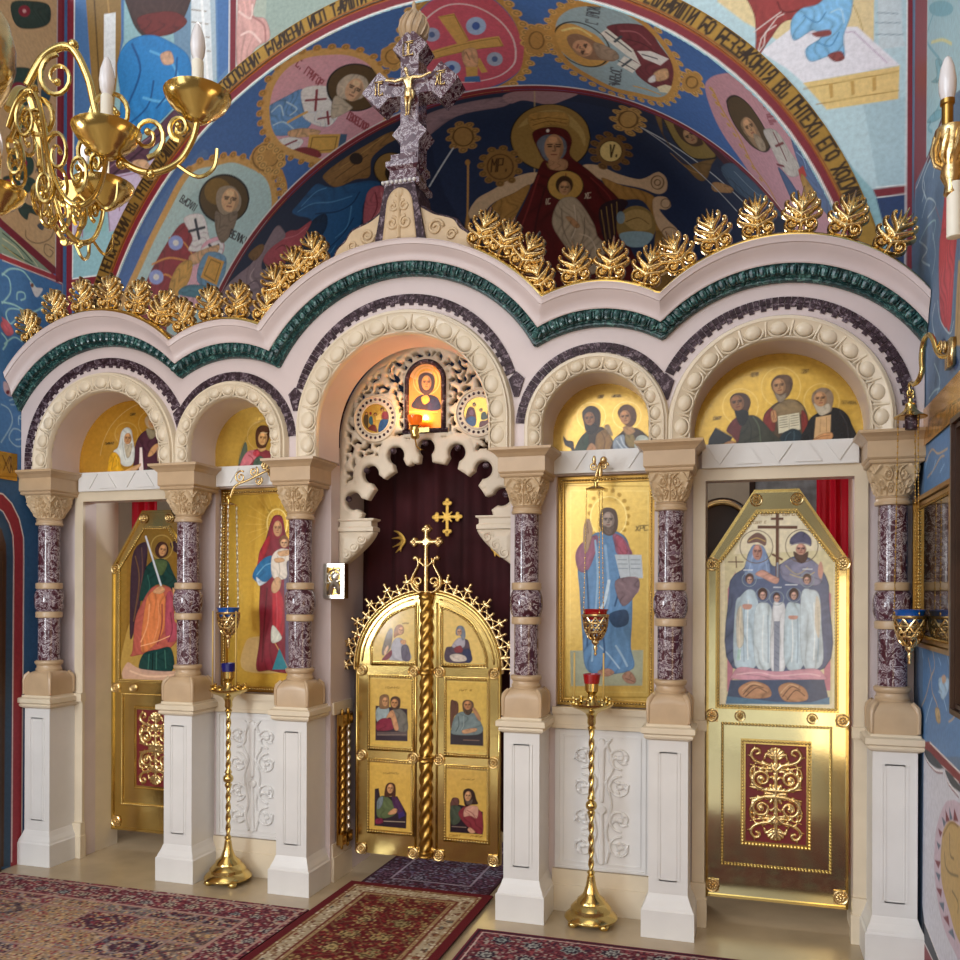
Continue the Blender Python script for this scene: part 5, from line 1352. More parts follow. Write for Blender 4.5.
PAINT['conch'] = ('''O 263657/.6|-447 3976 647 4020 1646 3887 2441 3391 1769 2227 -346 2356
O b58f94/.8|179 4129 442 4210 787 4210 647 4020 498 3939 320 4014 203 3975
S a98a90/.7|-750 3857 -505 4084 -157 4104 225 4088 139 3933 -259 3918 -599 3739
L c9b484/.8 10.0|444 4210 154 2487
O a5804a|-167 3567 -209 3476 -277 3438 -344 3466 -384 3550 -380 3660 -335 3752 -267 3791 -203 3761 -165 3675
B a5804a 39.6 93.5|-167 3567 -170 3706 -231 3794 -317 3773 -380 3660 -378 3520 -315 3435 -226 3457
C 5a4020 14.4|-194 3577 -214 3526 -246 3492 -284 3482 -320 3497 -347 3535 -359 3588 -354 3646 -333 3698 -300 3732 -263 3742 -228 3726 -202 3688 -190 3634 -194 3577
L c2ccd2 14.1|-391 3492 -698 3115
O c29c5a|1283 3967 1249 3826 1185 3722 1115 3688 1065 3731 1055 3835 1090 3967 1154 4082 1224 4133 1273 4089
B c29c5a 47.3 111.8|1287 3952 1233 3761 1145 3657 1076 3684 1049 3832 1104 4005 1191 4126 1264 4101
C 6a4c26 17.1|1252 3946 1238 3872 1209 3805 1173 3759 1135 3740 1105 3751 1087 3790 1085 3849 1100 3918 1129 3986 1165 4038 1202 4064 1233 4055 1251 4012 1252 3946
L c2ccd2 20.2|1275 3814 2364 3404
O cbb08e|-437 2642 -327 2805 -157 2882 52 2987 245 3022 303 2975 165 2872 -20 2793 -185 2731 -324 2611
S a47c40|-349 2476 -187 2720 21 2809 185 2882 49 2628 -122 2416
O cbb08e|683 3092 817 3125 996 3049 1185 3033 1308 3130 1391 3208 1452 3110 1434 2976 1350 2903 1215 2924 1022 2926 834 2944
O cbb08e|1453 3096 1430 3007 1380 2939 1323 2918 1280 2949 1269 3020 1292 3105 1342 3174 1398 3200 1441 3170
C 6a5030 11.8|1421 3081 1412 3039 1393 3000 1368 2973 1341 2963 1318 2971 1304 2996 1301 3032 1309 3073 1328 3111 1354 3138 1380 3150 1403 3143 1418 3118 1421 3081
C 6a5030 11.8|1389 3067 1385 3048 1376 3031 1364 3019 1352 3014 1341 3017 1334 3028 1333 3044 1337 3062 1345 3079 1357 3091 1370 3096 1380 3093 1387 3083 1389 3067
S a47c40|837 2970 1021 2913 1213 2897 1335 2833 1351 2609 1508 2509 1538 2344 1450 2175 1278 2093 1303 2498 1203 2768 967 2743
O cbb08e|1305 2823 1429 2893 1473 2805 1419 2732 1357 2712 1432 2609 1529 2516 1543 2371 1477 2302 1380 2421 1308 2573
C 6a5030 9.3|1469 2830 1463 2802 1449 2777 1430 2759 1410 2751 1393 2756 1381 2772 1379 2796 1385 2823 1398 2848 1417 2866 1437 2874 1454 2870 1466 2854 1469 2830
C 6a5030 9.2|1527 2465 1516 2423 1491 2384 1457 2357 1419 2347 1386 2355 1365 2380 1359 2416 1369 2456 1394 2494 1429 2521 1466 2533 1499 2526 1520 2502 1527 2465
S 8a6a38|1320 2454 1435 2291 1432 1794 1176 1761 1261 2159
S 9a7440|-460 2625 -422 2638 -457 2318 -510 1854 -650 1886 -534 2339
L b98d4c 17.0|-308 3264 -458 2553
O a97f44|-290 3257 -299 3238 -312 3229 -325 3234 -333 3250 -332 3273 -324 3292 -310 3301 -297 3296 -290 3280
O 9a7c42|800 3476 698 3204 499 3046 280 3056 131 3224 112 3484 227 3744 425 3916 630 3926 771 3756
C 12100e 11.5|800 3476 740 3274 621 3118 467 3037 309 3044 181 3136 111 3292 112 3484 183 3675 306 3834 455 3928 603 3936 722 3848 792 3683 800 3476
O c2a868/.6|202 3608 378 3804 609 3842 747 3579 734 3348 688 3541 537 3708 316 3653
S b38c4a|318 3777 485 3818 642 3806 623 3608 479 3622 317 3558
L 6a4a20 9.3|324 3698 470 3732 628 3709
C 6a4a20 9.3|329 3622 479 3676 616 3652
S 571719|308 3521 448 3592 594 3567 632 3421 589 3241 632 3127 502 3123 443 3098 357 3139 315 3313
S 6b727e|325 3393 412 3486 535 3472 579 3376 545 3227 447 3123 361 3165 329 3285
S b08662|396 3176 545 3162 542 3035 396 3029
O bd9068|545 3317 514 3217 463 3156 411 3158 378 3219 378 3319 410 3420 462 3485 513 3485 544 3420
O bd9068*68/.6|512 3457 548 3352 524 3232 471 3157 508 3282 511 3369
O bd9068*120/.7|440 3449 499 3454 493 3386 434 3383
L 33201a 14.2|451 3358 411 3356
L 33201a/.9 20.3|437 3331 417 3330
L 33201a 14.2|484 3358 524 3355
L 33201a/.9 20.3|490 3330 510 3329
C bd9068*50/.8 14.2|470 3342 467 3279 446 3274
L 7a2f28/.85 14.2|426 3229 470 3228
O e6ded2|457 3542 452 3529 444 3521 435 3521 429 3529 429 3543 434 3556 442 3565 451 3565 457 3556
O e6ded2|310 2906 305 2894 295 2887 285 2888 278 2896 276 2909 281 2921 291 2929 301 2928 309 2919
O e6ded2|718 2969 714 2955 704 2947 693 2946 686 2953 684 2966 689 2980 699 2989 709 2989 717 2982
S 551416|341 3153 389 3049 529 3047 583 3176 709 3076 841 2915 985 2734 1046 2541 1041 2217 1134 1757 -150 1792 -144 2274 42 2583 209 2891
C 7a2a2a 14.6|276 2982 125 2618 -44 2280
C 3a0c10 16.6|310 2834 181 2475 89 2088
C 7a2a2a 13.0|742 2959 891 2756 947 2526
S 2a1a24|778 2602 967 2743 1061 2711 947 2526 906 2293 802 2240
L a98a48 6.3|797 2592 814 2263
L a98a48 6.4|850 2637 856 2289
L a98a48 6.4|902 2673 900 2337
L a98a48 6.4|953 2705 938 2433
O 8d7846|1311 2500 1265 2352 1163 2250 1044 2233 955 2303 930 2432 978 2572 1079 2674 1195 2699 1284 2634
O 8fb4c2/.9|950 2343 1115 2400 1276 2396 1206 2265 1102 2221 1002 2235
O b59a60/.9|986 2532 1114 2649 1252 2632 1260 2464 1095 2408
C 5a4424 8.8|1022 2490 1147 2559 1243 2508
O 7fa0b0/.8|1016 2536 1005 2493 983 2465 958 2461 941 2484 937 2525 948 2568 970 2596 995 2600 1012 2577
O c29c50|662 2859 618 2756 528 2693 427 2695 353 2759 337 2861 383 2961 472 3023 571 3024 644 2962
C 12100e 8.6|662 2859 636 2783 583 2722 513 2689 440 2690 379 2725 342 2786 337 2861 364 2935 417 2994 486 3027 558 3028 618 2995 655 2935 662 2859
L 8a3028 8.6|522 2997 515 2923
O 3f2a1a|570 2863 546 2801 501 2763 452 2764 418 2802 411 2864 435 2926 480 2965 528 2965 563 2926
S b9ab92|423 2687 505 2727 582 2709 659 2572 720 2415 738 2304 806 2174 672 1910 539 1996 420 2193 330 2395 345 2541
C 7f7260 10.4|430 2594 421 2369 479 2191
C e0d4bc 8.4|551 2639 543 2411 489 2278
C 7f7260 10.5|632 2502 612 2322 558 2190
C e0d4bc 10.5|573 2322 667 2279 714 2148
O c0956a|542 2827 526 2779 495 2750 462 2750 440 2780 436 2828 453 2875 483 2905 516 2905 538 2875
O c0956a*68/.6|516 2892 543 2843 532 2786 500 2750 520 2810 519 2851
O c0956a*120/.7|471 2888 508 2890 507 2859 470 2858
L 33201a 8.3|481 2846 456 2845
L 33201a/.9 11.9|473 2833 460 2833
L 33201a 8.3|502 2846 528 2845
L 33201a/.9 11.9|507 2833 520 2832
C c0956a*50/.8 8.3|494 2839 494 2809 481 2807
L 7a2f28/.85 8.3|470 2785 497 2785
S c0956a|457 2502 515 2501 582 2411 531 2389
S c0956a|459 1998 519 1996 491 1806 450 1807
O 8f6c3a|110 3116 61 3005 -29 2950 -123 2971 -186 3060 -191 3184 -138 3295 -49 3350 42 3329 103 3239
B 8f6c3a 38.7 90.2|121 3114 104 3273 1 3362 -126 3327 -202 3188 -187 3027 -80 2939 50 2975
C 5a3c1c 12.9|68 3110 46 3048 5 3003 -45 2985 -95 2996 -135 3035 -156 3094 -154 3161 -130 3223 -89 3268 -39 3286 9 3275 48 3236 69 3177 68 3110
T 3a2410 12.9|-140 3092 164 -27 41 152|МР.
O 7a5a34|1097 3370 1059 3243 983 3154 898 3137 838 3193 825 3302 865 3424 941 3516 1024 3541 1083 3486
B 7a5a34 42.3 98.7|1122 3379 1092 3537 988 3576 867 3470 801 3298 829 3147 937 3109 1058 3196
O dcc480|1063 3359 1035 3268 978 3204 914 3190 869 3230 859 3308 888 3395 945 3461 1007 3479 1052 3440
C 4a3416 9.3|1063 3359 1046 3293 1013 3235 969 3199 923 3189 885 3207 862 3249 859 3308 876 3371 910 3428 954 3467 999 3480 1036 3463 1059 3420 1063 3359
T 3a2410 15.7|885 3231 142 44 31 172|ѲV.
T d9c9b0 6.3|283 2648 51 6 12 59|ІС
T d9c9b0 6.4|656 2711 59 13 11 62|ХС
S 8f6a3a|-1493 4006 -1419 4065 -1254 4067 -1021 4059 -799 4054 -781 3919 -913 3891 -1063 3809 -1153 3583 -1270 3657 -1451 3736
C 5f4424 14.3|-1408 3861 -1240 3871 -1073 3898
C 5f4424 13.9|-1371 3725 -1211 3717 -1112 3716
C b08a4c 14.3|-1331 3961 -1128 3969 -880 4031
O 2a1a12|-1125 3883 -1150 3844 -1184 3844 -1213 3882 -1226 3945 -1217 4009 -1191 4049 -1158 4048 -1130 4008 -1118 3945
O 93733c|-816 3428 -876 3327 -966 3303 -1054 3370 -1100 3504 -1088 3655 -1023 3759 -934 3776 -853 3702 -809 3570
C 1a140e 13.0|-816 3428 -854 3349 -912 3306 -980 3307 -1043 3355 -1087 3441 -1103 3549 -1088 3655 -1045 3737 -986 3778 -921 3771 -863 3717 -822 3631 -805 3528 -816 3428
O 2a1c14|-823 3374 -866 3300 -930 3280 -992 3325 -1026 3418 -1019 3523 -974 3598 -910 3615 -851 3567 -818 3475
S 24598c|-1876 3924 -1770 3954 -1570 4004 -1515 3857 -1451 3736 -1317 3638 -1154 3516 -1101 3396 -1293 3289 -1386 3061 -1536 2917 -1624 2872 -1751 2770 -1990 2644 -2249 2837 -2241 3111 -2146 3170 -1985 3291 -1789 3522 -1860 3776
S 123050|-1789 3522 -1647 3476 -1715 3266 -1962 3140 -2062 3125 -1985 3291
C 4a86b8 16.8|-1837 3838 -1701 3769 -1548 3574 -1372 3468
C 4a86b8 17.5|-1779 3869 -1613 3889 -1525 3828
C 133a62 18.4|-1722 3584 -1561 3404 -1404 3365 -1294 3454
C 4a86b8 13.8|-1665 3071 -1520 3121 -1412 3340
C 133a62 16.2|-1778 2990 -1583 3054 -1441 3173
C 4a86b8 14.1|-1922 2807 -1694 2970
S b4626e|-1238 3383 -1111 3395 -1076 3254 -1191 3026 -1308 2984 -1373 3045
C 7a3440 13.3|-1168 3335 -1201 3150 -1298 3020
C d8929a 11.0|-1120 3295 -1153 3142 -1258 3018
S ad4f5c|-2346 3678 -2196 3751 -2011 3698 -1927 3581 -1784 3536 -1920 3397 -2006 3283 -2110 3281 -2208 3273 -2246 3077 -2300 3307
C 7a2c3a 16.0|-2190 3627 -2112 3560 -2100 3308
C d07a84 12.9|-2095 3675 -1974 3530 -1861 3512
C 7a2c3a 13.5|-2238 3424 -2236 3280 -2248 3167
S 93808a|-2454 3880 -2368 3944 -2283 3873 -2061 3959 -2034 3801 -2063 3657 -2207 3722 -2317 3718 -2398 3580 -2355 3319 -2311 3053 -2171 2849 -2234 2623 -3129 3693 -2827 4194
C b8a4a8 18.1|-2453 3736 -2527 3701 -2534 3527
C b8a4a8 16.6|-2369 3507 -2349 3258 -2389 3054
C 6a5a66 17.7|-2638 3652 -2508 3517 -2515 3254
S 7a5a34|-2401 4075 -2282 4011 -2247 3894 -2307 3814 -2405 3855
S 7f6236|1415 4210 1475 4210 1468 3795 1557 3594 1658 3486 1842 3749 1959 3990 1907 3742 1852 3432 1759 3332 1615 3490 1468 3795
C 4a3820 11.5|1452 3864 1577 3571 1765 3465
C a98550 11.4|1514 3561 1676 3428 1809 3468
O 8f7a40|1484 4173 1609 4210 1763 4210 1930 4105 1940 3932 1742 3672 1570 3793
C 1a140e 17.1|1484 4173 1609 4210 1763 4210 1930 4105 1940 3932 1742 3672 1570 3793 1484 4173
O 46301f|1577 4185 1706 4210 1800 4210 1838 4085 1741 3898 1629 3927
O a98560|1769 4210 1785 4167 1777 4051 1746 3959 1705 3921 1670 3947 1654 4026 1664 4135 1694 4210 1735 4210
O a98560*68/.6|1703 4210 1760 4210 1786 4192 1781 4065 1759 4172 1731 4202
O a98560*120/.7|1662 4086 1696 4200 1715 4169 1681 4058
L 2a1c14 12.3|1699 4082 1676 4010
L 2a1c14/.9 17.6|1700 4049 1689 4013
L 2a1c14 12.3|1719 4145 1744 4210
L 2a1c14/.9 17.6|1732 4149 1744 4189
C a98560*50/.8 12.3|1716 4114 1736 4091 1725 4052
L 7a2f28/.85 12.3|1729 4004 1755 4082
S 4e2834|1847 4156 1973 4210 2143 4210 2353 4210 2480 3973 2378 3515 2252 3499 2090 3872
C 7a4a52 19.1|1986 4187 2140 4085 2303 3847
S 4a6480|1997 3773 2143 4210 2210 4158 2426 4210 2627 4210 2734 4210 2482 3752 2180 3551
C 8fa6ba 19.1|2138 3962 2303 3906 2480 3973
C 2c3e56 17.8|2088 3717 2278 3689 2481 3843
S b08a5e|1896 3390 1967 3493 2113 3569 2087 3440 1920 3285
L c2ccd2 12.5|1288 3803 2151 3198
L 7a222c 46|-4000 4199 4000 4199''', '1e2b48')
PAINT['wall_front'] = ('''P 4a72a4|-3019 7192 -2385 7043 -2390 5987 -2569 5525 -2843 5094 -3028 5120
P 8d6f3e|-2746 6528 -2417 6460 -2413 6016 -2480 5461 -2654 5484
C 5a4424 13.6|-2656 6360 -2627 5982 -2599 5605
C b08a50 13.5|-2536 6336 -2508 6009 -2539 5644
P dfe3e6|-2567 6218 -2463 6210 -2465 5730 -2569 5550
P d9dfe2|-1808 6908 -1689 6880 -1625 5560 -1819 5593
L 8a7a68 7.7|-1811 6107 -1689 6071
L 8a7a68 7.7|-1809 6018 -1673 5977
L 8a7a68 7.7|-1803 5926 -1663 5880
L 8a7a68 7.7|-1801 5830 -1652 5778
L f4f6f6 20.5|-1728 6174 -1675 5592
P 6f8ea8|-1985 6225 -1816 6191 -1813 5569 -1931 5637
P a9bcc8|-1689 6880 -1615 6862 -1598 5579 -1631 5561
P 5f84b0|-1634 6867 -1490 6833 -1494 5608 -1598 5531
P 4a72a8|-1615 6862 -1490 6833 -1494 5655 -1584 5576
P 7a2430|-1490 6833 -1438 6821 -1443 5599 -1495 5561
L f0ece6 7.6|-1495 6834 -1500 5574
L f0ece6 7.5|-1436 6820 -1440 5610
P a9b4a6|-1433 6820 -653 6637 -658 5505 -1438 5598
P 8fa39c/.7|-1193 6182 -655 6184 -657 5732 -1221 5746
S cf9f98|-1433 6091 -1427 6301 -1312 6230 -1278 6107 -1305 5972 -1208 5925 -1174 5784 -1288 5735 -1395 5602 -1443 5693
C e8c8c0 15.0|-1420 6018 -1327 5953 -1313 6043
C a87470 12.4|-1313 5962 -1221 5885 -1208 5767
C e8c8c0 15.0|-1402 5850 -1327 5859 -1248 5774
P 8fb8c0|-2843 5194 -1933 5060 -2575 4263 -2841 4266
S 45302c|-2373 6451 -1816 6335 -1828 6146 -1929 5998 -2071 5964 -2215 5984 -2330 6148
S 6a2824|-2272 6136 -1985 6129 -1845 6029 -1986 5960 -2186 5993
S 2e80c2|-2449 5826 -2346 5979 -2128 5982 -1902 5848 -1818 5737 -1813 5569 -1960 5425 -2131 5308 -2320 5234 -2482 5136 -2617 4950 -2571 5179 -2421 5501
C 1c5590 18.6|-2317 5949 -2245 5741 -2362 5491
C 1c5590 15.9|-2130 5647 -2188 5463 -2422 5329
C 62aee0 18.3|-2158 5871 -1987 5767 -1903 5608
C 62aee0 18.4|-2217 5540 -2045 5487 -1959 5570
C 1c5590 15.6|-1930 5781 -1959 5594 -2102 5448
S c9a084|-2072 5831 -1986 5840 -1958 5750 -2044 5753
S 5a3c4c|-2617 4950 -2571 5104 -2482 5136 -2189 5244 -1932 5420 -1862 5313 -2161 5142 -2098 5079 -2277 5049 -2477 4906
C 35222f 16.0|-2512 4997 -2306 5115 -2046 5270
C 8a6878 10.7|-2542 5051 -2364 5148 -2160 5239
P c2b2cc|-2838 4993 -2277 5013 -2075 5105 -1933 5084 -2396 4612 -2514 4590 -2519 4751 -2572 4827 -2662 4857 -2738 4804 -2754 4594 -2839 4587
L 8a5a78 8.0|-2838 4963 -2277 5000 -2075 5032
L 8a5a78 8.2|-2754 4582 -2747 4781 -2686 4842 -2602 4841 -2528 4777 -2508 4601
C 8a5a78 8.1|-2424 4739 -2418 4836 -2365 4854
P 86b4b4|-2736 4617 -2729 4778 -2674 4826 -2602 4816 -2549 4755 -2538 4605
S cda582|-2722 4947 -2617 4950 -2588 4785 -2657 4774 -2698 4849
S cda582|-2312 5086 -2190 5078 -2127 4943 -2205 4934 -2277 5013
C 7a5038 8.2|-2693 4823 -2617 4784
C 7a5038 7.9|-2234 4958 -2147 4945
P 7a2430|-3001 4283 -2575 4275 -2575 4208 -3001 4220
L f0ece6 8.2|-2847 4279 -2575 4282
L f0ece6 8.2|-2847 4212 -2575 4213
P 3f74b8|-2847 4204 -2575 4208 -2636 3971 -2848 3991
P 7a2430|-2881 7159 -2835 7148 -2848 3891 -2972 3902 -2967 4910
L f0ece6 8.3|-2832 7147 -2844 4292
P b9d2d8|1206 6201 2874 5810 2869 4209 2698 4223 2469 4524 1992 5071 1407 5462
P a9c4cc|2647 4724 2872 4724 2871 4222 2724 4235
P e3cd9c|1766 6070 2703 5850 2700 5018 2471 5157 2235 5124 1993 5307 1841 5456
L b99a5c 5.8|2069 5371 2070 5803
L b99a5c 5.5|2143 5278 2543 5258
C b99a5c 5.5|2471 5176 2507 5303 2578 5308 2631 5183 2648 5085
P c9d6da|2707 5850 2828 5821 2848 5085 2865 5006 2727 5013
L 7f98a4 5.4|2710 5168 2839 5143
L 7f98a4 5.4|2709 5102 2853 5074
L 7f98a4 5.4|2719 5223 2826 5198
P e6e2e8|2087 5112 2254 5218 2613 5164 2835 4907 2326 4890 2235 4988
L b9a0b8 5.5|2254 5188 2596 5137 2770 4930
P e2c380|2322 4891 2835 4903 2829 4716 2452 4715
L a8803c 5.4|2326 4856 2830 4872
L a8803c 5.4|2398 4756 2829 4765
P c29a54|2461 4861 2483 4861 2488 4780 2470 4777
P c29a54|2577 4858 2598 4858 2601 4778 2584 4777
P c29a54|2691 4861 2712 4861 2714 4785 2696 4782
S 983c3a|1994 5583 2472 5483 2445 5258 2327 5262 2217 5264 2143 5180 2064 5081 2059 5216 2050 5335
L e6d8d0 5.7|2068 5096 2091 5190 2180 5300 2217 5312
L e6d8d0 5.7|2049 5237 2124 5282 2199 5326
L e6d8d0 5.7|2077 5114 2105 5148 2115 5225 2171 5253
C 6a2424 9.5|2181 5388 2217 5322 2327 5320
S 84bce4|2254 5256 2309 5323 2400 5334 2490 5402 2588 5420 2582 5250 2542 5124 2546 4999 2471 5022 2363 5007 2336 5086 2417 5138 2372 5185 2272 5146
C 4f88ba 7.5|2327 5281 2399 5228 2445 5277
C 4f88ba 7.4|2399 5113 2471 5080 2516 5148
C b9dcf2 7.4|2472 5272 2525 5280 2543 5200
S 8a4440|2372 5172 2462 5174 2471 5141 2399 5143
S 8a4440|2456 5029 2524 5041 2546 4993 2497 4983
P 7c2832|2698 4223 2874 4227 2874 4171 2715 4179
L f0ece6 5.4|2715 4234 2871 4226
L f0ece6 5.4|2724 4174 2870 4177
P 2c4068|2715 4172 2870 4173 2869 3750 2818 3756
P 7c2832|2876 5810 2944 5794 2937 3742 2869 3750
L f0ece6 5.4|2874 5810 2867 3750
L 7a222c 62|2654 2620 2681 2780 2699 2941 2707 3104 2705 3266 2694 3428 2673 3589 2642 3749 2602 3906 2552 4061 2493 4213 2426 4360 2349 4504 2264 4642 2171 4776 2070 4903 1962 5024 1846 5138 1724 5245 1596 5345 1461 5437 1322 5521 1178 5596 1029 5662 877 5719 722 5767 564 5806 404 5835 243 5855 81 5864 -81 5864 -243 5855 -404 5835 -564 5806 -722 5767 -877 5719 -1029 5662 -1178 5596 -1322 5521 -1461 5437 -1596 5345 -1724 5245 -1846 5138 -1962 5024 -2070 4903 -2171 4776 -2264 4642 -2349 4504 -2426 4360 -2493 4213 -2552 4061 -2602 3906 -2642 3749 -2673 3589 -2694 3428 -2705 3266 -2707 3104 -2699 2941 -2681 2780 -2654 2620
L b5652c 16|2680 2621 2708 2783 2726 2946 2734 3110 2732 3274 2721 3438 2699 3601 2668 3762 2628 3921 2578 4077 2518 4230 2450 4379 2373 4524 2287 4664 2193 4799 2091 4927 1981 5050 1864 5165 1741 5273 1611 5374 1476 5467 1335 5551 1190 5627 1040 5694 886 5752 729 5800 570 5839 408 5869 245 5888 82 5898 -82 5898 -245 5888 -408 5869 -570 5839 -729 5800 -886 5752 -1040 5694 -1190 5627 -1335 5551 -1476 5467 -1611 5374 -1741 5273 -1864 5165 -1981 5050 -2091 4927 -2193 4799 -2287 4664 -2373 4524 -2450 4379 -2518 4230 -2578 4077 -2628 3921 -2668 3762 -2699 3601 -2721 3438 -2732 3274 -2734 3110 -2726 2946 -2708 2783 -2680 2621
L efe8e0 9|2633 2616 2660 2775 2678 2935 2686 3096 2684 3257 2673 3418 2652 3578 2622 3736 2582 3893 2532 4046 2474 4197 2407 4343 2331 4485 2247 4623 2154 4755 2054 4881 1946 5001 1832 5115 1711 5221 1583 5320 1450 5411 1312 5494 1169 5569 1022 5635 871 5691 717 5739 560 5777 401 5806 241 5826 80 5835 -80 5835 -241 5826 -401 5806 -560 5777 -717 5739 -871 5691 -1022 5635 -1169 5569 -1312 5494 -1450 5411 -1583 5320 -1711 5221 -1832 5115 -1946 5001 -2054 4881 -2154 4755 -2247 4623 -2331 4485 -2407 4343 -2474 4197 -2532 4046 -2582 3893 -2622 3736 -2652 3578 -2673 3418 -2684 3257 -2686 3096 -2678 2935 -2660 2775 -2633 2616''', '8fb6bd')
PAINT['wall_left'] = ('''P c9a478|-460 6218 350 6791 338 4334 -145 4482 -467 4576
S 2f4038|-68 6039 101 6156 266 6232 279 6120 175 6007 2 5902 -69 5934
O 8a2434|93 6078 83 6048 56 6016 23 5996 -4 5994 -14 6011 -4 6041 23 6073 56 6094 83 6096
O d8a0a0|56 6055 53 6045 44 6035 34 6028 25 6028 22 6034 25 6044 34 6054 45 6061 53 6061
S 33463c|-117 5520 25 5638 136 5662 161 5538 73 5394 -95 5306
O 8a2838|61 5494 47 5453 10 5412 -34 5389 -69 5390 -83 5416 -69 5457 -34 5497 11 5522 47 5521
O cfd2dc|67 5435 60 5418 42 5401 19 5389 1 5387 -6 5396 1 5412 19 5429 42 5441 60 5443
S 2f4a58|199 5579 290 5608 263 5514 211 5467
O 8a2838|-6 5324 -15 5297 -39 5271 -69 5256 -92 5257 -101 5275 -92 5302 -68 5328 -39 5343 -15 5342
S 34483c|-96 4968 11 5038 121 5032 120 4934 34 4857 -85 4841
O 94283c|71 4980 62 4955 37 4931 7 4917 -17 4919 -26 4935 -17 4959 7 4983 37 4997 62 4996
S 34483c|-144 4778 -26 4849 120 4895 145 4848 46 4747 -98 4704
O 94283c|-26 4787 -38 4763 -68 4738 -104 4723 -133 4722 -144 4735 -133 4759 -104 4784 -67 4800 -38 4801
O d9cfc0|36 4831 33 4823 26 4815 17 4812 10 4813 7 4818 10 4826 17 4833 26 4837 34 4836
S 33506a|158 4981 235 5036 280 4967 260 4938 196 4939
S 33506a|145 4867 221 4891 228 4824 208 4737 157 4794
S 33463c|-15 4682 33 4712 70 4689 195 4702 182 4648 94 4632 69 4573 -3 4601
C 3a3a30 5.8|121 5149 248 5121 313 5021 286 4890 221 4802
C 3a3a30 5.6|-73 4979 71 5057 158 5010 145 4946
C 3a3a30 5.5|-144 4590 -3 4630 119 4681 259 4709 325 4656
S 33463c|-72 5206 12 5268 97 5292 60 5225 -37 5186
O cfd2dc|33 5260 31 5252 25 5245 17 5241 11 5242 9 5247 11 5255 17 5263 25 5266 31 5265
C 3a3a30 5.5|48 5190 109 5162 72 5067
C 4a3c28 5.7|57 4495 69 4442 168 4445 285 4524 324 4619 298 4689
C 4a3c28 5.7|324 4468 245 4469 232 4405 284 4389 317 4436 284 4444
S 4a5058|163 4575 207 4613 233 4613 220 4563 188 4556
P 7c2632|-190 4510 -145 4484 343 4333 343 4284 296 4269 -145 4424 -191 4436
P 8fa08a|-191 4436 -145 4421 297 4279 92 4233 -146 4252 -191 4250
C 3f5644 9.6|-145 4397 -4 4356 118 4295
C 3f5644 9.6|-123 4303 -5 4289 155 4269
C d9d2a8 7.5|-145 4360 -28 4338 44 4288
C d9d2a8 6.5|-75 4396 68 4345 168 4283
C b9a868 7.4|-146 4313 -41 4286 68 4258
P a83a42|-191 4248 -146 4250 283 4279 403 4265 403 4224 -146 4212 -192 4208
L efe8e0 5.9|-146 4208 410 4236
L efe8e0 5.7|-146 4252 296 4274
P 7c2632|354 6726 422 6773 411 3110 409 4023 403 4244 343 4224
P 8a3038|354 6726 401 6759 390 4240 343 4274
L efe8e0 4.6|353 6725 342 4334
L 9fc4d6 5.9|411 4237 410 4023
C a8d8d8 11.9|-146 4107 -76 4174 31 4197 104 4154 167 4107
C a8d8d8 9.5|-146 4117 -88 4099 -77 4008 -147 3911
O e6e2e0|98 4142 154 4122 218 4133 179 4066 141 4059
O 8a5a4a|134 4130 131 4120 124 4112 115 4109 107 4112 104 4120 107 4130 115 4138 124 4142 131 4138
C a8d8d8 12.2|-147 3920 -42 3934 66 3920 141 3942 256 4036 205 4070
C a8d8d8 9.8|-18 3980 -12 4029 43 4047 55 4012 18 3986
C a8d8d8 9.5|-31 3833 -78 3791 -113 3847 -78 3895 18 3914 103 3892
C a8d8d8 11.0|116 3934 103 3834 178 3796
S d06a78|-159 3758 -113 3809 -43 3744 -102 3699
S d06a78|-148 3818 -101 3794 -125 3768
C a8d8d8 9.6|-125 3637 -43 3706 29 3697
C a8d8d8 10.5|-148 3705 -102 3662 -137 3596
C a8c8d8 7.4|-150 3214 -81 3190 -58 3100 -151 2952
C a8c8d8 7.5|-80 3256 -33 3275 -33 3237 -69 3230
O c9b0b8|-127 3378 -45 3349 -21 3306 -80 3284 -127 3312
O 6a2430|-78 3313 -81 3304 -89 3296 -99 3294 -108 3298 -111 3306 -107 3316 -99 3323 -89 3325 -81 3321
C a8c8d8 7.4|87 2981 -11 2946 -82 2992 -46 3064 26 3057 26 3009 -22 2992
C a8c8d8 7.6|2 3149 63 3122 87 2990
C a8c8d8 6.4|2 3101 2 3158 51 3177
P 34587e|-195 2701 61 2733 363 2769 347 -641 -208 -433
P 8f2f38|-195 2607 -132 2601 -56 2543 9 2444 48 2313 53 2171 43 -30 -57 -1 -42 2168 -57 2325 -132 2476 -195 2505
L efe8e0 6.9|-195 2603 -132 2597 -56 2539 9 2439 48 2309 51 2171 41 6
L efe8e0 5.9|-195 2505 -132 2476 -79 2402 -46 2317 -38 2168 -48 32
P 2f4860|-195 2492 -132 2458 -84 2393 -52 2308 -47 2168 -59 0 -206 44
P 4a3020|-196 2385 -143 2354 -106 2252 -102 2131 -116 17 -206 44
L b98d4c 7.7|-140 2130 -143 1957
L b98d4c 7.7|-145 560 -145 405''', '4d7cb0')
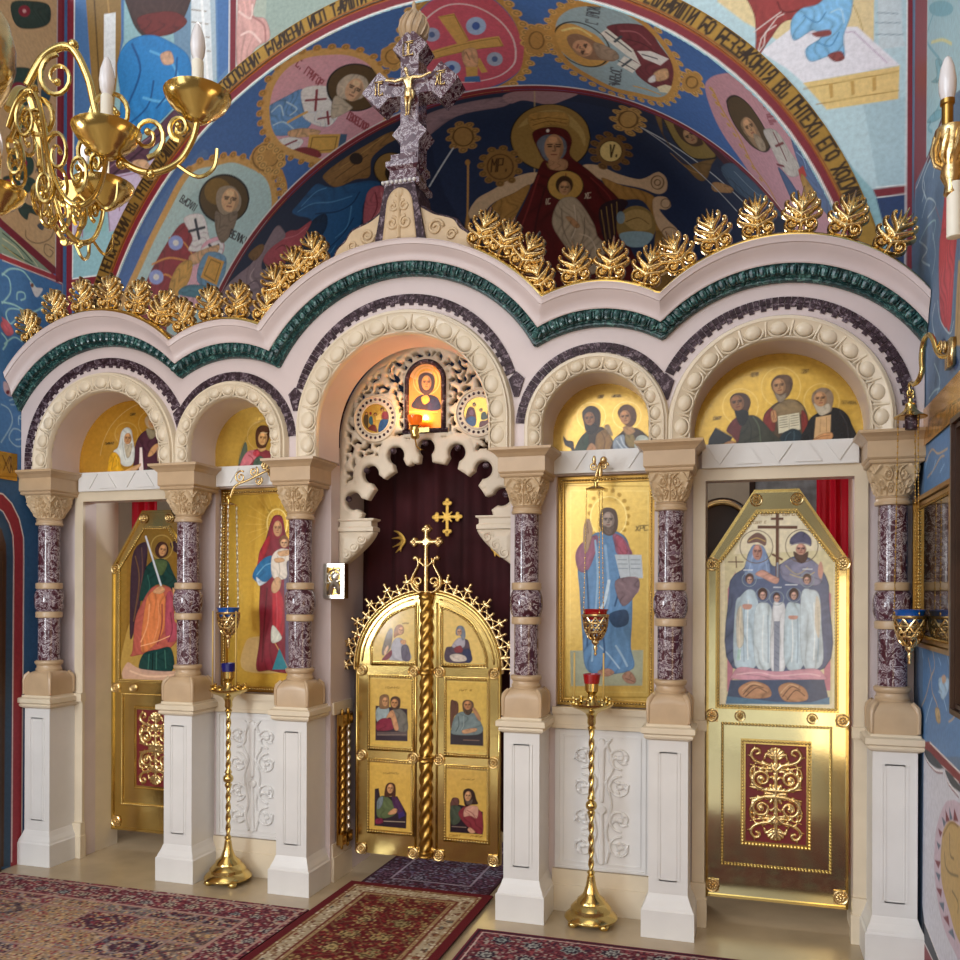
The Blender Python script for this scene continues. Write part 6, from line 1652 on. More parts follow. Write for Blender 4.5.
PAINT['wall_right'] = ('''P a9ccd6|-16 5981 -1692 4536 -1683 3739 -515 4190 18 4164
O 7fb4c4|-607 4540 -558 4549 -425 4620 -248 4731 -94 4842 -33 4905 -95 4890 -249 4805 -426 4691 -559 4592
C 7fb4c4 16.0|-174 4802 -31 4810 7 4757 -303 4493
S 7fb4c4|-203 4544 -366 4444 -364 4355 -235 4414 -98 4497 -235 4447
C 7fb4c4 19.0|-363 4260 -164 4286 -22 4304 -128 4230
S 7fb4c4|15 4351 -233 4283 -454 4160 -232 4231
C d9d8a0 14.1|-101 4692 -368 4545 -576 4401
P 8f3a44|2 5997 -16 5981 18 4157 213 4170 338 4182 383 4075 375 4446 204 4650
P 8a2e38|338 6287 -1 5994 33 4171 213 4184 381 4186
L efe8e0 8.0|-9 5988 25 4182
P 5a2430|18 4164 -515 4190 -657 4197 -657 4161 -543 4138 -18 4119
L d9d4d4 7.0|330 4148 296 4144 -361 4154
L 9fb0c0 7.1|338 4148 344 3845
C b9cad2 10.8|22 3960 135 4094 -91 4109 -194 4046 -159 3989
C b9cad2 7.4|138 3910 -15 3944 -224 3827 -13 3848
C 9fc0c8 7.4|180 3811 -12 3806 -223 3748 -153 3683
C b9cad2 9.7|137 3995 59 4018 96 4090
C 8f6a78 7.1|-224 3814 -353 3670 -287 3605
S c4525a|-540 3939 -733 3858 -716 3618 -646 3468 -559 3318 -497 3152 -345 3248 -318 3528 -417 3746
C e6b8b8 6.5|-445 3608 -592 3598 -702 3601
C e6b8b8 6.5|-503 3523 -619 3515 -647 3540
C d9a080 6.7|-382 3531 -503 3504 -618 3461
C a9bcc8 10.0|220 3818 -10 3688 142 3688 -81 3579
C a9bcc8 8.9|-154 3714 -220 3589 -150 3514
S c4525a|-352 3637 -674 3510 -658 3396 -614 3243 -555 3109 -438 3212 -316 3392
P b99a6c|-726 3372 -1130 3235 -1125 2893 -652 3022 -683 3209
C 7a5a3c 6.2|-751 3304 -722 3138 -693 3028
C 7a9cb0 7.8|-644 3342 -613 3171 -496 3083
C c2d0d6 6.6|-282 3338 -345 3227 -555 3103 -640 3133
C c2d0d6 7.6|-216 3346 -146 3287 -213 3187
C a9c4d0 8.6|-211 3052 -340 2942 -274 2892
S 34507c|-343 3109 -436 3115 -496 3061 -435 3040
S 34507c|-610 2964 -692 2966 -745 2918 -664 2908
C a9c4d0 8.9|-69 2910 -208 2920 -339 2904
P 5f87b4|46 2696 -793 2674 -1669 2595 -1654 1378 76 1079
C c9ad84 8.9|16 2605 -151 2642 -304 2598 -518 2589
C c9ad84 8.7|-39 2517 -202 2537 -353 2571 -448 2566
C 9cc0e0 7.9|-148 2519 -254 2575
C 9cc0e0 7.4|-352 2502 -448 2527
C 9cc0e0 8.4|16 2573 -69 2629
C c9ad84 9.4|-186 1650 -236 1571 -130 1501 -19 1406 98 1339
C c9ad84 9.3|-78 1602 -157 1524 -182 1444 -308 1387 -331 1310
S b9a078|-258 1371 -357 1378 -380 1317 -282 1314
C 9cc0e0 11.3|92 1634 64 1592
C 9cc0e0 9.7|-337 1619 -385 1592
C 9cc0e0 8.1|-524 1650 -568 1606
S a9c8e0|-335 1519 -431 1538 -567 1540 -544 1481 -429 1431 -358 1462
S c9a890|-407 1536 -478 1551 -500 1524 -431 1508
C a9c8e0 7.4|-334 1460 -430 1450 -520 1393
C a9c8e0 8.4|-181 1413 -73 1328 -16 1268
C c9ad84 7.9|-734 1419 -650 1372 -564 1347
C 3c639c 15.7|214 1549 216 1437 157 1365
P d3d2da|36 1121 -769 1107 -1827 1106 -1821 528 73 11
P 7f2a34|35 1163 -124 1188 -770 1165 -1828 1129 -1827 1092 -769 1113 36 1128
L f2ece8 7.9|-124 1184 -770 1162 -1828 1126
L f2ece8 6.6|36 1129 -769 1113
S 3a4048|32 1122 -124 1137 -438 1121 -430 1111 -303 1088 -123 1082 -7 1098
C 7a3038 7.1|32 1103 -65 1075 -268 1066 -438 1091
C f2ece8 6.3|32 1110 -46 1083 -250 1073 -438 1099
S 3a4048|-486 1114 -625 1120 -769 1107 -954 1097 -768 1076 -609 1075
C 7a3038 6.4|-486 1103 -564 1065 -768 1050
C f2ece8 5.7|-478 1109 -548 1072 -768 1063
O c9b4c0|-467 947 -608 1002 -767 1028 -1190 1035 -1181 387 -672 362 -426 404 -259 558 -280 775
P 7a2c38|-499 938 -592 907 -514 881
P 5a6a7c|-577 969 -652 928 -592 910
P 7a2c38|-682 986 -766 946 -666 925
P 5a6a7c|-418 885 -514 881 -466 846
P 7a2c38|-333 809 -433 814 -383 777
P 5a6a7c|-297 737 -399 744 -348 709
P 7a2c38|-260 636 -398 668 -346 619
P 5a6a7c|-277 584 -396 606 -362 561
P 7a2c38|-293 512 -428 548 -411 501
P 5a6a7c|-361 464 -476 502 -475 455
P 7a2c38|-459 429 -569 474 -599 432
P 5a6a7c|-568 401 -659 447 -716 416
O c0a068|-433 800 -498 861 -607 910 -766 930 -1188 922 -1181 443 -758 442 -600 497 -429 575 -398 682
C 8a6c38 8.4|-449 804 -607 901 -766 924
C 7a6844 11.2|-591 848 -604 760 -678 761
C 7a6844 11.2|-480 732 -511 680 -603 675 -763 710
C 7a6844 10.6|-647 610 -761 599 -760 552
P 7f2a34|71 134 -251 133 -1285 95 85 -625
P 3a3f48|67 310 8 247 -389 187 -1285 123 -1284 68 -251 133 50 134
L f2ece8 7.5|8 243 -398 191 -1285 128
L f2ece8 7.1|50 138 -251 133''', '647c98')
PAINT['band_left'] = ('''L ge0b858 7.0|-366 2884 52 2900
L ga87a28 8.0|-367 2705 51 2731
L 4a2c14 7.8|-149 2862 -87 2749
L 4a2c14 7.7|-89 2866 -141 2759
L 4a2c14 7.8|-74 2860 -81 2750
L 4a2c14 7.7|-80 2863 -98 2813
L 4a2c14 7.8|-74 2807 -57 2753
L 4a2c14 7.6|-176 2866 -173 2742
L 4a2c14 7.6|-204 2862 -200 2739''', 'gc9983a')
PAINT['band_right'] = ('''L ge0a850 9.6|-17 2863 -845 2839 -2727 2773
L ge0a850 9.6|-13 2684 -842 2665 -2726 2625
T 6a3c18 10.9|-94 2716 -753 -45 -23 77|СПАСИТЕ
T 6a3c18 8.2|-892 2661 -785 -45 -16 81|ЛЮДИ ТВОЯ''', 'gd4a04c')
PAINT['arch_band'] = ('''''', 'g9c7838')
PAINT['arch_band'] = ('''L 8a4a1c 9|-50 2729 250 2729 550 2729 850 2729 1150 2729 1450 2729 1750 2729 2050 2729 2350 2729 2650 2729 2950 2729 3250 2729 3550 2729 3850 2729 4150 2729 4450 2729 4750 2729 5050 2729 5350 2729 5650 2729 5950 2729 6250 2729 6550 2729 6850 2729 7150 2729 7450 2729 7750 2729 8050 2729 8350 2729 8650 2729
L g7a5a20 5|-50 2830 250 2830 550 2830 850 2830 1150 2830 1450 2830 1750 2830 2050 2830 2350 2830 2650 2830 2950 2830 3250 2830 3550 2830 3850 2830 4150 2830 4450 2830 4750 2830 5050 2830 5350 2830 5650 2830 5950 2830 6250 2830 6550 2830 6850 2830 7150 2830 7450 2830 7750 2830 8050 2830 8350 2830 8650 2830
T 2c1a08 15|7950 2742 -296 0 0 82|БЛАЖЕНИ
T 2c1a08 15|7611 2742 -423 0 0 82|НЕПОРОЧНИИ
T 2c1a08 15|7145 2742 -84 0 0 82|ВЪ
T 2c1a08 15|7018 2742 -169 0 0 82|ПУТЬ
T 2c1a08 15|6806 2742 -296 0 0 82|ХОДЯЩІИ
T 2c1a08 15|6467 2742 -84 0 0 82|ВЪ
T 2c1a08 15|6340 2742 -254 0 0 82|ЗАКОНѢ
T 2c1a08 15|6043 2742 -381 0 0 82|ГОСПОДНИ:
T 2c1a08 15|5620 2742 -309 0 0 82|БЛАЖЕНИ
T 2c1a08 15|5266 2742 -441 0 0 82|ИСПЫТАЮЩІИ
T 2c1a08 15|4780 2742 -353 0 0 82|СВѢДѢНІЯ
T 2c1a08 15|4382 2742 -132 0 0 82|ЕГО
T 2c1a08 15|4205 2742 -220 0 0 82|ВСѢМЪ
T 2c1a08 15|3940 2742 -353 0 0 82|СЕРДЦЕМЪ
T 2c1a08 15|3543 2742 -309 0 0 82|ВЗЫЩУТЪ
T 2c1a08 15|3189 2742 -132 0 0 82|ЕГО
T 2c1a08 15|3012 2742 -88 0 0 82|НЕ
T 2c1a08 15|2880 2742 -353 0 0 82|ДѢЛАЮЩІИ
T 2c1a08 15|2482 2742 -88 0 0 82|БО
T 2c1a08 15|2349 2742 -441 0 0 82|БЕЗЗАКОНІЯ
T 2c1a08 15|1863 2742 -88 0 0 82|ВЪ
T 2c1a08 15|1731 2742 -265 0 0 82|ПУТЕХЪ
T 2c1a08 15|1421 2742 -132 0 0 82|ЕГО
T 2c1a08 15|1245 2742 -265 0 0 82|ХОДИША''', 'g9c7838')

# ------------------------------------------------------------------ the room
XW, YW = 2.9, .45              # side walls, and the wall with the great arch
VR, VZ = 2.68, 3.15            # the great arch: radius, height of its centre
V1 = 1.6                       # where the apse begins
CAPZ = 2.775                   # top of the abaci
BAYS = [(-2.18, 2.84, .68), (-1.19, 2.885, .47), (0, 2.99, .755), (1.19, 2.885, .47), (2.18, 2.84, .68)]   # mosaic bands: centre x, z, radius
ARCH = [(-2.18, 2.835, .455), (-1.19, 2.88, .305), (0, 2.94, .56), (1.19, 2.88, .305), (2.18, 2.835, .455)]  # openings of the arcade
COLX = [-2.765, -1.605, -.757, .757, 1.605, 2.765]

fl = MB().box(-XW - .2, XW + .2, -5.7, 4.4, -.1, 0).build('floor', MT['floor_stone'], kind='structure')
def wallX(sx):
    return lambda A, B: (np.full(A.shape, sx * XW), A, B)
wl = panel('wall_left', 'wall_left', wallX(-1), -.5, YW, 0, 6.4, .006, flip=True); wl['kind'] = 'structure'
wr = panel('wall_right', 'wall_right', wallX(1), -1.5, YW, 0, 6.4, .006); wr['kind'] = 'structure'
for nm, sx, y1 in (('wall_left', -1, -.5), ('wall_right', 1, -1.5)):
    MB().box(sx * XW, sx * (XW + .2), -5.7, y1, 0, 6.4).build(nm, MT['plaster_nave'], kind='structure')
# wall with the arch, painted left and right of it
def wmask(A, B): return (np.hypot(A, B - VZ) > VR - .004) & ((np.abs(A) > VR - .01) | (B > VZ))
wf = panel('wall_front', 'wall_front', lambda A, B: (A, np.full(A.shape, YW), B), -XW, XW, 2.6, 6.4, .007, mask=wmask); wf['kind'] = 'structure'
m = MB(); m.box(-XW, -VR, YW, YW + .1, 0, 2.6); m.box(VR, XW, YW, YW + .1, 0, 2.6); m.build('wall_front', MT['plaster_nave'], kind='structure')
# lettered gold band round the arch
def bandfn(A, B):
    t = A / 2.79; return (B * np.cos(t), np.full(A.shape, YW - .012), VZ + .03 + B * np.sin(t))
bd = panel('trim_1', 'arch_band', bandfn, -.05, 8.8, 2.722, 2.835, .0065, flip=True); bd['kind'] = 'structure'
# barrel of the arch: s runs along the curve from the right springing
def vaultfn(A, B):
    t = A / VR; return (VR * np.cos(t), B, VZ + VR * np.sin(t))
cl = panel('ceiling', 'soffit', vaultfn, 0, PI * VR, YW, V1, .0075); cl['kind'] = 'structure'
# apse: half dome over a half drum
CR = 2.68
def conchfn(A, B):   # A: along the width, B: up and forward from the back, both as arcs of the dome
    l, u = A / CR, B / CR
    return (CR * np.sin(l), V1 + .72 * CR * np.cos(l) * np.cos(u), VZ + CR * np.cos(l) * np.sin(u))
cn = panel('wall_apse', 'conch', conchfn, -CR * 1.45, CR * 1.45, 0, CR * PI / 2, .0085); cn['kind'] = 'structure'
m = MB(); m.grid([[(CR * cos(PI * i / 40), V1 + .72 * CR * sin(PI * i / 40), z) for z in (0, VZ)] for i in range(41)])
m.add([(-CR, YW, 0), (-CR, V1, 0), (-CR, V1, VZ), (-CR, YW, VZ)], [(0, 1, 2, 3)]); m.add([(CR, YW, 0), (CR, V1, 0), (CR, V1, VZ), (CR, YW, VZ)], [(3, 2, 1, 0)])
m.build('wall_apse', MT['plaster_apse'], kind='structure')
# door in the left wall, painted surround is part of the wall
m = MB(); m.box(-XW + .001, -XW + .03, -.5, -.165, 0, 2.2); tag(m.build('door_1', MT['dark_wood']), kind='structure')
# frieze letter bands on the side walls
p = panel('trim_2', 'band_left', lambda A, B: (np.full(A.shape, -XW + .01), A, B), -.5, -.02, 2.70, 2.89, .004, mat='painted_gloss', flip=True); p['kind'] = 'structure'
p = panel('trim_3', 'band_right', lambda A, B: (np.full(A.shape, XW - .01), A, B), -1.5, .02, 2.685, 2.875, .006, mat='painted_gloss'); p['kind'] = 'structure'

# ------------------------------------------------------------------ columns
def make_column(x, label):
    t = thing('marble_column', label, 'column', (x, .146, 0), 'columns of the icon screen'); cy = .146
    m = MB(); m.sqstack([(.146, 0), (.146, .152), (.140, .160)], x, cy, .299); m.build('plinth', MT['marble_white'], t)
    m = MB(); m.sqstack([(.138, .160), (.134, .175), (.120, .205), (.110, .236), (.108, .24), (.108, 1.10)], x, cy, .299)
    y = cy - .108
    for a, w in ((.066, .010), (.048, .006)):
        o_ = [(x - a, .312), (x + a, .312), (x + a, 1.035), (x - a, 1.035)]
        k = a - w; i_ = [(x - k, .312 + w), (x + k, .312 + w), (x + k, 1.035 - w), (x - k, 1.035 - w)]
        m.frame(o_, i_, y - .0035, y + .001)
    m.build('pedestal', MT['marble_white'], t)
    m = MB(); m.sqstack([(.112, 1.10), (.132, 1.112), (.136, 1.122), (.132, 1.132), (.137, 1.136), (.148, 1.142), (.148, 1.172), (.122, 1.180), (.122, 1.192)], x, cy, .299)
    m.build('pedestal_cap', MT['marble_cream'], t)
    m = MB(); m.lathe([(.116, 1.192, 1), (.116, 1.30, 1), (.115, 1.315, .95), (.112, 1.33, .8), (.107, 1.343, .6), (.10, 1.354, .35), (.09, 1.36, 0)], x, cy, 64)
    for a in (-.108, .108):
        for b in (-.108, .108):
            m.tube([(x + a * 1.04, cy + b * 1.04, 1.20), (x + a * 1.04, cy + b * 1.04, 1.30), (x + a * .98, cy + b * .98, 1.325), (x + a * .80, cy + b * .80, 1.352)], [.010, .012, .016, .012], 8)
    m.build('base_block', MT['marble_tan'], t, smooth=35)
    m = MB(); m.lathe([(.085, 1.36), (.088, 1.375), (.080, 1.385), (.080, 1.40), (.086, 1.405), (.092, 1.413), (.094, 1.422), (.092, 1.431), (.080, 1.437)], x, cy, 40); m.build('base_ring', MT['marble_tan'], t, smooth=40)
    for z0, z1 in ((1.437, 1.737), (1.988, 2.393)):
        MB().lathe([(.073, z0), (.073, z1)], x, cy, 40).build('shaft', MT['marble_purple'], t, smooth=40)
    for z0 in (1.737, 1.941):
        MB().lathe([(.076, z0), (.087, z0 + .003), (.090, z0 + .012), (.088, z0 + .022), (.090, z0 + .034), (.087, z0 + .044), (.076, z0 + .047)], x, cy, 40).build('shaft_ring', MT['marble_tan'], t, smooth=40)
    MB().lathe([(.080, 1.784), (.090, 1.80), (.0975, 1.83), (.0985, 1.8625), (.0975, 1.895), (.090, 1.925), (.080, 1.941)], x, cy, 40).build('shaft_bulb', MT['marble_purple'], t, smooth=40)
    m = MB(); m.lathe([(.078, 2.393), (.090, 2.397), (.092, 2.410), (.086, 2.418), (.084, 2.428), (.090, 2.436), (.080, 2.443)], x, cy, 40); m.build('neck_ring', MT['marble_tan'], t, smooth=40)
    # bell of the capital: square above, round below, carved with curling leaves
    N = 200; NU = 46; J, I = np.meshgrid((np.arange(N) + .5) / N * 2 * PI, np.arange(NU) / (NU - 1))
    fx_ = (((J / (PI / 2)) + .5) % 1 - .5) * 2; U = np.abs(fx_); d = np.full(J.shape, 9.)
    for s_, (cx_, cz_, r_, k_) in enumerate(((.40, .66, .24, 1.5), (.30, .24, .19, -1.5), (.78, .36, .16, 1.4))):
        d = np.minimum(d, sd_line(U, I, spiral(cx_, cz_, r_, .05, PI / 2 + s_, k_), .050, .035)); d = np.minimum(d, sd_circ(U, I, cx_, cz_, .06))
    for p_ in (((0, .05), (0, .55)), ((0, .5), (.1, .78)), ((0, .55), (0, .9)), ((.1, .9), (.55, .95)), ((.62, .05), (.5, .3)), ((.7, .95), (.95, .7)), ((.95, .1), (.98, .6)), ((.55, .5), (.7, .62))):
        d = np.minimum(d, sd_line(U, I, p_, .055, .03))
    E_ = .015 * np.clip(-d / .05, -.25, 1) ** 1 * (1 - np.abs(2 * I - 1) ** 8)
    rr = []
    for i in range(NU):
        u = i / (NU - 1); h = .081 + .034 * u ** .8; k = min(1, u * 1.5) ** 1.2
        rr.append([(x + (h / max(abs(cos(a)), abs(sin(a))) ** k + e_) * cos(a), cy + (h / max(abs(cos(a)), abs(sin(a))) ** k + e_) * sin(a), 2.443 + .162 * u) for a, e_ in zip(J[0], E_[i])])
    m = MB(); m.rings(rr); m.build('capital', MT['marble_carved'], t, smooth=50)
    m = MB(); m.sqstack([(.122, 2.605), (.130, 2.610), (.133, 2.618), (.130, 2.626), (.136, 2.630), (.142, 2.638), (.142, 2.722), (.150, 2.730), (.160, 2.742), (.180, 2.757), (.186, 2.760), (.188, CAPZ)], x, cy, .299)
    m.build('abacus', MT['marble_tan'], t)
    return t
lab = ['marble column with veined purple shaft standing against the wall beside the brown door',
       'marble column between the angel door and the icon of the standing mother',
       'marble column with small silver icon beside it, next to the gold double doors',
       'marble column between the gold double doors and the icon of the man with the book',
       'marble column between the icon of the man with the book and the family door',
       'marble column between the family door and the blue wall with hanging lamp']
col0 = make_column(COLX[0], lab[0])
for x, l in zip(COLX[1:], lab[1:]):
    c = copy_tree(col0); c.location.x = x; c['label'] = l

# ------------------------------------------------------------------ arcade on the columns
def lvl(t):   # contour of the cornice at level t: 0 lower edge of the green moulding, 1 upper white edge
    c = lambda a, b: a + (b - a) * t
    return [(-2.18, c(2.755, 2.895), c(.84, .90)), (-1.19, c(2.724, 2.935), c(.718, .716)), (0, c(2.902, 2.857), c(.948, 1.169)), (1.19, c(2.724, 2.935), c(.718, .716)), (2.18, c(2.755, 2.895), c(.84, .90))]
def contour(t, x):
    return max(cz + math.sqrt(max(r * r - (x - cx) ** 2, 0)) if abs(x - cx) < r else 0 for cx, cz, r in lvl(t))
XS = sorted(set([round(-XW + .005 + i * (2 * XW - .01) / 300, 4) for i in range(301)]))
arc = thing('marble_arcade', 'white marble arcade of five round arches under a wavy green and white cornice', 'arcade', (0, .15, CAPZ))
outline = []
for i, (cx, cz, r) in enumerate(ARCH):
    a = [(cx - r, CAPZ)] + [(cx - r * cos(PI * k / 40), cz + r * sin(PI * k / 40)) for k in range(41)] + [(cx + r, CAPZ)]
    outline.append(a)
top = [(x, contour(0, x) + .01) for x in XS]
m = MB()
# face as strips between underside and contour
def under(x):
    for cx, cz, r in ARCH:
        if abs(x - cx) < r: return cz + math.sqrt(r * r - (x - cx) ** 2)
    return CAPZ
xs = set(XS)
for cx, cz, r in ARCH:
    for k in range(61): xs.add(round(cx - r * cos(PI * k / 60), 5))
    xs.add(round(cx - r - 1e-4, 5)); xs.add(round(cx + r + 1e-4, 5))
xs = sorted(xs)
for y, fl_ in ((.02, False), (.30, True)):
    b = len(m.v)
    for x in xs: m.v += [(x, y, under(x)), (x, y, contour(0, x) + .012)]
    for i in range(len(xs) - 1):
        q = (b + 2 * i, b + 2 * i + 2, b + 2 * i + 3, b + 2 * i + 1); m.f.append(q[::-1] if fl_ else q)
n_ = len(xs) * 2
for i in range(len(xs) - 1):
    m.f.append((2 * i + 2, 2 * i, n_ + 2 * i, n_ + 2 * i + 2)); m.f.append((2 * i + 1, 2 * i + 3, n_ + 2 * i + 3, n_ + 2 * i + 1))
m.build('arcade_wall', MT['marble_pale'], arc, smooth=30)
def band_pts(cx, cz, r, z0=CAPZ, n=60):
    return [(cx - r, z0, PI)] + [(cx + r * cos(PI - PI * k / n), cz + r * sin(PI * k / n), PI - PI * k / n) for k in range(n + 1)] + [(cx + r, z0, 0)]
def arch_profile(cx, cz, prof, n=60):   # prof: (radius, y)
    rows = []
    for r, y in prof: rows.append([(a, y, b) for a, b, _ in band_pts(cx, cz, r, n=n)])
    return rows
for i, (cx, cz, r) in enumerate(ARCH):
    w = (.105, .085, .125, .085, .105)[i]
    m = MB()
    m.grid(arch_profile(cx, cz, [(r, .03), (r, -.010), (r + .006, -.018), (r + .012, -.018), (r + .016, -.004), (r + .03, -.012), (r + w * .6, -.030), (r + w - .012, -.034), (r + w - .006, -.04), (r + w, -.04), (r + w + .004, -.02), (r + w + .016, -.02), (r + w + .022, -.008), (r + w + .03, .03)]))
    ro = r + w * .52; L = PI * ro + 2 * (cz - CAPZ); ne = int(round(L / (w * 1.22)))
    for k in range(ne):
        s = (k + .5) / ne * L; st = cz - CAPZ
        if s < st: ex, ez, a = cx - ro, CAPZ + s, PI
        elif s > L - st: ex, ez, a = cx + ro, CAPZ + L - s, 0
        else:
            a = PI - (s - st) / ro; ex, ez = cx + ro * cos(a), cz + ro * sin(a)
        g = MB(); g.ball((0, 0, 0), (w * .37, .022, w * .43), 14, 8)
        tor = [(w * .45 * cos(q), 0, w * .52 * sin(q)) for q in np.linspace(0, 2 * PI, 19)]
        g.tube(tor, .006, 5, cap=False)
        g.tube([(-w * .45, -.004, w * .61), (w * .3, -.006, w * .61)], [.004, .011], 5)
        g.xf(Matrix.Translation((ex, -.022, ez)) @ Matrix.Rotation(-a, 4, 'Y')); m.add(g.v, g.f)
    m.build('egg_moulding', MT['marble_cream'], arc, smooth=40)
# mosaic checker bands of dark plum stone
lim = [(-9, -1.585), (-1.585, -.722), (-.722, .722), (.722, 1.585), (1.585, 9)]
for i, (cx, cz, r) in enumerate(BAYS):
    m = MB(); L = PI * r; sp = .033; nb = int(L / sp); ext = int(round((cz - CAPZ) / sp))
    for k in range(-ext if i in (0, 4) else 0, nb + (ext if i in (0, 4) else 0)):
        a0, a1 = PI - (k + .04) / nb * PI, PI - (k + .96) / nb * PI
        if k < 0: P = lambda rr_, a: (cx - rr_, cz + (PI - a) * r)
        elif k >= nb: P = lambda rr_, a: (cx + rr_, cz + a * r)
        else: P = lambda rr_, a: (cx + rr_ * cos(a), cz + rr_ * sin(a))
        mid = P(r, (a0 + a1) / 2)
        if not (lim[i][0] <= mid[0] <= lim[i][1]) or mid[1] < CAPZ: continue
        for ra, rb in (((r - .034, r), (r - .066, r - .036)) if k % 2 else ((r - .030, r), (r - .052, r - .032))):
            m.prism([P(ra, a0), P(ra, a1), P(rb, a1), P(rb, a0)][::-1], .012, .021)
    m.build('mosaic_band', MT['marble_plum'], arc)
for sx in (-1, 1):
    for x in (.725, 1.585):
        z = 2.99 + math.sqrt(.755 ** 2 - .722 ** 2) if x < 1 else 2.885 + math.sqrt(.47 ** 2 - .395 ** 2)
        MB().prism([(sx * x - .014, z - .135), (sx * x + .014, z - .135), (sx * x + .048, z - .03), (sx * x + .004, z + .012), (sx * x - .004, z + .012), (sx * x - .048, z - .03)], .010, .021).build('mosaic_point', MT['marble_plum'], arc)
def cornice(name, mat, lv, relief=None):
    rows = []
    for t, y in lv: rows.append([(x, y, contour(t, x)) for x in XS])
    rows = [[r_[i] for r_ in rows] for i in range(len(XS))]
    m = MB(); m.grid(rows)
    if relief: relief(m)
    return m.build(name, MT[mat], arc, smooth=28)
def leaves(m):
    L = 0; px = XS[0]; pz = contour(.27, px)
    for x in [(-XW + .02) + i * .004 for i in range(int((2 * XW - .04) / .004))]:
        z = contour(.26, x); L += math.hypot(x - px, z - pz); px, pz = x, z
        if L > .052:
            L = 0; z2 = contour(.26, x + .004); a = math.atan2(z2 - z, .004)
            g = MB(); g.ball((0, 0, 0), (.021, .016, .034), 8, 6); g.ball((.026, .002, -.004), (.007, .012, .026), 6, 4)
            g.xf(Matrix.Translation((x, -.052, z)) @ Matrix.Rotation(-a, 4, 'Y')); m.add(g.v, g.f)
cornice('green_moulding', 'marble_green', [(0, .021), (0, -.004), (.03, -.016), (.08, -.016), (.10, -.024), (.13, -.024), (.16, -.036), (.26, -.046), (.36, -.060), (.385, -.066), (.385, .0)], leaves)
cornice('white_cornice', 'marble_pale', [(.385, 0), (.385, -.070), (.42, -.074), (.46, -.074), (.56, -.082), (.68, -.096), (.78, -.118), (.82, -.122), (.83, -.130), (.93, -.136), (.97, -.142), (1.0, -.138), (1.0, .29), (.4, .30)])
for sx in (-1, 1):
    rows = [[(x, y, contour(1.0, x) + dz) for y, dz in ((-.120, .001), (-.118, .014), (-.105, .026), (-.085, .030), (-.06, .030), (-.05, .020), (-.05, .001))] for x in XS if sx * x > .50]
    MB().grid(rows).build('gilt_fillet', MT['gold'], arc, smooth=40)
for sx in (-1, 1):
    MB().box(min(sx * 2.62, sx * 2.894), max(sx * 2.62, sx * 2.894), .30, .44, 2.78, 3.45).build('end_block', MT['marble_white'], arc)

# ------------------------------------------------------------------ back wall of the screen with its openings
rw = thing('marble_screen_wall', 'white marble wall of the icon screen behind the columns, with openings for doors and icons', 'screen wall', (0, .36, 0))
m = MB()
def slab(x0, x1, z0, z1): m.box(x0, x1, .30, .42, z0, z1)
for sx in (-1, 1):
    def sl(a, b, z0, z1): slab(min(sx * a, sx * b), max(sx * a, sx * b), z0, z1)
    sl(2.595, 2.895, 0, 2.775); sl(1.785, 2.595, 2.58, 2.775)           # round the side door
    sl(1.497, 1.785, 0, 2.775); sl(.905, 1.497, 0, 1.235); sl(.905, 1.497, 2.64, 2.775); sl(.615, .905, 0, 2.775)
m.build('wall_slab', MT['marble_pale'], rw)
m = MB()
for cx, cz, r in (ARCH[0], ARCH[1], ARCH[3], ARCH[4]):
    m.box(cx - r - .1, cx + r + .1, .30, .34, 2.776, cz + r + .06)
m.build('arch_back', MT['marble_pale'], rw)
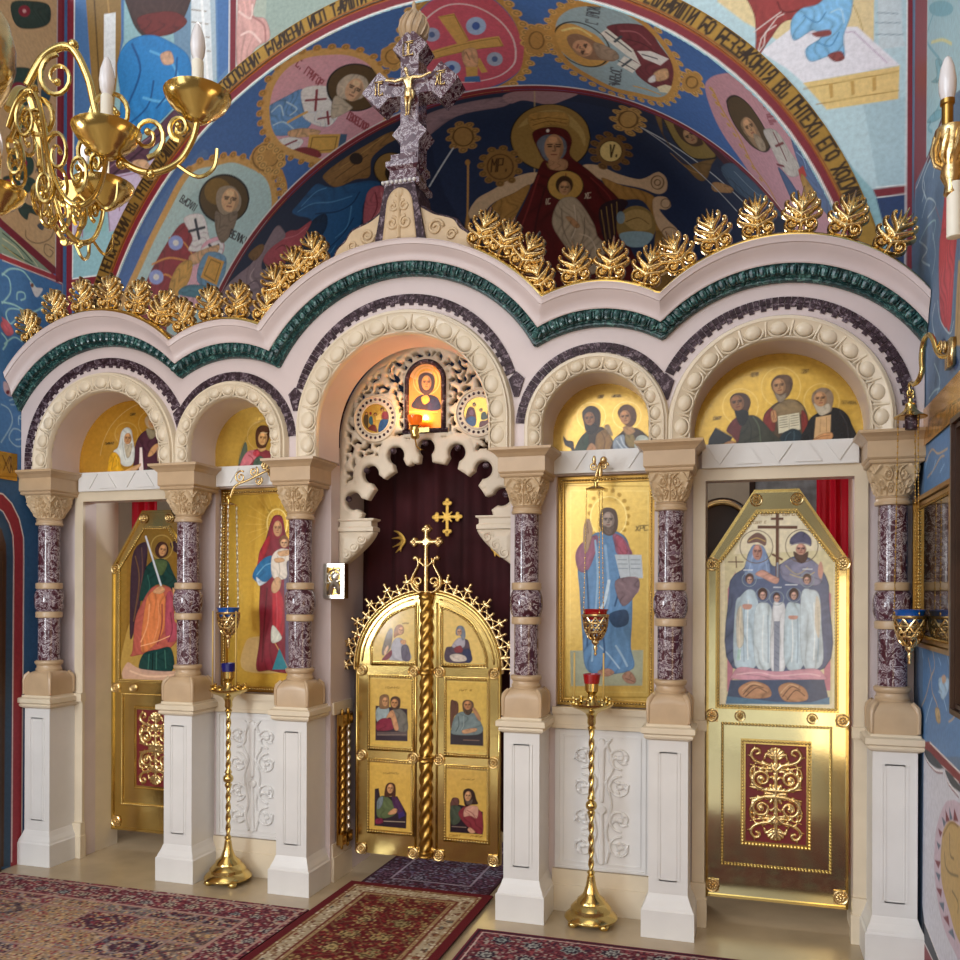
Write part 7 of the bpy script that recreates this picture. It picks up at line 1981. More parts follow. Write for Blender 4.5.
for sx in (-1, 1):
    b = MB()
    b.box(sx * 2.19 - .42, sx * 2.19 + .42, .255, .305, 2.648, 2.783)
    for k in range(5):
        x = sx * 2.19 - .32 + k * .16
        b.prism([(x - .07, 2.665), (x + .07, 2.665), (x, 2.768)] if k % 2 else [(x - .07, 2.768), (x, 2.665), (x + .07, 2.768)], .247, .256)
    b.build('lintel_beam', MT['marble_white'], rw)
    b = MB(); b.box(sx * 1.19 - .30, sx * 1.19 + .30, .255, .305, 2.648, 2.783)
    for k in range(3):
        x = sx * 1.19 - .16 + k * .16
        b.prism([(x - .07, 2.665), (x + .07, 2.665), (x, 2.768)] if k % 2 else [(x - .07, 2.768), (x, 2.665), (x + .07, 2.768)], .247, .256)
    b.build('lintel_beam', MT['marble_white'], rw)
    # tan frame of the side door
    b = MB(); c = sx * 2.19
    b.prism([(c - .47, 0), (c - .40, 0), (c - .40, 2.578), (c + .40, 2.578), (c + .40, 0), (c + .47, 0), (c + .47, 2.648), (c - .47, 2.648)], .278, .302)
    b.build('door_surround', MT['marble_cream'], rw)
    b = MB()
    for a in (-.435, .435):
        b.box(c + a - .05, c + a + .05, .245, .30, 0, .16); b.box(c + a - .042, c + a + .042, .255, .30, .16, .25)
        b.box(c + a - .046, c + a + .046, .252, .30, 1.13, 1.19)
    b.build('surround_foot', MT['marble_cream'], rw)
    for a in (1.74, 2.595):
        b = MB(); b.box(min(sx * a, sx * (a + .045)), max(sx * a, sx * (a + .045)), .42, .66, 0, 2.62); b.build('door_reveal', MT['marble_cream'], rw)
    # dado of the icon bay
    c = sx * 1.19
    b = MB(); b.box(c - .30, c + .30, .262, .30, 0, .16); b.prism([(c - .30, .16), (c + .30, .16), (c + .30, .25), (c - .30, .25)], .275, .30)
    b.build('dado_plinth', MT['marble_cream'], rw)
    b = MB(); b.box(c - .30, c + .30, .262, .33, 1.195, 1.235); b.box(c - .30, c + .30, .278, .30, 1.125, 1.195); b.box(c - .30, c + .30, .270, .30, 1.105, 1.128)
    b.build('dado_cap', MT['marble_cream'], rw)
    # jamb of the middle passage
    s0 = sx * .615
    b = MB(); b.box(min(s0, sx * .80), max(s0, sx * .80), .42, .95, 0, 2.9); b.build('passage_jamb', MT['marble_pale'], rw)
    b = MB(); b.box(min(sx * .595, s0), max(sx * .595, s0), .32, .60, 0, .16); b.box(min(sx * .603, s0), max(sx * .603, s0), .32, .60, .16, .25); b.box(min(sx * .598, s0), max(sx * .598, s0), .32, .60, 1.11, 1.19)
    b.build('jamb_moulding', MT['marble_cream'], rw)

# carved panels of the dado
def vine(X, Z):
    d = np.full(X.shape, 9.)
    for s in (-1, 1):
        for k, (cz, r, f) in enumerate(((-.30, .075, 1), (-.12, .075, -1), (.09, .075, 1), (.28, .075, -1))):
            d = np.minimum(d, sd_line(X, Z, spiral(s * .115, cz, r, .016, PI / 2 * (1 if f > 0 else -1), s * f * 1.35), .009, .006))
            d = np.minimum(d, sd_circ(X, Z, s * .115, cz, .018))
            for q in range(3):
                a = q * 2.1 + k; d = np.minimum(d, sd_line(X, Z, [(s * .115 + .035 * cos(a), cz + .035 * sin(a)), (s * .115 + .055 * cos(a + .5), cz + .055 * sin(a + .5))], .014, .004))
        d = np.minimum(d, sd_line(X, Z, crom([(s * .03, -.40), (s * .05, -.3), (s * .03, -.2), (s * .06, -.02), (s * .03, .12), (s * .07, .22), (s * .03, .38)]), .009))
        d = np.minimum(d, sd_line(X, Z, [(s * .01, .34), (s * .06, .40)], .016, .006))
    d = np.minimum(d, sd_line(X, Z, [(0, -.40), (0, -.05)], .020, .012)); d = np.minimum(d, sd_circ(X, Z, 0, -.06, .032))
    return np.minimum(d, sd_line(X, Z, [(0, 0), (0, .38)], .016, .024))
for sx, lb in ((-1, 'white carved marble panel with vine scrolls below the icon of the standing mother'), (1, 'white carved marble panel with vine scrolls below the icon of the man with the book')):
    c = sx * 1.19
    t = thing('carved_panel', lb, 'carved panel', (c, .30, .27), 'carved dado panels')
    m = MB(); m.box(c - .285, c + .285, .286, .299, .255, 1.10)
    for a, q in ((.265, .008), (.235, .006)):
        m.frame([(c - a, .68 - a - .15), (c + a, .68 - a - .15), (c + a, .68 + a + .15), (c - a, .68 + a + .15)], [(c - a + q, .68 - a - .15 + q), (c + a - q, .68 - a - .15 + q), (c + a - q, .68 + a + .15 - q), (c - a + q, .68 + a + .15 - q)], .280, .288)
    m.build('panel_slab', MT['marble_white'], t)
    m = cut(lambda X, Z: vine(X - c, (Z - .68) * 1.08), c - .23, c + .23, .29, 1.07, .0055, .287, .29, .016, .007); m.build('vine_relief', MT['marble_white'], t, smooth=60)

# ------------------------------------------------------------------ gilded palmettes along the cornice
def palm(X, Z):
    d = sd_line(X, Z, [(0, 0), (0, .17)], .012, .008)
    d = np.minimum(d, sd_line(X, Z, [(0, .12), (0, .185), (0, .236)], .016, .003))
    for s in (-1, 1):
        d = np.minimum(d, sd_line(X, Z, spiral(s * .047, .040, .036, .008, -PI / 2, s * 1.4), .0085, .007))
        d = np.minimum(d, sd_circ(X, Z, s * .047, .040, .012))
        d = np.minimum(d, sd_line(X, Z, [(s * .012, .0), (s * .05, .004)], .009, .005))
        for p, w in (([(0, .05), (s * .05, .075), (s * .10, .075), (s * .104, .112), (s * .088, .112)], .014), ([(0, .085), (s * .04, .118), (s * .086, .122), (s * .092, .160), (s * .074, .160)], .014), ([(0, .115), (s * .02, .155), (s * .056, .162), (s * .066, .196), (s * .050, .200)], .013)):
            d = np.minimum(d, sd_line(X, Z, bez(p, 16), w, .0085))
        for p, w in (([(s * .012, .15), (s * .018, .18), (s * .030, .215)], .012), ([(s * .02, .08), (s * .05, .10), (s * .062, .118)], .010)):
            d = np.minimum(d, sd_line(X, Z, bez(p), w, .003))
    return d
pm = cut(palm, -.108, .108, -.012, .24, .0034, 0, .022, .024, .012, back=True)
pm_me = None
ORDN = ['first', 'second', 'third', 'fourth', 'fifth', 'sixth']
rows_ = [(-2.18, lvl(1)[0], [-.50, -.30, -.10, .10, .30, .47], 'from the side wall on the arch over the angel door'),
         (-1.19, lvl(1)[1], [-.27, -.09, .09, .27], 'towards the cross on the arch over the mother icon'),
         (0, lvl(1)[2], [-.74, -.62, -.50], 'towards the cross on the slope beside the mother icon arch'),
         (0, lvl(1)[2], [.74, .62, .50], 'towards the cross on the slope beside the book icon arch'),
         (1.19, lvl(1)[3], [.27, .09, -.09, -.27], 'towards the cross on the arch over the book icon'),
         (2.18, lvl(1)[4], [.50, .30, .10, -.10, -.30, -.47], 'from the side wall on the arch over the family door')]
for cx, (ccx, cz, r), offs, where in rows_:
    for k, u in enumerate(offs):
        rn = r + .034; x = cx + u * rn / r; z = cz + math.sqrt(r * r - u * u) * rn / r
        if pm_me is None:
            o = pm.build('gilded_palmette', MT['gold_leaf'], None, smooth=50); pm_me = o.data
        else:
            o = bpy.data.objects.new('gilded_palmette', pm_me); COL.objects.link(o)
        o.location = (x, -.080, z); o.rotation_euler = (0, math.asin(u / r) * .8, 0)
        tag(o, '%s gilded palmette %s' % (ORDN[k], where), 'palmette', 'gilded palmettes on the cornice')

# ------------------------------------------------------------------ pierced stone screen over the middle doors
LY = .44
lace = thing('pierced_screen', 'pierced stone screen with scalloped lower edge above the gold double doors', 'carved screen', (0, LY, 2.5))
HOLES = [(.571 * sin(math.radians(a)), 2.306 + .571 * cos(math.radians(a))) for a in (-65.6, -43.7, -21.9, 0, 21.9, 43.7, 65.6)]
RND = (-.355, .365)
def sd_lace(X, Z):
    out = np.maximum(np.where(Z > 2.94, np.hypot(X, Z - 2.94) - .622, np.abs(X) - .622), 2.08 - Z)
    # open middle with keyhole scallops
    void = sd_circ(X, Z, 0, 2.306, .475)
    void = np.minimum(void, sd_box(X, Z, -.40, .40, 1.9, 2.46))
    for hx, hz in HOLES:
        void = np.minimum(void, sd_circ(X, Z, hx, hz, .060))
        a = math.atan2(hx, hz - 2.306)
        void = np.minimum(void, sd_line(X, Z, [(hx, hz), (.46 * sin(a), 2.306 + .46 * cos(a))], .033, .048))
    # corbels below
    for s in (-1, 1):
        u = np.abs(X); low = np.where(s * X > 0, np.maximum(2.33 - Z, .36 + .26 * np.clip((2.33 - Z) / .25, 0, 1) ** 1.3 - 0 - u), 9)
        cor = np.where(s * X > 0, np.maximum(Z - 2.33, (.36 + .26 * np.clip((2.33 - Z) / .25, 0, 1) ** 1.5) - u), 9)
        void = np.where((s * X > 0) & (Z < 2.40), np.minimum(np.maximum(void, -9), (.36 + .26 * np.clip((2.33 - Z) / .25, 0, 1) ** 1.5) * 1.0 - u) * -1, void) if False else void
    low = np.maximum(Z - 2.36, u_low(X, Z))
    void = np.minimum(void, low)
    d = np.maximum(out, -void)
    # openwork
    h = np.full(X.shape, 9.)
    for (x, z, r, a) in LACE_H:
        h = np.minimum(h, sd_line(X, Z, [(x - r * cos(a), z - r * sin(a)), (x + r * .3 * cos(a + .5), z + r * .3 * sin(a + .5)), (x + r * cos(a + .9), z + r * sin(a + .9))], .006, .0150))
    solid = np.minimum(np.abs(np.hypot(X - RND[0], Z - 3.085) - .128) - .036, np.abs(np.hypot(X - RND[1], Z - 3.085) - .128) - .036)
    for c in RND: solid = np.minimum(solid, sd_circ(X, Z, c, 3.085, .13))
    solid = np.minimum(solid, sd_box(X, Z, -.155, .155, 2.95, 3.33)); solid = np.minimum(solid, sd_circ(X, Z, 0, 3.32, .155))
    rim = np.maximum(out, -(np.where(Z > 2.94, np.hypot(X, Z - 2.94) - .575, np.abs(X) - .575)))
    solid = np.minimum(solid, np.maximum(rim, 2.4 - Z))
    lob = 9.
    for hx, hz in HOLES: lob = np.minimum(lob, sd_circ(X, Z, hx, hz, .125))
    solid = np.minimum(solid, lob); solid = np.minimum(solid, Z - 2.56)
    h = np.maximum(h, -solid - .0 + .004)
    return np.maximum(d, -h)
def u_low(X, Z):   # empty part between the corbels
    return np.abs(X) - (.36 + .25 * np.clip((2.33 - Z) / .24, 0, 1) ** 1.4)
rg = random.Random(5)
LACE_H = []
for i in range(900):
    x, z = rg.uniform(0, .58), rg.uniform(2.62, 3.5)
    if all((x - q[0]) ** 2 + (z - q[1]) ** 2 > .0019 for q in LACE_H[::2]) and x > .02:
        a = rg.uniform(0, 6.28); r = rg.uniform(.020, .032)
        LACE_H += [(x, z, r, a), (-x, z, r, PI - a)]
m = cut(sd_lace, -.63, .63, 2.08, 3.58, .0065, LY, LY + .05, .014, .016)
m.build('pierced_slab', MT['lace_stone'], lace, smooth=55)
m = MB()
for hx, hz in HOLES:
    a0 = math.atan2(hz - 2.306, hx) + PI
    m.tube([(hx + .085 * cos(a), LY - .006, hz + .085 * sin(a)) for a in np.linspace(a0 + .75, a0 + 2 * PI - .75, 26)], .007, 6)
    m.tube([(hx + .112 * cos(a), LY - .004, hz + .112 * sin(a)) for a in np.linspace(a0 + 1.0, a0 + 2 * PI - 1.0, 26)], .006, 6)
m.build('scallop_moulding', MT['lace_stone'], lace, smooth=True)
for hx, hz in HOLES:
    a = math.atan2(hz - 2.306, hx)
    MB().ball((hx + .030 * cos(a), LY - .012, hz + .030 * sin(a)), .021, 14, 10).build('stone_stud', MT['marble_plum'], lace, smooth=True)
for s in (-1, 1):
    b = MB(); b.sqstack([(.13, 2.365), (.13, 2.39), (.115, 2.40), (.115, 2.43), (.135, 2.44), (.135, 2.45)], 0, 0)
    b.v = [(s * .49 + x * (1.0 if s * x > 0 else 1.0), LY + .02 + y * .45, z - .03) for x, y, z in b.v]
    b.build('corbel_cap', MT['lace_stone'], lace)
    b = cut(lambda X, Z: np.maximum(np.maximum(-u_low(X, Z) * 1, Z - 2.335), np.maximum(2.10 - Z, np.maximum(np.abs(X) - .615, -s * X))), -.63, .63, 2.09, 2.35, .006, LY - .02, LY + .05, .03, .05)
    for k in range(3):
        cx, cz, r = s * (.44 + .055 * k), 2.28 - .05 * k, .036
        b.tube([(x, LY - .048, z) for x, z in spiral(cx, cz, r, .008, k, s * 1.5)], .008, 5)
    b.build('corbel', MT['lace_stone'], lace, smooth=50)
names_r = [(RND[0], 'roundel_left'), (RND[1], 'roundel_right')]
for c, key in names_r:
    ro = panel('painted_roundel', key, lambda A, B: (A, np.full(A.shape, LY - .016), B), c - .105, c + .105, 2.98, 3.19, .003, 'painted_gloss', lace, mask=lambda A, B: np.hypot(A - c, B - 3.085) < .103)
    m = MB()
    for rr_ in (.103, .152): m.tube([(c + rr_ * cos(a), LY - .016, 3.085 + rr_ * sin(a)) for a in np.linspace(0, 2 * PI, 41)], .0065, 6, cap=False)
    m.build('roundel_rim', MT['lace_stone'], lace, smooth=True)
    m = MB()
    for k in range(24): a = 2 * PI * k / 24; m.ball((c + .127 * cos(a), LY - .012, 3.085 + .127 * sin(a)), (.0105, .009, .0105), 8, 6)
    tag(m.build('bead_ring', MT['marble_plum'], lace, smooth=True))
def arch_poly(c, w, z0, z1, n=20): return [(c - w, z0), (c + w, z0)] + [(c + w * cos(PI * k / n), z1 + w * sin(PI * k / n)) for k in range(n + 1)]
li = panel('lit_icon', 'lit_icon', lambda A, B: (A, np.full(A.shape, LY - .022), B), -.115, .115, 3.0, 3.43, .003, 'lit', lace, mask=lambda A, B: np.where(B > 3.31, np.hypot(A, B - 3.31), np.abs(A)) < .113)
li['label'] = 'small arched icon of a bearded man lit orange by its lamp'
m = MB(); m.tube([(-.128, LY - .018, 2.99)] + [(-.128 * cos(a), LY - .018, 3.31 + .128 * sin(a)) for a in np.linspace(0, PI, 25)] + [(.128, LY - .018, 2.99)], .017, 10)
m.tube([(-.155, LY - .016, 2.985), (.155, LY - .016, 2.985)], .016, 8)
m.build('icon_arch', MT['marble_plum'], lace, smooth=True)
# little lamp before it
t = thing('icon_lamp', 'small orange glass lamp in a brass holder before the lit icon above the gold doors', 'lamp', (-.03, LY - .12, 2.93))
m = MB(); m.lathe([(.02, 2.915), (.03, 2.93), (.026, 2.95), (.034, 2.965), (.030, 2.99), (.040, 3.0)], -.03, LY - .12, 20); m.tube([(-.03, LY - .12, 2.92), (-.02, LY - .12, 2.87), (.0, LY - .10, 2.85), (.0, LY - .0, 2.86)], .006, 6)
m.box(-.004, .07, LY - .13, LY - .11, 2.955, 2.985); m.build('holder', MT['gold'], t, smooth=40)
MB().lathe([(.022, 2.998), (.045, 3.03), (.050, 3.065), (.046, 3.065), (.02, 3.01)], -.03, LY - .12, 20).build('lamp_glass', MT['glass_amber'], t, smooth=50)
pl = bpy.data.lights.new('icon_lamp_light', 'POINT'); pl.energy = LAMP; pl.color = (1, .55, .18); pl.shadow_soft_size = .02
po = bpy.data.objects.new('icon_lamp_light', pl); COL.objects.link(po); po.location = (-.03, LY - .12, 3.09)

# ------------------------------------------------------------------ icons
def plainY(y): return lambda A, B: (A, np.full(A.shape, y), B)
LB = {0: ('lunette_angel_bay', 'gilt half-round icon of two old men above the angel door'), 1: ('lunette_mother_bay', 'gilt half-round icon of a young red-robed figure above the standing mother'),
      3: ('lunette_book_bay', 'gilt half-round icon of a bearded man and a youth above the man with the book'), 4: ('lunette_family_bay', 'gilt half-round icon of three bearded men above the family door')}
for i, (key, lb) in LB.items():
    cx, cz, r = ARCH[i]
    o = panel('lunette_icon', key, plainY(.292), cx - r - .02, cx + r + .02, 2.784, cz + r + .02, .0042, 'painted_gloss', mask=lambda A, B: np.where(B > cz, np.hypot(A - cx, B - cz), np.abs(A - cx)) < r + .012)
    tag(o, lb, 'icon', 'half-round icons in the arches')
    s = o.modifiers.new('board', 'SOLIDIFY'); s.thickness = .006; s.offset = -1
def framed_icon(name, key, lb, c, z0, z1, w, y):
    t = thing(name, lb, 'icon', (c, y, z0))
    m = MB()
    for a, q, d in ((w, .018, .0), (w - .024, .012, .010)):
        m.frame([(c - a, z0 + w - a), (c + a, z0 + w - a), (c + a, z1 - w + a), (c - a, z1 - w + a)], [(c - a + q, z0 + w - a + q), (c + a - q, z0 + w - a + q), (c + a - q, z1 - w + a - q), (c - a + q, z1 - w + a - q)], y - .03 + d, y + .02)
    m.build('frame', MT['gold_dark'], t)
    m = MB(); a = w - .021
    m.beads([(c - a, z0 + w - a), (c + a, z0 + w - a), (c + a, z1 - w + a), (c - a, z1 - w + a), (c - a, z0 + w - a)], .019, .0088, y - .026); m.build('bead_border', MT['gold'], t, smooth=True)
    a = w - .034
    panel('painted_panel', key, plainY(y), c - a, c + a, z0 + .034, z1 - .034, .0042, 'painted_gloss', t)
    MB().box(c - w + .01, c + w - .01, y + .004, y + .02, z0 + .01, z1 - .01).build('back_board', MT['dark_wood'], t)
    return t
framed_icon('framed_icon', 'icon_mother', 'tall gilt icon of a standing red-robed mother holding a child', -1.19, 1.238, 2.638, .298, .385)
framed_icon('framed_icon', 'icon_book', 'tall gilt icon of a standing bearded man in blue holding an open book', 1.20, 1.238, 2.638, .296, .375)

# ------------------------------------------------------------------ side doors
def octo(c, w, a, z0, zs, z1): return [(c - w, z0), (c + w, z0), (c + w, zs), (c + a, z1), (c - a, z1), (c - w, zs)]
def rosette(m, x, y, z, r=.034):
    m.lathe([(r, 0), (r * 1.05, .004), (r * .9, .012), (r * .8, .006)], 0, 0, 18)
    return m
def rose(x, y, z, r, sq=False):
    g = MB()
    if sq: g.box(x - r * 1.05, x + r * 1.05, y - .006, y + .002, z - r * 1.05, z + r * 1.05)
    g.tube([(x + r * cos(a), y - .006, z + r * sin(a)) for a in np.linspace(0, 2 * PI, 21)], r * .16, 5, cap=False)
    for k in range(8):
        a = 2 * PI * k / 8; g.ball((x + r * .5 * cos(a), y - .006, z + r * .5 * sin(a)), (r * .22, .007, r * .22), 7, 5)
    g.ball((x, y - .010, z), (r * .26, .012, r * .26), 8, 6)
    return g
def scrolls(X, Z, hh=.275):
    d = sd_line(X, Z, [(0, -hh * .9), (0, hh * .9)], .013)
    U = np.abs(X)
    for f in (-1, 1):
        V = Z * f
        d = np.minimum(d, sd_line(U, V, spiral(.078, .085, .056, .012, -PI / 2, 1.6), .0125, .008)); d = np.minimum(d, sd_circ(U, V, .078, .085, .017))
        for k in range(7):
            a = -PI / 2 + k * .75; d = np.minimum(d, sd_line(U, V, [(.078 + .055 * cos(a), .085 + .055 * sin(a)), (.078 + .072 * cos(a + .3), .085 + .072 * sin(a + .3))], .011, .005))
        d = np.minimum(d, sd_line(U, V, crom([(.0, .13), (.035, .165), (.08, .175), (.122, .195), (.138, .225), (.124, .255), (.096, .258), (.090, .236), (.106, .228)]), .013, .010))
        for x, z, a in ((.03, .16, 1.9), (.065, .172, 1.2), (.10, .18, -.6), (.135, .215, .2), (.118, .258, 1.6), (.06, .178, -1.2)):
            d = np.minimum(d, sd_line(U, V, [(x, z), (x + .022 * cos(a), z + .022 * sin(a))], .011, .005))
        d = np.minimum(d, sd_line(U, V, crom([(.13, .06), (.142, .11), (.135, .145), (.118, .15)]), .010, .006))
        d = np.minimum(d, sd_line(U, V, crom([(.015, .15), (.05, .145), (.10, .152), (.145, .168)]), .011, .004))
        for k in range(7):
            a = PI / 2 + (k - 3) * .42; d = np.minimum(d, sd_line(X, V, [(.0, .215), (.052 * cos(a), .215 + .052 * sin(a))], .007, .011))
        d = np.minimum(d, sd_circ(X, V, 0, .165, .022)); d = np.minimum(d, sd_circ(X, V, 0, .115, .016))
        d = np.minimum(d, sd_line(U, V, [(.02, .205), (.055, .232), (.062, .205)], .009)); d = np.minimum(d, sd_line(U, V, [(.0, .018), (.06, .020), (.142, .034)], .017, .007))
    for k in range(12):
        a = k * PI / 6; d = np.minimum(d, sd_line(X, Z, [(.0, .0), (.056 * cos(a), .056 * sin(a))], .006, .012))
    return d
def side_door(c, y, key, lb, ic_lb, gold):
    t = thing('side_door', lb, 'door', (c, y, .1), 'gilded side doors')
    m = MB(); m.prism(octo(c, .395, .125, .125, 2.115, 2.535), y, y + .035)
    m.build('door_slab', MT[gold], t)
    m = MB(); o_ = octo(c, .395, .125, .125, 2.115, 2.535); i_ = octo(c, .380, .118, .14, 2.108, 2.518); m.frame(o_, i_, y - .012, y + .002)
    i2 = octo(c, .330, .108, 1.255, 2.10, 2.405); o2 = octo(c, .342, .113, 1.243, 2.106, 2.419); m.frame(o2, i2, y - .014, y + .002)
    m.build('raised_rim', MT['gold'], t)
    oc = octo(c, .318, .104, 1.268, 2.097, 2.392)
    ip = panel('icon_panel', key, plainY(y - .006), c - .318, c + .318, 1.268, 2.392, .0042, 'painted_gloss', t, mask=lambda A, B: poly_sd(A, B, np.array(oc)) < .004)
    m = MB(); q = octo(c, .324, .106, 1.262, 2.10, 2.398); m.beads(q + [q[0]], .0185, .0088, y - .014)
    q = octo(c, .336, .111, 1.249, 2.104, 2.412); m.beads(q + [q[0]], .0185, .006, y - .012); m.build('bead_border', MT['gold'], t, smooth=True)
    def rect(w, z0, z1): return [(c - w, z0), (c + w, z0), (c + w, z1), (c - w, z1)]
    m = MB(); q = rect(.300, .325, 1.155); m.beads(q + [q[0]], .019, .0095, y - .008); m.build('bead_border', MT['gold'], t, smooth=True)
    m = MB(); q = rect(.185, .455, 1.060); m.beads(q + [q[0]], .019, .0095, y - .012); m.frame(rect(.196, .444, 1.071), rect(.168, .472, 1.043), y - .010, y + .002); m.build('ornament_frame', MT['gold'], t, smooth=30)
    MB().box(c - .168, c + .168, y - .003, y + .001, .472, 1.043).build('enamel_field', MT['enamel_red'], t)
    m = cut(lambda X, Z: scrolls(X - c, Z - .757), c - .16, c + .16, .478, 1.037, .0036, y - .005, y - .001, .012, .010); m.build('scroll_ornament', MT['gold_leaf'], t, smooth=60)
    for x, z, r, sq in ((-.113, 2.475, .032, 0), (.113, 2.475, .032, 0), (-.362, 2.10, .036, 0), (.362, 2.10, .036, 0), (-.362, 1.20, .034, 1), (.362, 1.20, .034, 1), (-.20, 1.203, .028, 0), (.20, 1.203, .028, 0), (-.355, .19, .036, 1), (.355, .19, .036, 1)):
        rose(c + x, y - .004, z, r, sq).build('rosette', MT['gold_leaf'], t, smooth=40)
    return t
side_door(-2.20, .60, 'door_angel', 'gilded eight-sided side door painted with an angel in an orange robe', '', 'gold')
side_door(2.185, .44, 'door_family', 'gilded side door painted with a crowned couple and children in white', '', 'gold_mirror')

# ------------------------------------------------------------------ the gold double doors
DY = .52
def leaf_poly(x0, x1, z0=.155, zs=1.42, r=.50, c=-.02, n=24):
    p = [(x0, z0), (x1, z0)]
    hi = max(abs(x0 - c), abs(x1 - c)); r = hi
    pts = []
    for k in range(n + 1):
        x = x1 + (x0 - x1) * k / n; u = x - c
        pts.append((x, zs + math.sqrt(max(r * r - u * u, 0))))
    return p + [(x1, zs)] * 0 + pts
def inset_arc(x0, x1, z0, zs, r, c, n=14):   # quarter-round field
    pts = [(x0, z0), (x1, z0)]
    for k in range(n + 1):
        x = x1 + (x0 - x1) * k / n; u = x - c; pts.append((x, max(z0, zs + math.sqrt(max(r * r - u * u, 0)))))
    return pts
DC = -.02
IC = {-1: [('rd_angel', 'arc', -.405, -.105, 1.462), ('rd_two', 'rect', -.425, -.125, .885, 1.345), ('rd_young', 'rect', -.428, -.128, .322, .775)],
      1: [('rd_mary', 'arc', .10, .385, 1.462), ('rd_old', 'rect', .125, .400, .872, 1.345), ('rd_christlike', 'rect', .125, .402, .312, .765)]}
for s, lb in ((-1, 'gold leaf of the double doors nearer the small silver icon'), (1, 'gold leaf of the double doors with the twisted middle post and cross')):
    t = thing('royal_door_leaf', lb, 'door', (DC + s * .51, DY, .155), 'gold double doors')
    x0, x1 = (DC - .515, DC - .012) if s < 0 else (DC + .012, DC + .515)
    m = MB(); m.prism(leaf_poly(x0, x1, c=DC), DY, DY + .035); m.build('leaf_plate', MT['gold'], t)
    m = MB()
    P = leaf_poly(x0, x1, c=DC, n=24); q = [(DC + s * (abs(x - DC) - .0), z) for x, z in P]
    arcp = [(DC + s * .505 * cos(a), DY - .006, 1.42 + .505 * sin(a)) for a in np.linspace(0, PI / 2 - .08, 20)]
    m.tube(arcp, .012, 6); m.tube([(DC + s * .47 * cos(a), DY - .004, 1.42 + .47 * sin(a)) for a in np.linspace(.08, PI / 2 - .2, 20)], .006, 6)
    m.tube([(DC + s * .505, DY - .004, .17), (DC + s * .505, DY - .004, 1.42)], .009, 6); m.tube([(DC + s * .075, DY - .004, .17), (DC + s * .075, DY - .004, 1.86)], .007, 6)
    m.build('raised_rim', MT['gold'], t, smooth=True)
    for key, kind, xa, xb, za, *rest in IC[s]:
        zb = rest[0] if rest else 1.87
        if kind == 'rect':
            bd_ = [(xa, za), (xb, za), (xb, zb), (xa, zb)]
            msk = None
        else:
            bd_ = inset_arc(xa, xb, za, 1.42, .415, DC); B_ = np.array(bd_); msk = lambda A, B: poly_sd(A, B, B_) < .003
        panel('painted_icon', key, plainY(DY - .006), xa, xb, za, zb, .0036, 'painted_gloss', t, mask=msk)
        bo = np.array(bd_); cc = bo.mean(0)
        ex = [tuple(cc + (p - cc) * (1 + .016 / max(.01, np.hypot(*(p - cc))))) for p in bo]
        m = MB(); m.beads(ex + [ex[0]], .0185, .0088, DY - .012)
        ex2 = [tuple(cc + (p - cc) * (1 + .030 / max(.01, np.hypot(*(p - cc))))) for p in bo]
        m.tube([(a, DY - .004, b) for a, b in ex2 + [ex2[0]]], .006, 5); m.build('bead_border', MT['gold'], t, smooth=True)
    for u in (.092, .468):
        for z in (1.400, .82, .185): rose(DC + s * u, DY - .004, z, .034, z < .3).build('rosette', MT['gold_leaf'], t, smooth=40)
    # cresting of little lilies
    def crest(X, Z):
        d = np.full(X.shape, 9.)
        R = np.hypot(X - DC, Z - 1.42); T = np.arctan2(Z - 1.42, s * (X - DC)); d = np.maximum(np.abs(R - .525) - .008, np.maximum(-T - .05, T - 1.42))
        for k in range(6):
            for half in (0, 1):
                a = .02 + (k + half * .5) * .262; big = half == 0
                if a > 1.40: continue
                L = .115 if big else .070
                p0 = (DC + s * .52 * cos(a), 1.42 + .52 * sin(a)); p1 = (DC + s * (.52 + L * .6) * cos(a), 1.42 + (.52 + L * .6) * sin(a)); p2 = (DC + s * (.52 + L) * cos(a), 1.42 + (.52 + L) * sin(a))
                d = np.minimum(d, sd_line(X, Z, [p0, p1, p2], .006, .009))
                tx, tz = -s * sin(a), cos(a)
                if big:
                    for f in (-1, 1): d = np.minimum(d, sd_line(X, Z, [p1, (p1[0] + f * .022 * tx + .2 * (p2[0] - p1[0]), p1[1] + f * .022 * tz + .2 * (p2[1] - p1[1]))], .009, .011))
                    d = np.minimum(d, sd_circ(X, Z, *p2, .012))
                else: d = np.minimum(d, sd_circ(X, Z, *p2, .011))
                for f in (-1, 1):
                    b = a + f * .131; q0 = (DC + s * .528 * cos(b), 1.42 + .528 * sin(b)); qm = (DC + s * .57 * cos(a + f * .085), 1.42 + .57 * sin(a + f * .085))
                    d = np.minimum(d, sd_line(X, Z, bez([p1, qm, q0]), .0055))
        return d
    m = cut(crest, min(DC, DC + s * .66), max(DC, DC + s * .66), 1.40, 2.08, .0042, DY - .002, DY + .012, .009, .008, back=True); m.build('cresting', MT['gold_leaf'], t, smooth=60)
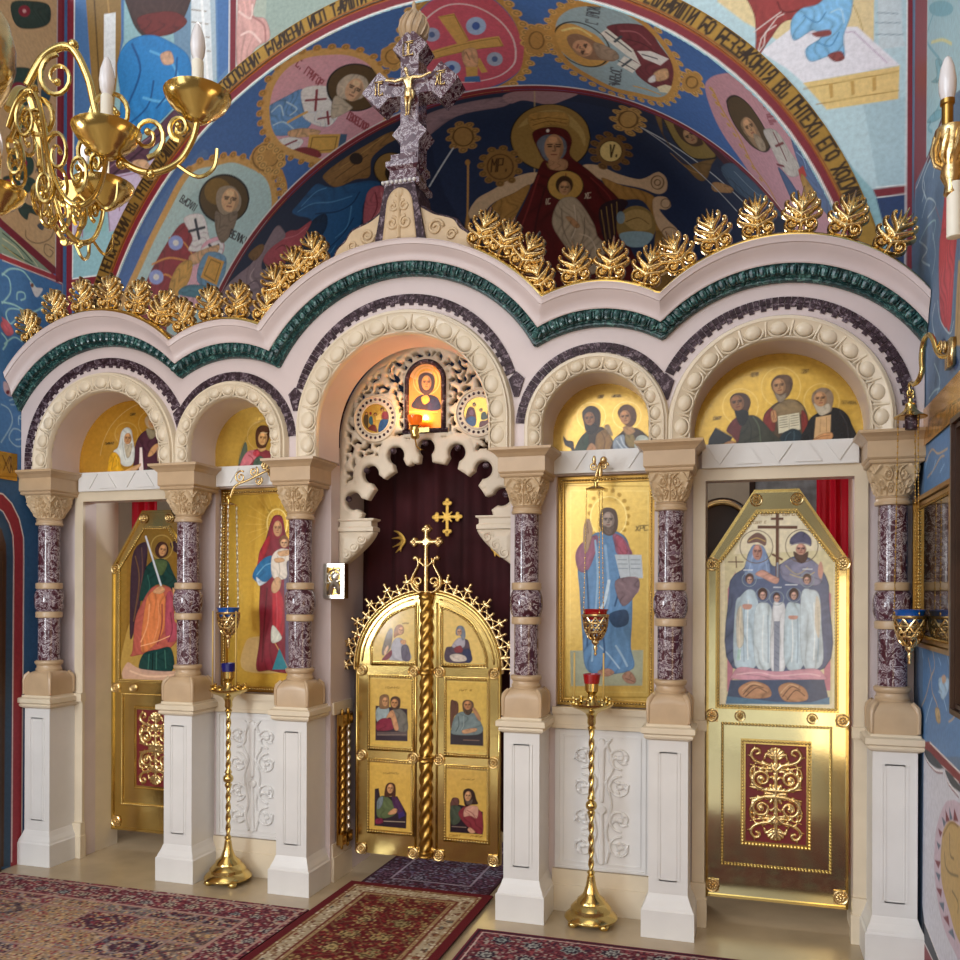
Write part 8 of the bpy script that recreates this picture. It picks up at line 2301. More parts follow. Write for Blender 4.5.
    if s > 0:
        m = MB(); rr = []
        for i in range(161):
            z = .165 + (1.93 - .165) * i / 160; ring = []
            for j in range(20):
                a = 2 * PI * j / 20; r = .036 + .007 * cos(3 * a - z * 70); ring.append((DC + r * cos(a), DY - .02 + r * sin(a) * .8, z))
            rr.append(ring)
        m.rings(rr)
        for z in (.19, .82, 1.40, 1.90): m.lathe([(.044, z - .02), (.050, z - .012), (.046, z), (.050, z + .012), (.044, z + .02)], DC, DY - .02, 20)
        m.build('twisted_post', MT['gold_dark'], t, smooth=50)
        def cross(X, Z):
            x = X - DC; d = sd_line(x, Z, [(0, 1.93), (0, 2.34)], .016)
            d = np.minimum(d, sd_line(x, Z, [(-.07, 2.262), (.07, 2.262)], .016))
            for cx, cz in ((0, 2.345), (-.085, 2.262), (.085, 2.262)):
                for q in range(4): d = np.minimum(d, sd_circ(x, Z, cx + .018 * cos(q * PI / 2), cz + .018 * sin(q * PI / 2), .017))
            d = np.minimum(d, np.maximum(sd_circ(x, Z, 0, 2.262, .034), -9))
            u = np.abs(x)
            d = np.minimum(d, sd_line(u, Z, crom([(.0, 1.93), (.05, 1.93), (.095, 1.965), (.10, 2.02), (.075, 2.07), (.055, 2.11), (.06, 2.15), (.078, 2.165)]), .011, .008))
            d = np.minimum(d, sd_line(u, Z, spiral(.055, 2.0, .034, .012, -PI / 2, 1.2), .008)); d = np.minimum(d, sd_circ(u, Z, .08, 2.155, .016))
            d = np.minimum(d, sd_line(u, Z, [(.0, 2.09), (.045, 2.13), (.04, 2.15)], .008)); return d
        m = cut(cross, DC - .14, DC + .14, 1.91, 2.40, .0038, DY - .018, DY + .008, .014, .012, back=True); m.build('cross_finial', MT['gold_leaf'], t, smooth=60)

# curtain behind, with sewn-on cross and wings
cu = thing('altar_curtain', 'dark red velvet curtain with gold cross hanging behind the gold doors', 'curtain', (0, .80, .0))
def fold(x, z): return .80 + .022 * sin(x * 26 + .6 * sin(z * 1.3)) + .010 * sin(x * 61 + 1)
m = MB(); m.grid([[(x, fold(x, z), z) for z in np.linspace(.3, 3.3, 16)] for x in np.linspace(-.80, .80, 130)]); m.build('curtain_cloth', MT['velvet'], cu, smooth=True)
def cx_(X, Z):
    x, z = X - .035, Z - 2.45; d = np.minimum(sd_line(x, z, [(0, -.09), (0, .09)], .012), sd_line(x, z, [(-.075, 0), (.075, 0)], .012))
    for a, L in ((0, .075), (PI, .075), (PI / 2, .095), (-PI / 2, .10)):
        for q in (-1, 0, 1): d = np.minimum(d, sd_circ(x, z, L * cos(a) + .020 * q * abs(sin(a)) + .022 * (q == 0) * cos(a), L * sin(a) + .020 * q * abs(cos(a)) + .022 * (q == 0) * sin(a), .015))
    for a in range(4): d = np.minimum(d, sd_line(x, z, [(0, 0), (.045 * cos(a * PI / 2 + PI / 4), .045 * sin(a * PI / 2 + PI / 4))], .010, .006))
    return d
cut(cx_, -.12, .18, 2.28, 2.60, .004, .765, .77, .003, .01, back=True).build('cross_applique', MT['gold_matte'], cu, smooth=60)
for s, c0, cz in ((1, -.33, 2.29), (-1, .40, 2.25)):
    def wing(X, Z):
        x, z = (X - c0) * s, Z - cz; d = 9
        for k in range(5):
            a = .95 - .75 * k; d = np.minimum(d, sd_line(x, z, bez([(.04, .0), (.02 + .03 * cos(a + .5), .05 * sin(a) + .02), (-.075 * cos(a * .7) + .03, .085 * sin(a))]), .020, .003))
        return d
    cut(wing, c0 - .13, c0 + .13, cz - .13, cz + .13, .004, .765, .77, .003, .01, back=True).build('wing_applique', MT['gold_matte'], cu, smooth=60)
# red silk curtains behind the side doors
for x0, x1, y, lb in ((-2.60, -2.36, .82, 'bright red silk curtain hanging behind the angel door'), (2.42, 2.62, .70, 'bright red silk curtain hanging behind the family door')):
    m = MB(); m.grid([[(x, y + .018 * sin((x - x0) * 75 + .5 * sin(z * 2)) + .008 * sin(x * 130), z) for z in np.linspace(.25, 2.75, 14)] for x in np.linspace(x0, x1, 60)])
    tag(m.build('red_curtain', MT['red_silk'], smooth=True), lb, 'curtain', 'red silk curtains')
t = thing('arched_case', 'dark arched icon case with gilt border standing behind the family door', 'icon case', (1.9, .95, 0))
m = MB(); m.prism(arch_poly(1.86, .20, 1.2, 2.35), .95, 1.05); m.build('case_body', MT['dark_wood'], t)
m = MB(); m.tube([(1.86 + .17 * cos(a), .94, 2.35 + .17 * sin(a)) for a in np.linspace(0, PI, 20)], .022, 8); m.tube([(2.03, .94, 1.25), (2.03, .94, 2.35)], .022, 8); m.tube([(1.69, .94, 1.25), (1.69, .94, 2.35)], .022, 8); m.build('gilt_border', MT['gold_leaf'], t, smooth=True)
t = thing('altar_picture', 'pale framed picture glimpsed above the top of the family door', 'picture', (2.25, 1.5, 2.5))
m = MB(); m.box(2.05, 2.55, 1.5, 1.53, 2.40, 3.0); m.build('picture_board', MT['pale_picture'], t)
m = MB(); m.frame([(2.03, 2.38), (2.57, 2.38), (2.57, 3.02), (2.03, 3.02)], [(2.07, 2.42), (2.53, 2.42), (2.53, 2.98), (2.07, 2.98)], 1.48, 1.53); m.build('frame', MT['dark_wood'], t)

# ------------------------------------------------------------------ small silver icon and brass railing in the passage
t = thing('silver_icon', 'small square silver icon fixed to the marble beside the gold doors', 'icon', (-.55, .33, 2.0))
m = MB(); m.box(-.655, -.505, .288, .335, 1.885, 2.115); m.build('backing', MT['gold_dark'], t)
m = MB(); m.frame([(-.655, 1.885), (-.505, 1.885), (-.505, 2.115), (-.655, 2.115)], [(-.632, 1.908), (-.528, 1.908), (-.528, 2.092), (-.632, 2.092)], .270, .29)
m.ball((-.58, .286, 2.03), (.030, .016, .034), 10, 8); m.tube([(-.62, .284, 1.915), (-.60, .282, 1.97), (-.58, .280, 2.0), (-.56, .282, 1.97), (-.54, .284, 1.915)], .018, 6)
m.tube([(-.58 + .045 * cos(a), .284, 2.03 + .045 * sin(a)) for a in np.linspace(0, 2 * PI, 17)], .006, 5, cap=False)
for i in range(24): a = i * .8; m.ball((-.58 + (.02 + .0022 * i) * cos(a), .285, 2.0 + (.02 + .004 * i) * sin(a)), .009, 6, 4)
m.build('silver_cover', MT['silver'], t, smooth=40)
t = thing('brass_railing', 'narrow brass railing of twisted posts on the jamb beside the gold doors', 'railing', (-.58, .48, .2))
for y in (.40, .49):
    m = MB(); rr = []
    for i in range(91):
        z = .30 + .74 * i / 90; rr.append([(-.578 + (.016 + .005 * cos(2 * a - z * 110)) * cos(a), y + (.016 + .005 * cos(2 * a - z * 110)) * sin(a), z) for a in np.linspace(0, 2 * PI, 13)[:-1]])
    m.rings(rr); m.build('twisted_post', MT['gold_dark'] if y < .45 else MT['silver'], t, smooth=50)
m = MB()
for z in (.27, 1.07):
    for y in (.40, .49): m.box(-.60, -.556, y - .035, y + .035, z - .035, z + .035); m.ball((-.556, y, z), (.014, .022, .022), 10, 8); m.ball((-.578, y, z + (.05 if z > .5 else -.05)), (.012, .012, .022), 8, 6)
m.box(-.598, -.590, .36, .54, .25, 1.09); m.build('corner_block', MT['gold_dark'], t)

# ------------------------------------------------------------------ standing candle lamps
def make_stand(x, y, lb, glass, top):
    t = thing('candle_stand', lb, 'candle stand', (x, y, 0), 'tall brass candle stands')
    m = MB(); m.lathe([(.150, .035), (.155, .045), (.150, .055), (.128, .075), (.120, .08), (.118, .10), (.095, .125), (.085, .13), (.078, .15), (.050, .172), (.042, .19), (.030, .225), (.024, .26), (.022, .28)], x, y, 32); m.build('base', MT['gold'], t, smooth=35)
    for k in range(4):
        a = PI / 4 + k * PI / 2; MB().ball((x + .125 * cos(a), y + .125 * sin(a), .022), (.032, .032, .022), 10, 8).build('foot', MT['gold'], t, smooth=True)
    m = MB(); rr = []
    for i in range(201):
        z = .275 + (1.155 - .275) * i / 200
        rr.append([(x + (.0145 + .0035 * cos(2 * a - z * 90)) * cos(a), y + (.0145 + .0035 * cos(2 * a - z * 90)) * sin(a), z) for a in np.linspace(0, 2 * PI, 15)[:-1]])
    m.rings(rr); m.build('twisted_stem', MT['gold'], t, smooth=50)
    m = MB(); m.ball((x, y, .69), (.034, .034, .032), 16, 10); m.lathe([(.017, .63), (.025, .65), (.017, .66), (.017, .72), (.025, .73), (.017, .75)], x, y, 16); m.build('knop', MT['gold'], t, smooth=40)
    for z in (.30, 1.14): MB().lathe([(.017, z - .012), (.025, z), (.017, z + .012)], x, y, 16).build('stem_ring', MT['gold'], t, smooth=40)
    m = MB(); m.lathe([(.016, 1.15), (.026, 1.17), (.024, 1.20), (.036, 1.225), (.060, 1.24), (.105, 1.258), (.125, 1.275), (.128, 1.285), (.118, 1.280), (.070, 1.268), (.030, 1.30), (.022, 1.32), (.024, 1.34), (.038, 1.355), (.040, 1.40)], x, y, 32); m.build('drip_pan', MT['gold'], t, smooth=40)
    for k in range(8):
        a = 2 * PI * k / 8; MB().lathe([(.010, 1.28), (.014, 1.285), (.011, 1.30), (.016, 1.31), (.013, 1.318)], x + .105 * cos(a), y + .105 * sin(a), 8).build('candle_cup', MT['gold'], t, smooth=40)
    m = MB(); m.lathe([(.036, 1.40), (.044, 1.40), (.052, 1.455), (.046, 1.455), (.034, 1.41)], x, y, 24); m.build('lamp_glass', MT[glass], t, smooth=50)
    return t
make_stand(-1.262, .105, 'tall brass candle stand with dark blue glass before the icon of the mother', 'glass_navy', 0)
make_stand(1.16, .105, 'tall brass candle stand with red glass before the icon of the man with the book', 'glass_red', 0)
for x, lb in ((-1.262, 'mother'), (1.16, 'bookholder')):
    for sx in (-.095, .075 if x > 0 else .08):
        m = MB(); m.lathe([(.0055, 1.318), (.005, 1.58 if x > 0 else 1.80)], x + sx, .105 - .04, 8)
        m.v = [(a, b, c) for a, b, c in m.v]
        tag(m.build('thin_candle', MT['candle'], smooth=True), 'thin unlit candle on the %s rim of the stand before the %s icon' % ('door side' if (sx > 0) == (x < 0) else 'outer', lb), 'candle', 'thin candles on the stands')

# ------------------------------------------------------------------ hanging lamps
def filigree(m, x, y, z0, z1, r1, n=9):
    for k in range(n):
        for f in (-1, 1):
            pts = []
            for i in range(13):
                u = i / 12; a = 2 * PI * k / n + f * u * 1.5; r = r1 * math.sqrt(max(1 - (1 - u) ** 2, 0)) * .92 + .006; pts.append((x + r * cos(a), y + r * sin(a), z0 + (z1 - z0) * u))
            m.tube(pts, .0052, 5)
    for u, q in ((.35, .006), (.7, .006), (1, .009)):
        r = r1 * math.sqrt(1 - (1 - u) ** 2) * .92 + .006
        m.tube([(x + r * cos(a), y + r * sin(a), z0 + (z1 - z0) * u) for a in np.linspace(0, 2 * PI, 25)], q, 6, cap=False)
    for k in range(n * 2):
        a = PI * k / n; r = r1 * .80; m.ball((x + r * cos(a), y + r * sin(a), z0 + (z1 - z0) * .52), .010, 6, 4)
def hang_lamp(x, y, zb, zt, lb, glass, chain, cr, dome=True):
    t = thing('hanging_lamp', lb, 'hanging lamp', (x, y, zb), 'hanging oil lamps')
    m = MB(); filigree(m, x, y, zb - .155, zb - .005, .072); m.lathe([(.004, zb - .24), (.010, zb - .23), (.005, zb - .215), (.013, zb - .20), (.008, zb - .18), (.022, zb - .165), (.020, zb - .15)], x, y, 12); m.build('filigree_bowl', MT['gold_leaf'], t, smooth=50)
    m = MB(); m.lathe([(.055, zb - .03), (.062, zb - .01), (.070, zb + .022), (.078, zb + .030), (.074, zb + .032), (.060, zb + .0)], x, y, 28); m.build('lamp_glass', MT[glass], t, smooth=50)
    for k in range(3):
        a = -PI / 2 + .5 + 2 * PI * k / 3; p0 = Vector((x + .070 * cos(a), y + .070 * sin(a), zb - .01)); p1 = Vector((x + .055 * cos(a), y + .055 * sin(a), zt))
        m = MB(); L = (p1 - p0).length; nl = int(L / (cr * 3.4))
        for i in range(nl):
            c_ = p0.lerp(p1, (i + .5) / nl); m.ball(tuple(c_), (cr if i % 2 else cr * .55, cr * .55 if i % 2 else cr, L / nl * .56), 6, 4)
        m.build('chain', MT[chain], t, smooth=True)
    m = MB()
    if dome: m.lathe([(.075, zt - .004), (.078, zt), (.060, zt + .012), (.045, zt + .020), (.030, zt + .035), (.022, zt + .055), (.024, zt + .065), (.012, zt + .075), (.010, zt + .09)], x, y, 24)
    else: m.lathe([(.055, zt - .002), (.060, zt + .004), (.03, zt + .015), (.012, zt + .02), (.012, zt + .04)], x, y, 20)
    m.tube([(x + .014 * cos(a), y, zt + (.105 if dome else .055) + .014 * sin(a)) for a in np.linspace(0, 2 * PI, 13)], .004, 5, cap=False)
    m.build('canopy', MT['gold'], t, smooth=40)
    return t
hang_lamp(-1.275, .12, 1.79, 2.50, 'hanging oil lamp with blue glass on beaded silver chains before the icon of the mother', 'glass_blue', 'silver', .0085, False)
hang_lamp(1.178, .12, 1.80, 2.53, 'hanging oil lamp with red glass before the icon of the man with the book', 'glass_red', 'gold', .0042, False)
tr = hang_lamp(2.795, -.2, 1.815, 2.80, 'hanging oil lamp with blue glass near the blue wall under a bell-shaped canopy', 'glass_blue', 'gold_dark', .0045)
MB().lathe([(.016, 2.735), (.032, 2.738), (.034, 2.795), (.02, 2.80)], 2.803, -.2, 16).build('inner_bell', MT['marble_plum'], tr, smooth=40)
# bracket of the wall lamp
t = thing('lamp_bracket', 'curling brass bracket on the blue wall holding the bell-canopied lamp', 'bracket', (2.89, -.6, 3.0))
m = MB(); pts = crom([(2.795, -.2, 2.925), (2.79, -.20, 2.955), (2.795, -.22, 2.965), (2.80, -.27, 2.945), (2.81, -.33, 2.95), (2.82, -.36, 2.99), (2.82, -.345, 3.04), (2.825, -.33, 3.09), (2.83, -.36, 3.135), (2.84, -.42, 3.14), (2.85, -.47, 3.10), (2.86, -.50, 3.04), (2.87, -.56, 3.0), (2.89, -.64, 2.985)], 5)
m.tube(pts, [.006 + .007 * min(1, i / 20) for i in range(len(pts))], 8); m.tube([(2.795 + .014 * cos(a), -.2, 2.92 + .016 * sin(a)) for a in np.linspace(0, 2 * PI, 13)], .005, 5, cap=False)
m.build('bracket_arm', MT['gold'], t, smooth=True)
m = MB()
for y, z, r in ((-.52, 3.05, .035), (-.60, 3.03, .03), (-.47, 3.06, .02)):
    m.tube([(2.87, a, b) for a, b in spiral(y, z, r, .008, 0, 1.4)], .006, 6)
m.box(2.875, 2.898, -.70, -.58, 2.93, 3.05); m.build('scroll_leaf', MT['gold_leaf'], t, smooth=True)
# brackets of the two other lamps
for x, z, lb, big in ((-1.262, 2.57, 'ornate gilt filigree bracket above the blue lamp before the mother icon', 1), (1.19, 2.60, 'small gilt bracket on the white beam above the red hanging lamp', 0)):
    t = thing('lamp_bracket', lb, 'bracket', (x, .25, z))
    m = MB()
    if big:
        m.tube(crom([(x, .12, z - .01), (x + .03, .13, z + .06), (x + .12, .15, z + .10), (x + .22, .20, z + .16), (x + .26, .246, z + .18)]), .008, 6)
        for cx, cz, r, k in ((.05, .12, .045, 1), (.13, .16, .035, -1), (.20, .20, .030, 1), (.16, .10, .03, -1), (.24, .15, .03, 1)):
            m.tube([(x + a, .14 + cx * .4, z + b) for a, b in spiral(cx, cz, r, .007, 1, k * 1.5)], .0065, 6)
        for q in range(4): m.ball((x + .215 + .026 * cos(q * PI / 2), .225, z + .195 + .026 * sin(q * PI / 2)), .016, 8, 6)
    else:
        m.tube(crom([(x - .012, .12, z - .0), (x, .12, z + .05), (x + .01, .16, z + .09), (x + .01, .2465, z + .08)]), .010, 6); m.ball((x + .03, .13, z + .10), .022, 8, 6); m.ball((x - .025, .13, z + .10), (.012, .012, .03), 8, 6); m.ball((x + .012, .13, z + .03), (.014, .014, .04), 8, 6)
        for k in (-1, 1): m.tube([(x + a, .15, z + b) for a, b in spiral(k * .03, .07, .026, .006, 0, k * 1.5)], .006, 6)
    m.build('bracket_arm', MT['gold_leaf'], t, smooth=True)

# ------------------------------------------------------------------ stone cross on the crown of the arcade
fz = 4.035; fx = .025
t = thing('stone_cross', 'dark veined stone cross with gilded crucified figure on the crown of the cornice', 'cross', (fx, .0, fz))
m = MB(); m.prism([(fx - .165, fz - .02), (fx + .165, fz - .02), (fx + .098, fz + .33), (fx - .098, fz + .33)], -.09, .16); m.build('base_block', MT['marble_plum'], t)
m = cut(lambda X, Z: np.maximum(np.where(Z > fz + .20, np.hypot(X - fx, (Z - fz - .20) * .75) - .085, np.abs(X - fx) - .11 + (Z - fz) * .12), fz - .0 - Z), fx - .16, fx + .16, fz - .01, fz + .34, .008, -.092, -.085, .008, .02)
for s in (-1, 1):
    m.tube([(a, -.10, b) for a, b in spiral(fx + s * .042, fz + .10, .04, .01, PI / 2, s * 1.4)], .011, 6); m.tube([(a, -.10, b) for a, b in spiral(fx + s * .036, fz + .20, .032, .008, PI / 2, s * 1.3)], .009, 6)
m.tube([(fx, -.10, fz + .01), (fx, -.10, fz + .28)], .012, 6); m.ball((fx, -.10, fz + .28), (.03, .01, .03), 8, 6)
m.build('carved_face', MT['marble_carved'], t, smooth=50)
for s in (-1, 1):
    prof = crom([(fx + s * .115, fz + .20), (fx + s * .20, fz + .145), (fx + s * .27, fz + .12), (fx + s * .33, fz + .095), (fx + s * .37, fz + .04), (fx + s * .42, fz + .0), (fx + s * .455, fz - .07)], 6)
    low = [(fx + s * .455, fz - .14), (fx + s * .16, fz - .03)]
    poly = prof + low
    if s > 0: poly = poly[::-1]
    m = MB(); m.prism(poly, -.06, .10); m.build('side_scroll', MT['marble_carved'], t)
    m = MB(); m.tube([(a, .02, b + .006) for a, b in prof], [.02] * len(prof), 6)
    m.xf(Matrix.Translation((0, .02, 0)) @ Matrix.Scale(4.2, 4, (0, 1, 0)) @ Matrix.Translation((0, -.02, 0))); m.build('scroll_edge', MT['marble_plum'], t, smooth=True)
    m = MB(); m.tube([(a, -.064, b) for a, b in spiral(fx + s * .22, fz + .06, .05, .01, 0, s * 1.5)], .010, 6); m.tube([(a, -.064, b) for a, b in spiral(fx + s * .32, fz + .01, .036, .01, 0, s * 1.5)], .008, 6); m.build('scroll_carving', MT['marble_carved'], t, smooth=True)
m = MB(); m.sqstack([(.098, fz + .33), (.115, fz + .34), (.115, fz + .37), (.090, fz + .38), (.085, fz + .44), (.105, fz + .46), (.105, fz + .49), (.082, fz + .50), (.080, fz + .54)], fx + .005, .035); m.build('plinth_block', MT['marble_purple'], t)
m = MB(); m.beads([(fx - .11, fz + .355), (fx + .12, fz + .355)], .03, .012, -.085); m.build('bead_row', MT['marble_white'], t, smooth=True)
K = fx + .04; cz_ = 4.985
def crs(X, Z):
    d = sd_box(X, Z, K - .058, K + .058, fz + .50, 5.27); d = np.minimum(d, sd_box(X, Z, K - .21, K + .21, cz_ - .055, cz_ + .055))
    for x, z in ((K - .20, cz_), (K + .20, cz_), (K, 5.22), (K, 4.70)):
        d = np.minimum(d, np.abs(X - x) * .75 + np.abs(Z - z) * .75 - .085)
    return d
m = cut(crs, K - .34, K + .34, fz + .48, 5.30, .009, -.035, .105, back=True); m.build('cross_body', MT['marble_purple'], t, smooth=25)
# gilded figure: one body, arms stretched along the bar
def figure(name, mat, parent, bones, radii, sub=2):
    me = bpy.data.meshes.new(name); keys = list(bones); V = [bones[k][0] for k in keys]; E = [(keys.index(k), keys.index(bones[k][1])) for k in keys if bones[k][1]]
    o_ = ORG[parent]; me.from_pydata([tuple(Vector(v) - o_) for v in V], E, [])
    o = bpy.data.objects.new(name, me); COL.objects.link(o); o.parent = parent; ORG[o] = o_
    sk = o.modifiers.new('skin', 'SKIN')
    for i, k in enumerate(keys):
        sv = me.skin_vertices[0].data[i]; r = radii[k]; sv.radius = r if isinstance(r, tuple) else (r, r); sv.use_root = (i == 0)
    sb = o.modifiers.new('sub', 'SUBSURF'); sb.levels = sb.render_levels = sub
    dg = bpy.context.evaluated_depsgraph_get(); ev = o.evaluated_get(dg); nm = bpy.data.meshes.new_from_object(ev)
    o.modifiers.clear(); o.data = nm; nm.name = name; nm.materials.clear(); nm.materials.append(MT[mat])
    nm.polygons.foreach_set('use_smooth', [True] * len(nm.polygons))
    return o
y = -.058
B = {'pelvis': ((K + .004, y, 4.925), None), 'belly': ((K + .006, y, 4.955), 'pelvis'), 'chest': ((K, y - .004, 4.995), 'belly'), 'neck': ((K - .002, y - .004, 5.028), 'chest'), 'head': ((K - .010, y - .012, 5.058), 'neck'), 'crown': ((K - .012, y - .010, 5.078), 'head'),
     'sh_l': ((K - .035, y, 5.015), 'chest'), 'el_l': ((K - .085, y, 5.008), 'sh_l'), 'wr_l': ((K - .130, y, 5.022), 'el_l'), 'ha_l': ((K - .150, y, 5.026), 'wr_l'),
     'sh_r': ((K + .035, y, 5.015), 'chest'), 'el_r': ((K + .085, y, 5.008), 'sh_r'), 'wr_r': ((K + .130, y, 5.022), 'el_r'), 'ha_r': ((K + .150, y, 5.026), 'wr_r'),
     'hip_l': ((K - .014, y, 4.905), 'pelvis'), 'kn_l': ((K - .008, y - .012, 4.855), 'hip_l'), 'an_l': ((K - .010, y - .002, 4.80), 'kn_l'), 'to_l': ((K - .012, y - .014, 4.785), 'an_l'),
     'hip_r': ((K + .018, y, 4.905), 'pelvis'), 'kn_r': ((K + .014, y - .014, 4.855), 'hip_r'), 'an_r': ((K + .006, y - .004, 4.80), 'kn_r'), 'to_r': ((K + .006, y - .016, 4.785), 'an_r')}
R = dict(pelvis=.021, belly=.019, chest=(.026, .018), neck=.009, head=.015, crown=.011, sh_l=.012, el_l=.009, wr_l=.0065, ha_l=.008, sh_r=.012, el_r=.009, wr_r=.0065, ha_r=.008, hip_l=.015, kn_l=.010, an_l=.0065, to_l=.006, hip_r=.015, kn_r=.010, an_r=.0065, to_r=.006)
fg = figure('crucified_figure', 'gold_leaf', t, B, R)
m = MB(); m.lathe([(.027, 4.893), (.029, 4.91), (.027, 4.94), (.024, 4.945)], K + .004, y, 14); m.tube([(K + .028, y - .006, 4.935), (K + .036, y - .006, 4.91), (K + .034, y - .004, 4.885)], [.008, .010, .004], 6); m.build('loincloth', MT['gold_leaf'], t, smooth=50)
for tx, cx, cz, w in (('ЦС', K - .004, 5.20, .032), ('ІС', K - .20, cz_ + .004, .030), ('ХС', K + .20, cz_ + .004, .030)):
    m = MB()
    for i, ch in enumerate(tx):
        for st in glyph(ch): m.tube([(cx + (i - 1) * w * 1.1 + u * w * .85, -.040, cz - .035 + v * .07) for u, v in st], .0052, 5)
    m.tube([(cx - w, -.040, cz + .046), (cx + w, -.040, cz + .046)], .004, 5); m.build('gold_letters', MT['gold_leaf'], t, smooth=True)
m = MB(); m.lathe([(.045, 5.265), (.062, 5.275), (.060, 5.29), (.064, 5.30), (.082, 5.335), (.086, 5.37), (.078, 5.405), (.055, 5.44), (.030, 5.465), (.014, 5.49), (.012, 5.52), (.002, 5.54)], K, .035, 24)
for k in range(12):
    a = 2 * PI * k / 12; m.tube([(K + r * 1.0 * cos(a + u), .035 + r * sin(a + u), z) for r, z, u in ((.066, 5.30, 0), (.086, 5.34, .15), (.089, 5.375, .3), (.080, 5.41, .45), (.05, 5.45, .6))], .008, 5)
m.build('onion_finial', MT['marble_tan'], t, smooth=50)

# ------------------------------------------------------------------ carpets
def hsh(a, b): return np.modf(np.abs(np.sin(a * 127.1 + b * 311.7) * 43758.5453))[0]
def mixc(C, m, col, al=1.0):
    C[m] = C[m] * (1 - al) + np.array(lin(col) + (0,)) * al
def flowers(C, A, B, cell, cols, size, ring, msk, seed=0):
    i, j = np.floor(A / cell), np.floor(B / cell); h1, h2, h3 = hsh(i + seed, j), hsh(j, i + seed + 9), hsh(i + 3, j + seed + 5)
    u, v = A / cell - i - .5 + (h1 - .5) * .3, B / cell - j - .5 + (h2 - .5) * .3; r = np.hypot(u, v); th = np.arctan2(v, u)
    rr = size * (1 + .18 * np.cos(7 * th))
    k = np.floor(h3 * len(cols)).astype(int)
    for q, c in enumerate(cols): mixc(C, msk & (r < rr) & (k == q), c)
    mixc(C, msk & (np.abs(r - rr * .72) < .045), ring); mixc(C, msk & (r < size * .3), ring, .8)
def vines(C, A, B, s, col, msk, al=.8):
    f = np.sin(A * s + 2.2 * np.sin(B * s * .8)) * np.sin(B * s + 2.2 * np.sin(A * s * .7)); mixc(C, msk & (np.abs(f) < .17), col, al)
def speck(C, A, B, s, cols, p, msk, seed=0):
    i, j = np.floor(A / s), np.floor(B / s); h = hsh(i + seed, j); k = np.floor(hsh(j + seed, i) * len(cols)).astype(int)
    for q, c in enumerate(cols): mixc(C, msk & (h < p) & (k == q), c, .8)
def edge_d(A, B, x0, x1, y0, y1): return np.minimum(np.minimum(A - x0, x1 - A), np.minimum(B - y0, y1 - B))
def carpet(name, lb, x0, x1, y0, y1, fn, z, step=.0075):
    t = thing(name, lb, 'carpet', ((x0 + x1) / 2, (y0 + y1) / 2, z))
    MB().box(x0, x1, y0, y1, z, z + .009).build('carpet_backing', MT['velvet'], t)
    panel('carpet_pile', name, lambda A, B: (A, B, np.full(A.shape, z + .0105)), x0, x1, y0, y1, step, 'wool', t, extra=lambda A, B, C: fn(A, B, C, edge_d(A, B, x0, x1, y0, y1)))
    return t
PAINT['patchwork_carpet'] = ('', '6a2c3a'); PAINT['red_carpet'] = ('', '5e0c18'); PAINT['flowered_carpet'] = ('', '6a2236'); PAINT['dark_carpet'] = ('', '3a1626')
def f_patch(A, B, C, d):
    bo = d < .27; mixc(C, bo, '5e1628'); vines(C, A, B, 60, '93686e', bo, .6); speck(C, A, B, .016, ['3a1a2c', 'a9a39a', '9a4a50', 'c0a890'], .40, bo)
    flowers(C, A, B, .16, ['a5a39c', '8f9a98', 'b9ab96'], .24, '3a2030', bo & (d > .05) & (d < .22))
    for a, w in ((.27, .012), (.035, .010)): mixc(C, np.abs(d - a) < w, 'a8867c')
    f = d > .285; i, j = np.floor((A + 2.8) / .36), np.floor((B + 2.5) / .27); h = hsh(i, j)
    for q, c in enumerate(['7d6454', '54162c', '94785c', '6a6260', '742c3c', '3a1c34']): mixc(C, f & (np.floor(h * 6) == q), c)
    vines(C, A, B, 72, 'a08a7c', f, .45); speck(C, A, B, .014, ['2c1024', 'c0aa90', '8a2a3c', '6a6c76', 'c09a68'], .55, f, 3)
    u, v = (A + 2.8) / .36 - i - .5, (B + 2.5) / .27 - j - .5; r = np.hypot(u, v)
    mixc(C, f & (h > .6) & (np.abs(r - .30) < .03), 'a89c94', .6); mixc(C, f & (h > .6) & (np.abs(r - .17) < .05), '3c1830', .7); mixc(C, f & (h < .3) & (np.abs(np.abs(u) + np.abs(v) - .35) < .06), '2c1a34', .7)
    mixc(C, f & ((np.abs(u) > .475) | (np.abs(v) > .468)), '9a7c76', .8); return C
def f_red(A, B, C, d):
    mixc(C, d > .055, '9a835c'); b = (d > .055) & (d < .20); vines(C, A, B, 90, '7a4a3a', b, .5); mixc(C, (d > .085) & (d < .165), 'a99a80'); flowers(C, A, B, .11, ['8a5a40', '6e7a72', 'a0483c'], .22, '5a3a2c', (d > .09) & (d < .16)); speck(C, A, B, .014, ['8a6a48', 'd6cbb4', '6a3a2c'], .30, b)
    for a in (.075, .175, .21): mixc(C, np.abs(d - a) < .006, '6a2a24')
    f = d > .215; mixc(C, f, '5c0a14'); vines(C, A, B, 34, '7d6a44', f, .45); flowers(C, A, B, .20, ['a08c60', '8f8058', 'b09a6c'], .30, '5a4428', f); flowers(C, A + .1, B + .1, .13, ['9a7a50', '3c1a20'], .16, '6a1418', f, 4); speck(C, A, B, .015, ['a8905c', '3a1018', '8a2a2c'], .22, f); return C
def f_flow(A, B, C, d):
    mixc(C, d > .03, '591628'); vines(C, A, B, 58, '93686e', d > .03, .55); speck(C, A, B, .015, ['2c1830', 'a9a39a', '9a4a50'], .38, d > .03); flowers(C, A, B, .21, ['a5a7a2', '8f9a98'], .24, '2c1a30', d > .05)
    mixc(C, np.abs(d - .045) < .007, 'd0b8b0'); mixc(C, np.abs(d - .018) < .01, '2c1424'); return C
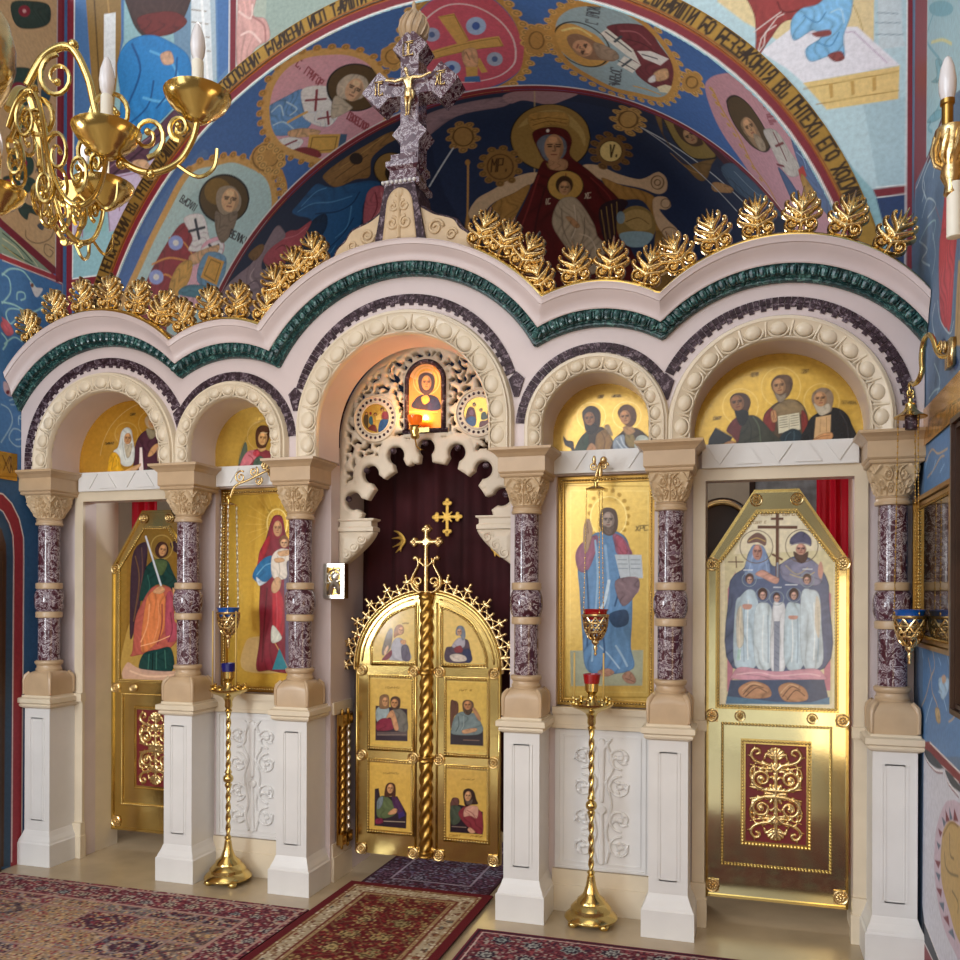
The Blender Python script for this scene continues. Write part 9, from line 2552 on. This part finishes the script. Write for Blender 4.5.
def f_dark(A, B, C, d):
    vines(C, A, B, 55, '7a6a7c', d > .02, .5); speck(C, A, B, .017, ['6a5a78', '8a8494', '5a2038', '241428'], .45, d > .02, 2); flowers(C, A, B, .22, ['8a8494', '6a4458'], .26, '2a1428', d > .03); mixc(C, np.abs(d - .16) < .008, '9a8a98'); return C
carpet('patchwork_carpet', 'wide maroon patchwork carpet before the angel door and the mother icon', -2.82, -.50, -2.6, -.205, f_patch, 0)
carpet('flowered_carpet', 'burgundy flowered carpet before the icon of the man with the book', .56, 2.80, -2.2, -.185, f_flow, 0)
carpet('dark_carpet', 'dark purple carpet running in under the gold doors', -.42, .46, .33, 1.55, f_dark, 0)
carpet('red_carpet', 'red and cream carpet runner leading to the gold doors', -.475, .50, -2.4, .335, f_red, .011)

# ------------------------------------------------------------------ chandelier
CC = Vector((-.12, -2.94, 3.53))
t = thing('chandelier', 'large gilded chandelier of scrolling arms hanging high before the angel door', 'chandelier', CC)
m = MB(); m.lathe([(.01, -.42), (.04, -.40), (.075, -.36), (.085, -.32), (.06, -.27), (.035, -.24), (.05, -.20), (.11, -.14), (.15, -.06), (.15, .0), (.12, .07), (.06, .12), (.04, .2), (.05, .3), (.03, .36), (.012, .42), (.012, 2.6)], CC.x, CC.y, 28, CC.z)
m.v = [(CC.x + (a - CC.x) * .55, CC.y + (b - CC.y) * .55, z) for a, b, z in m.v]; m.build('body', MT['gold_leaf'], t, smooth=45)
def arm_geo(az, dz=0):
    g = MB()
    def P(pts): return [(r * 1.05 * cos(az), r * 1.05 * sin(az), z * 1.25 - .04 + dz) for r, z in pts]
    main = crom([(.12, -.02), (.17, .05), (.24, .07), (.29, .0), (.32, -.10), (.38, -.19), (.46, -.225), (.54, -.205), (.585, -.15), (.60, -.10)], 7)
    g.tube(P(main), [.013 - .004 * i / len(main) for i in range(len(main))], 8)
    g.tube(P(crom([(.54, -.205), (.60, -.235), (.645, -.215), (.655, -.17)], 6)), .006, 6)
    for c, r, a, k in (((.205, .0), .055, PI / 2, 1.5), ((.36, -.09), .06, PI, -1.45), ((.46, -.14), .05, -PI / 2, 1.5), ((.30, -.17), .05, 0, -1.4), ((.15, -.10), .05, PI / 2, -1.4), ((.55, -.12), .032, -PI / 2, -1.4)):
        sp = spiral(c[0], c[1], r, r * .22, a, k); g.tube(P(sp), [.0085 - .004 * i / len(sp) for i in range(len(sp))], 6); g.ball(P([sp[-1]])[0], .011, 8, 6)
    for r, z in ((.385, -.205), (.25, .075), (.47, -.23)): g.ball(P([(r, z)])[0], .016, 8, 6)
    return g
ARMS = [(ARM0 + k * PI / 2, 1.0, -.055) for k in range(4)] + [(.20 + k * PI / 3, .60, -.19) for k in range(6)]
for az, sc_, dz in ARMS:
    g = arm_geo(0); g.v = [(CC.x + x * sc_ * cos(az) - y * sin(az), CC.y + x * sc_ * sin(az) + y * cos(az), z * (.8 + .2 * sc_) + dz + CC.z) for x, y, z in g.v]
    am = g.build('arm', MT['gold'], t, smooth=50)
    c = CC + Vector((.63 * sc_ * cos(az), .63 * sc_ * sin(az), -.165 * (.8 + .2 * sc_) + dz))
    MB().lathe([(.010, -.012), (.022, -.008), (.040, .004), (.046, .014), (.062, .022), (.070, .034), (.080, .040), (.094, .062), (.097, .072), (.092, .070), (.05, .05), (.02, .05)], c.x, c.y, 28, c.z).build('drip_cup', MT['gold'], am, smooth=40)
    MB().lathe([(.017, .045), (.017, .17), (.012, .175)], c.x, c.y, 14, c.z).build('candle_tube', MT['wax'], am, smooth=40)
    MB().lathe([(.012, .172), (.019, .19), (.022, .215), (.019, .245), (.010, .275), (.003, .285)], c.x, c.y, 14, c.z).build('candle_bulb', MT['bulb_glass'], am, smooth=50)

# ------------------------------------------------------------------ wall sconce near the camera
q = Vector((2.69, -1.665, 3.45))
t = thing('wall_sconce', 'gilded candle sconce with white bulbs jutting from the blue wall', 'sconce', q)
m = MB(); m.lathe([(.014, -.21), (.024, -.20), (.02, -.17), (.034, -.14), (.03, -.11), (.046, -.07), (.04, -.03), (.055, 0), (.05, .02), (.02, .03)], q.x, q.y, 24, q.z + .03)
for k in range(10):
    a = k * .628; m.tube([(q.x + r * cos(a + u), q.y + r * sin(a + u), q.z + z) for r, z, u in ((.02, -.08, 0), (.05, -.06, .2), (.06, -.02, .4), (.05, .03, .6))], .007, 5)
m.tube(crom([(q.x, q.y, q.z - .12), (q.x + .08, q.y, q.z - .18), (q.x + .15, q.y, q.z - .14), (q.x + .205, q.y, q.z - .10)]), .012, 8); m.box(2.87, 2.898, q.y - .05, q.y + .05, q.z - .2, q.z + .02)
m.build('sconce_bowl', MT['gold_leaf'], t, smooth=45)
m = MB(); m.lathe([(.018, .03), (.018, .13), (.023, .135), (.023, .15)], q.x - .012, q.y, 16, q.z); m.build('candle_holder', MT['gold_dark'], t, smooth=40)
MB().lathe([(.02, .15), (.027, .18), (.028, .215), (.022, .26), (.012, .29), (.003, .30)], q.x - .012, q.y, 18, q.z).build('candle_bulb', MT['bulb_glass'], t, smooth=50)
MB().lathe([(.02, -.32), (.024, -.318), (.024, -.135)], q.x + .01, q.y, 18, q.z).build('wax_candle', MT['wax'], t, smooth=40)

# ------------------------------------------------------------------ glazed icon cases on the blue wall
for y0, y1, z0, z1, x, lb, fr in ((-.84, .07, 1.66, 2.415, XW, 'glazed icon case in a thin gilt frame on the blue wall, behind the hanging lamp', 'gold_dark'), (-1.45, -1.02, 1.44, 2.63, XW, 'dark wood framed icon case on the blue wall at the edge of view', 'dark_wood')):
    t = thing('icon_case', lb, 'icon case', (x, (y0 + y1) / 2, z0), 'icon cases on the blue wall')
    m = MB(); dpt = .05 if fr == 'gold_dark' else .085
    for a, q_, d in ((0, .022, dpt), (.026, .018, dpt - .014)):
        m.frame([(y0 + a, z0 + a), (y1 - a, z0 + a), (y1 - a, z1 - a), (y0 + a, z1 - a)], [(y0 + a + q_, z0 + a + q_), (y1 - a - q_, z0 + a + q_), (y1 - a - q_, z1 - a - q_), (y0 + a + q_, z1 - a - q_)], 0, d)
    m.v = [(x - .002 - b, a, c) for a, b, c in m.v]; m.f = [f[::-1] for f in m.f]
    m.build('frame', MT[fr], t)
    m = MB(); m.beads([(y0 + .05, z0 + .05), (y1 - .05, z0 + .05), (y1 - .05, z1 - .05), (y0 + .05, z1 - .05), (y0 + .05, z0 + .05)], .018, .007, 0); m.v = [(x - .03 - b, a, c) for a, b, c in m.v]; m.build('bead_border', MT['gold'], t, smooth=True)
    MB().box(x - .026, x - .004, y0 + .04, y1 - .04, z0 + .04, z1 - .04).build('glazed_picture', MT['case_glass'], t)
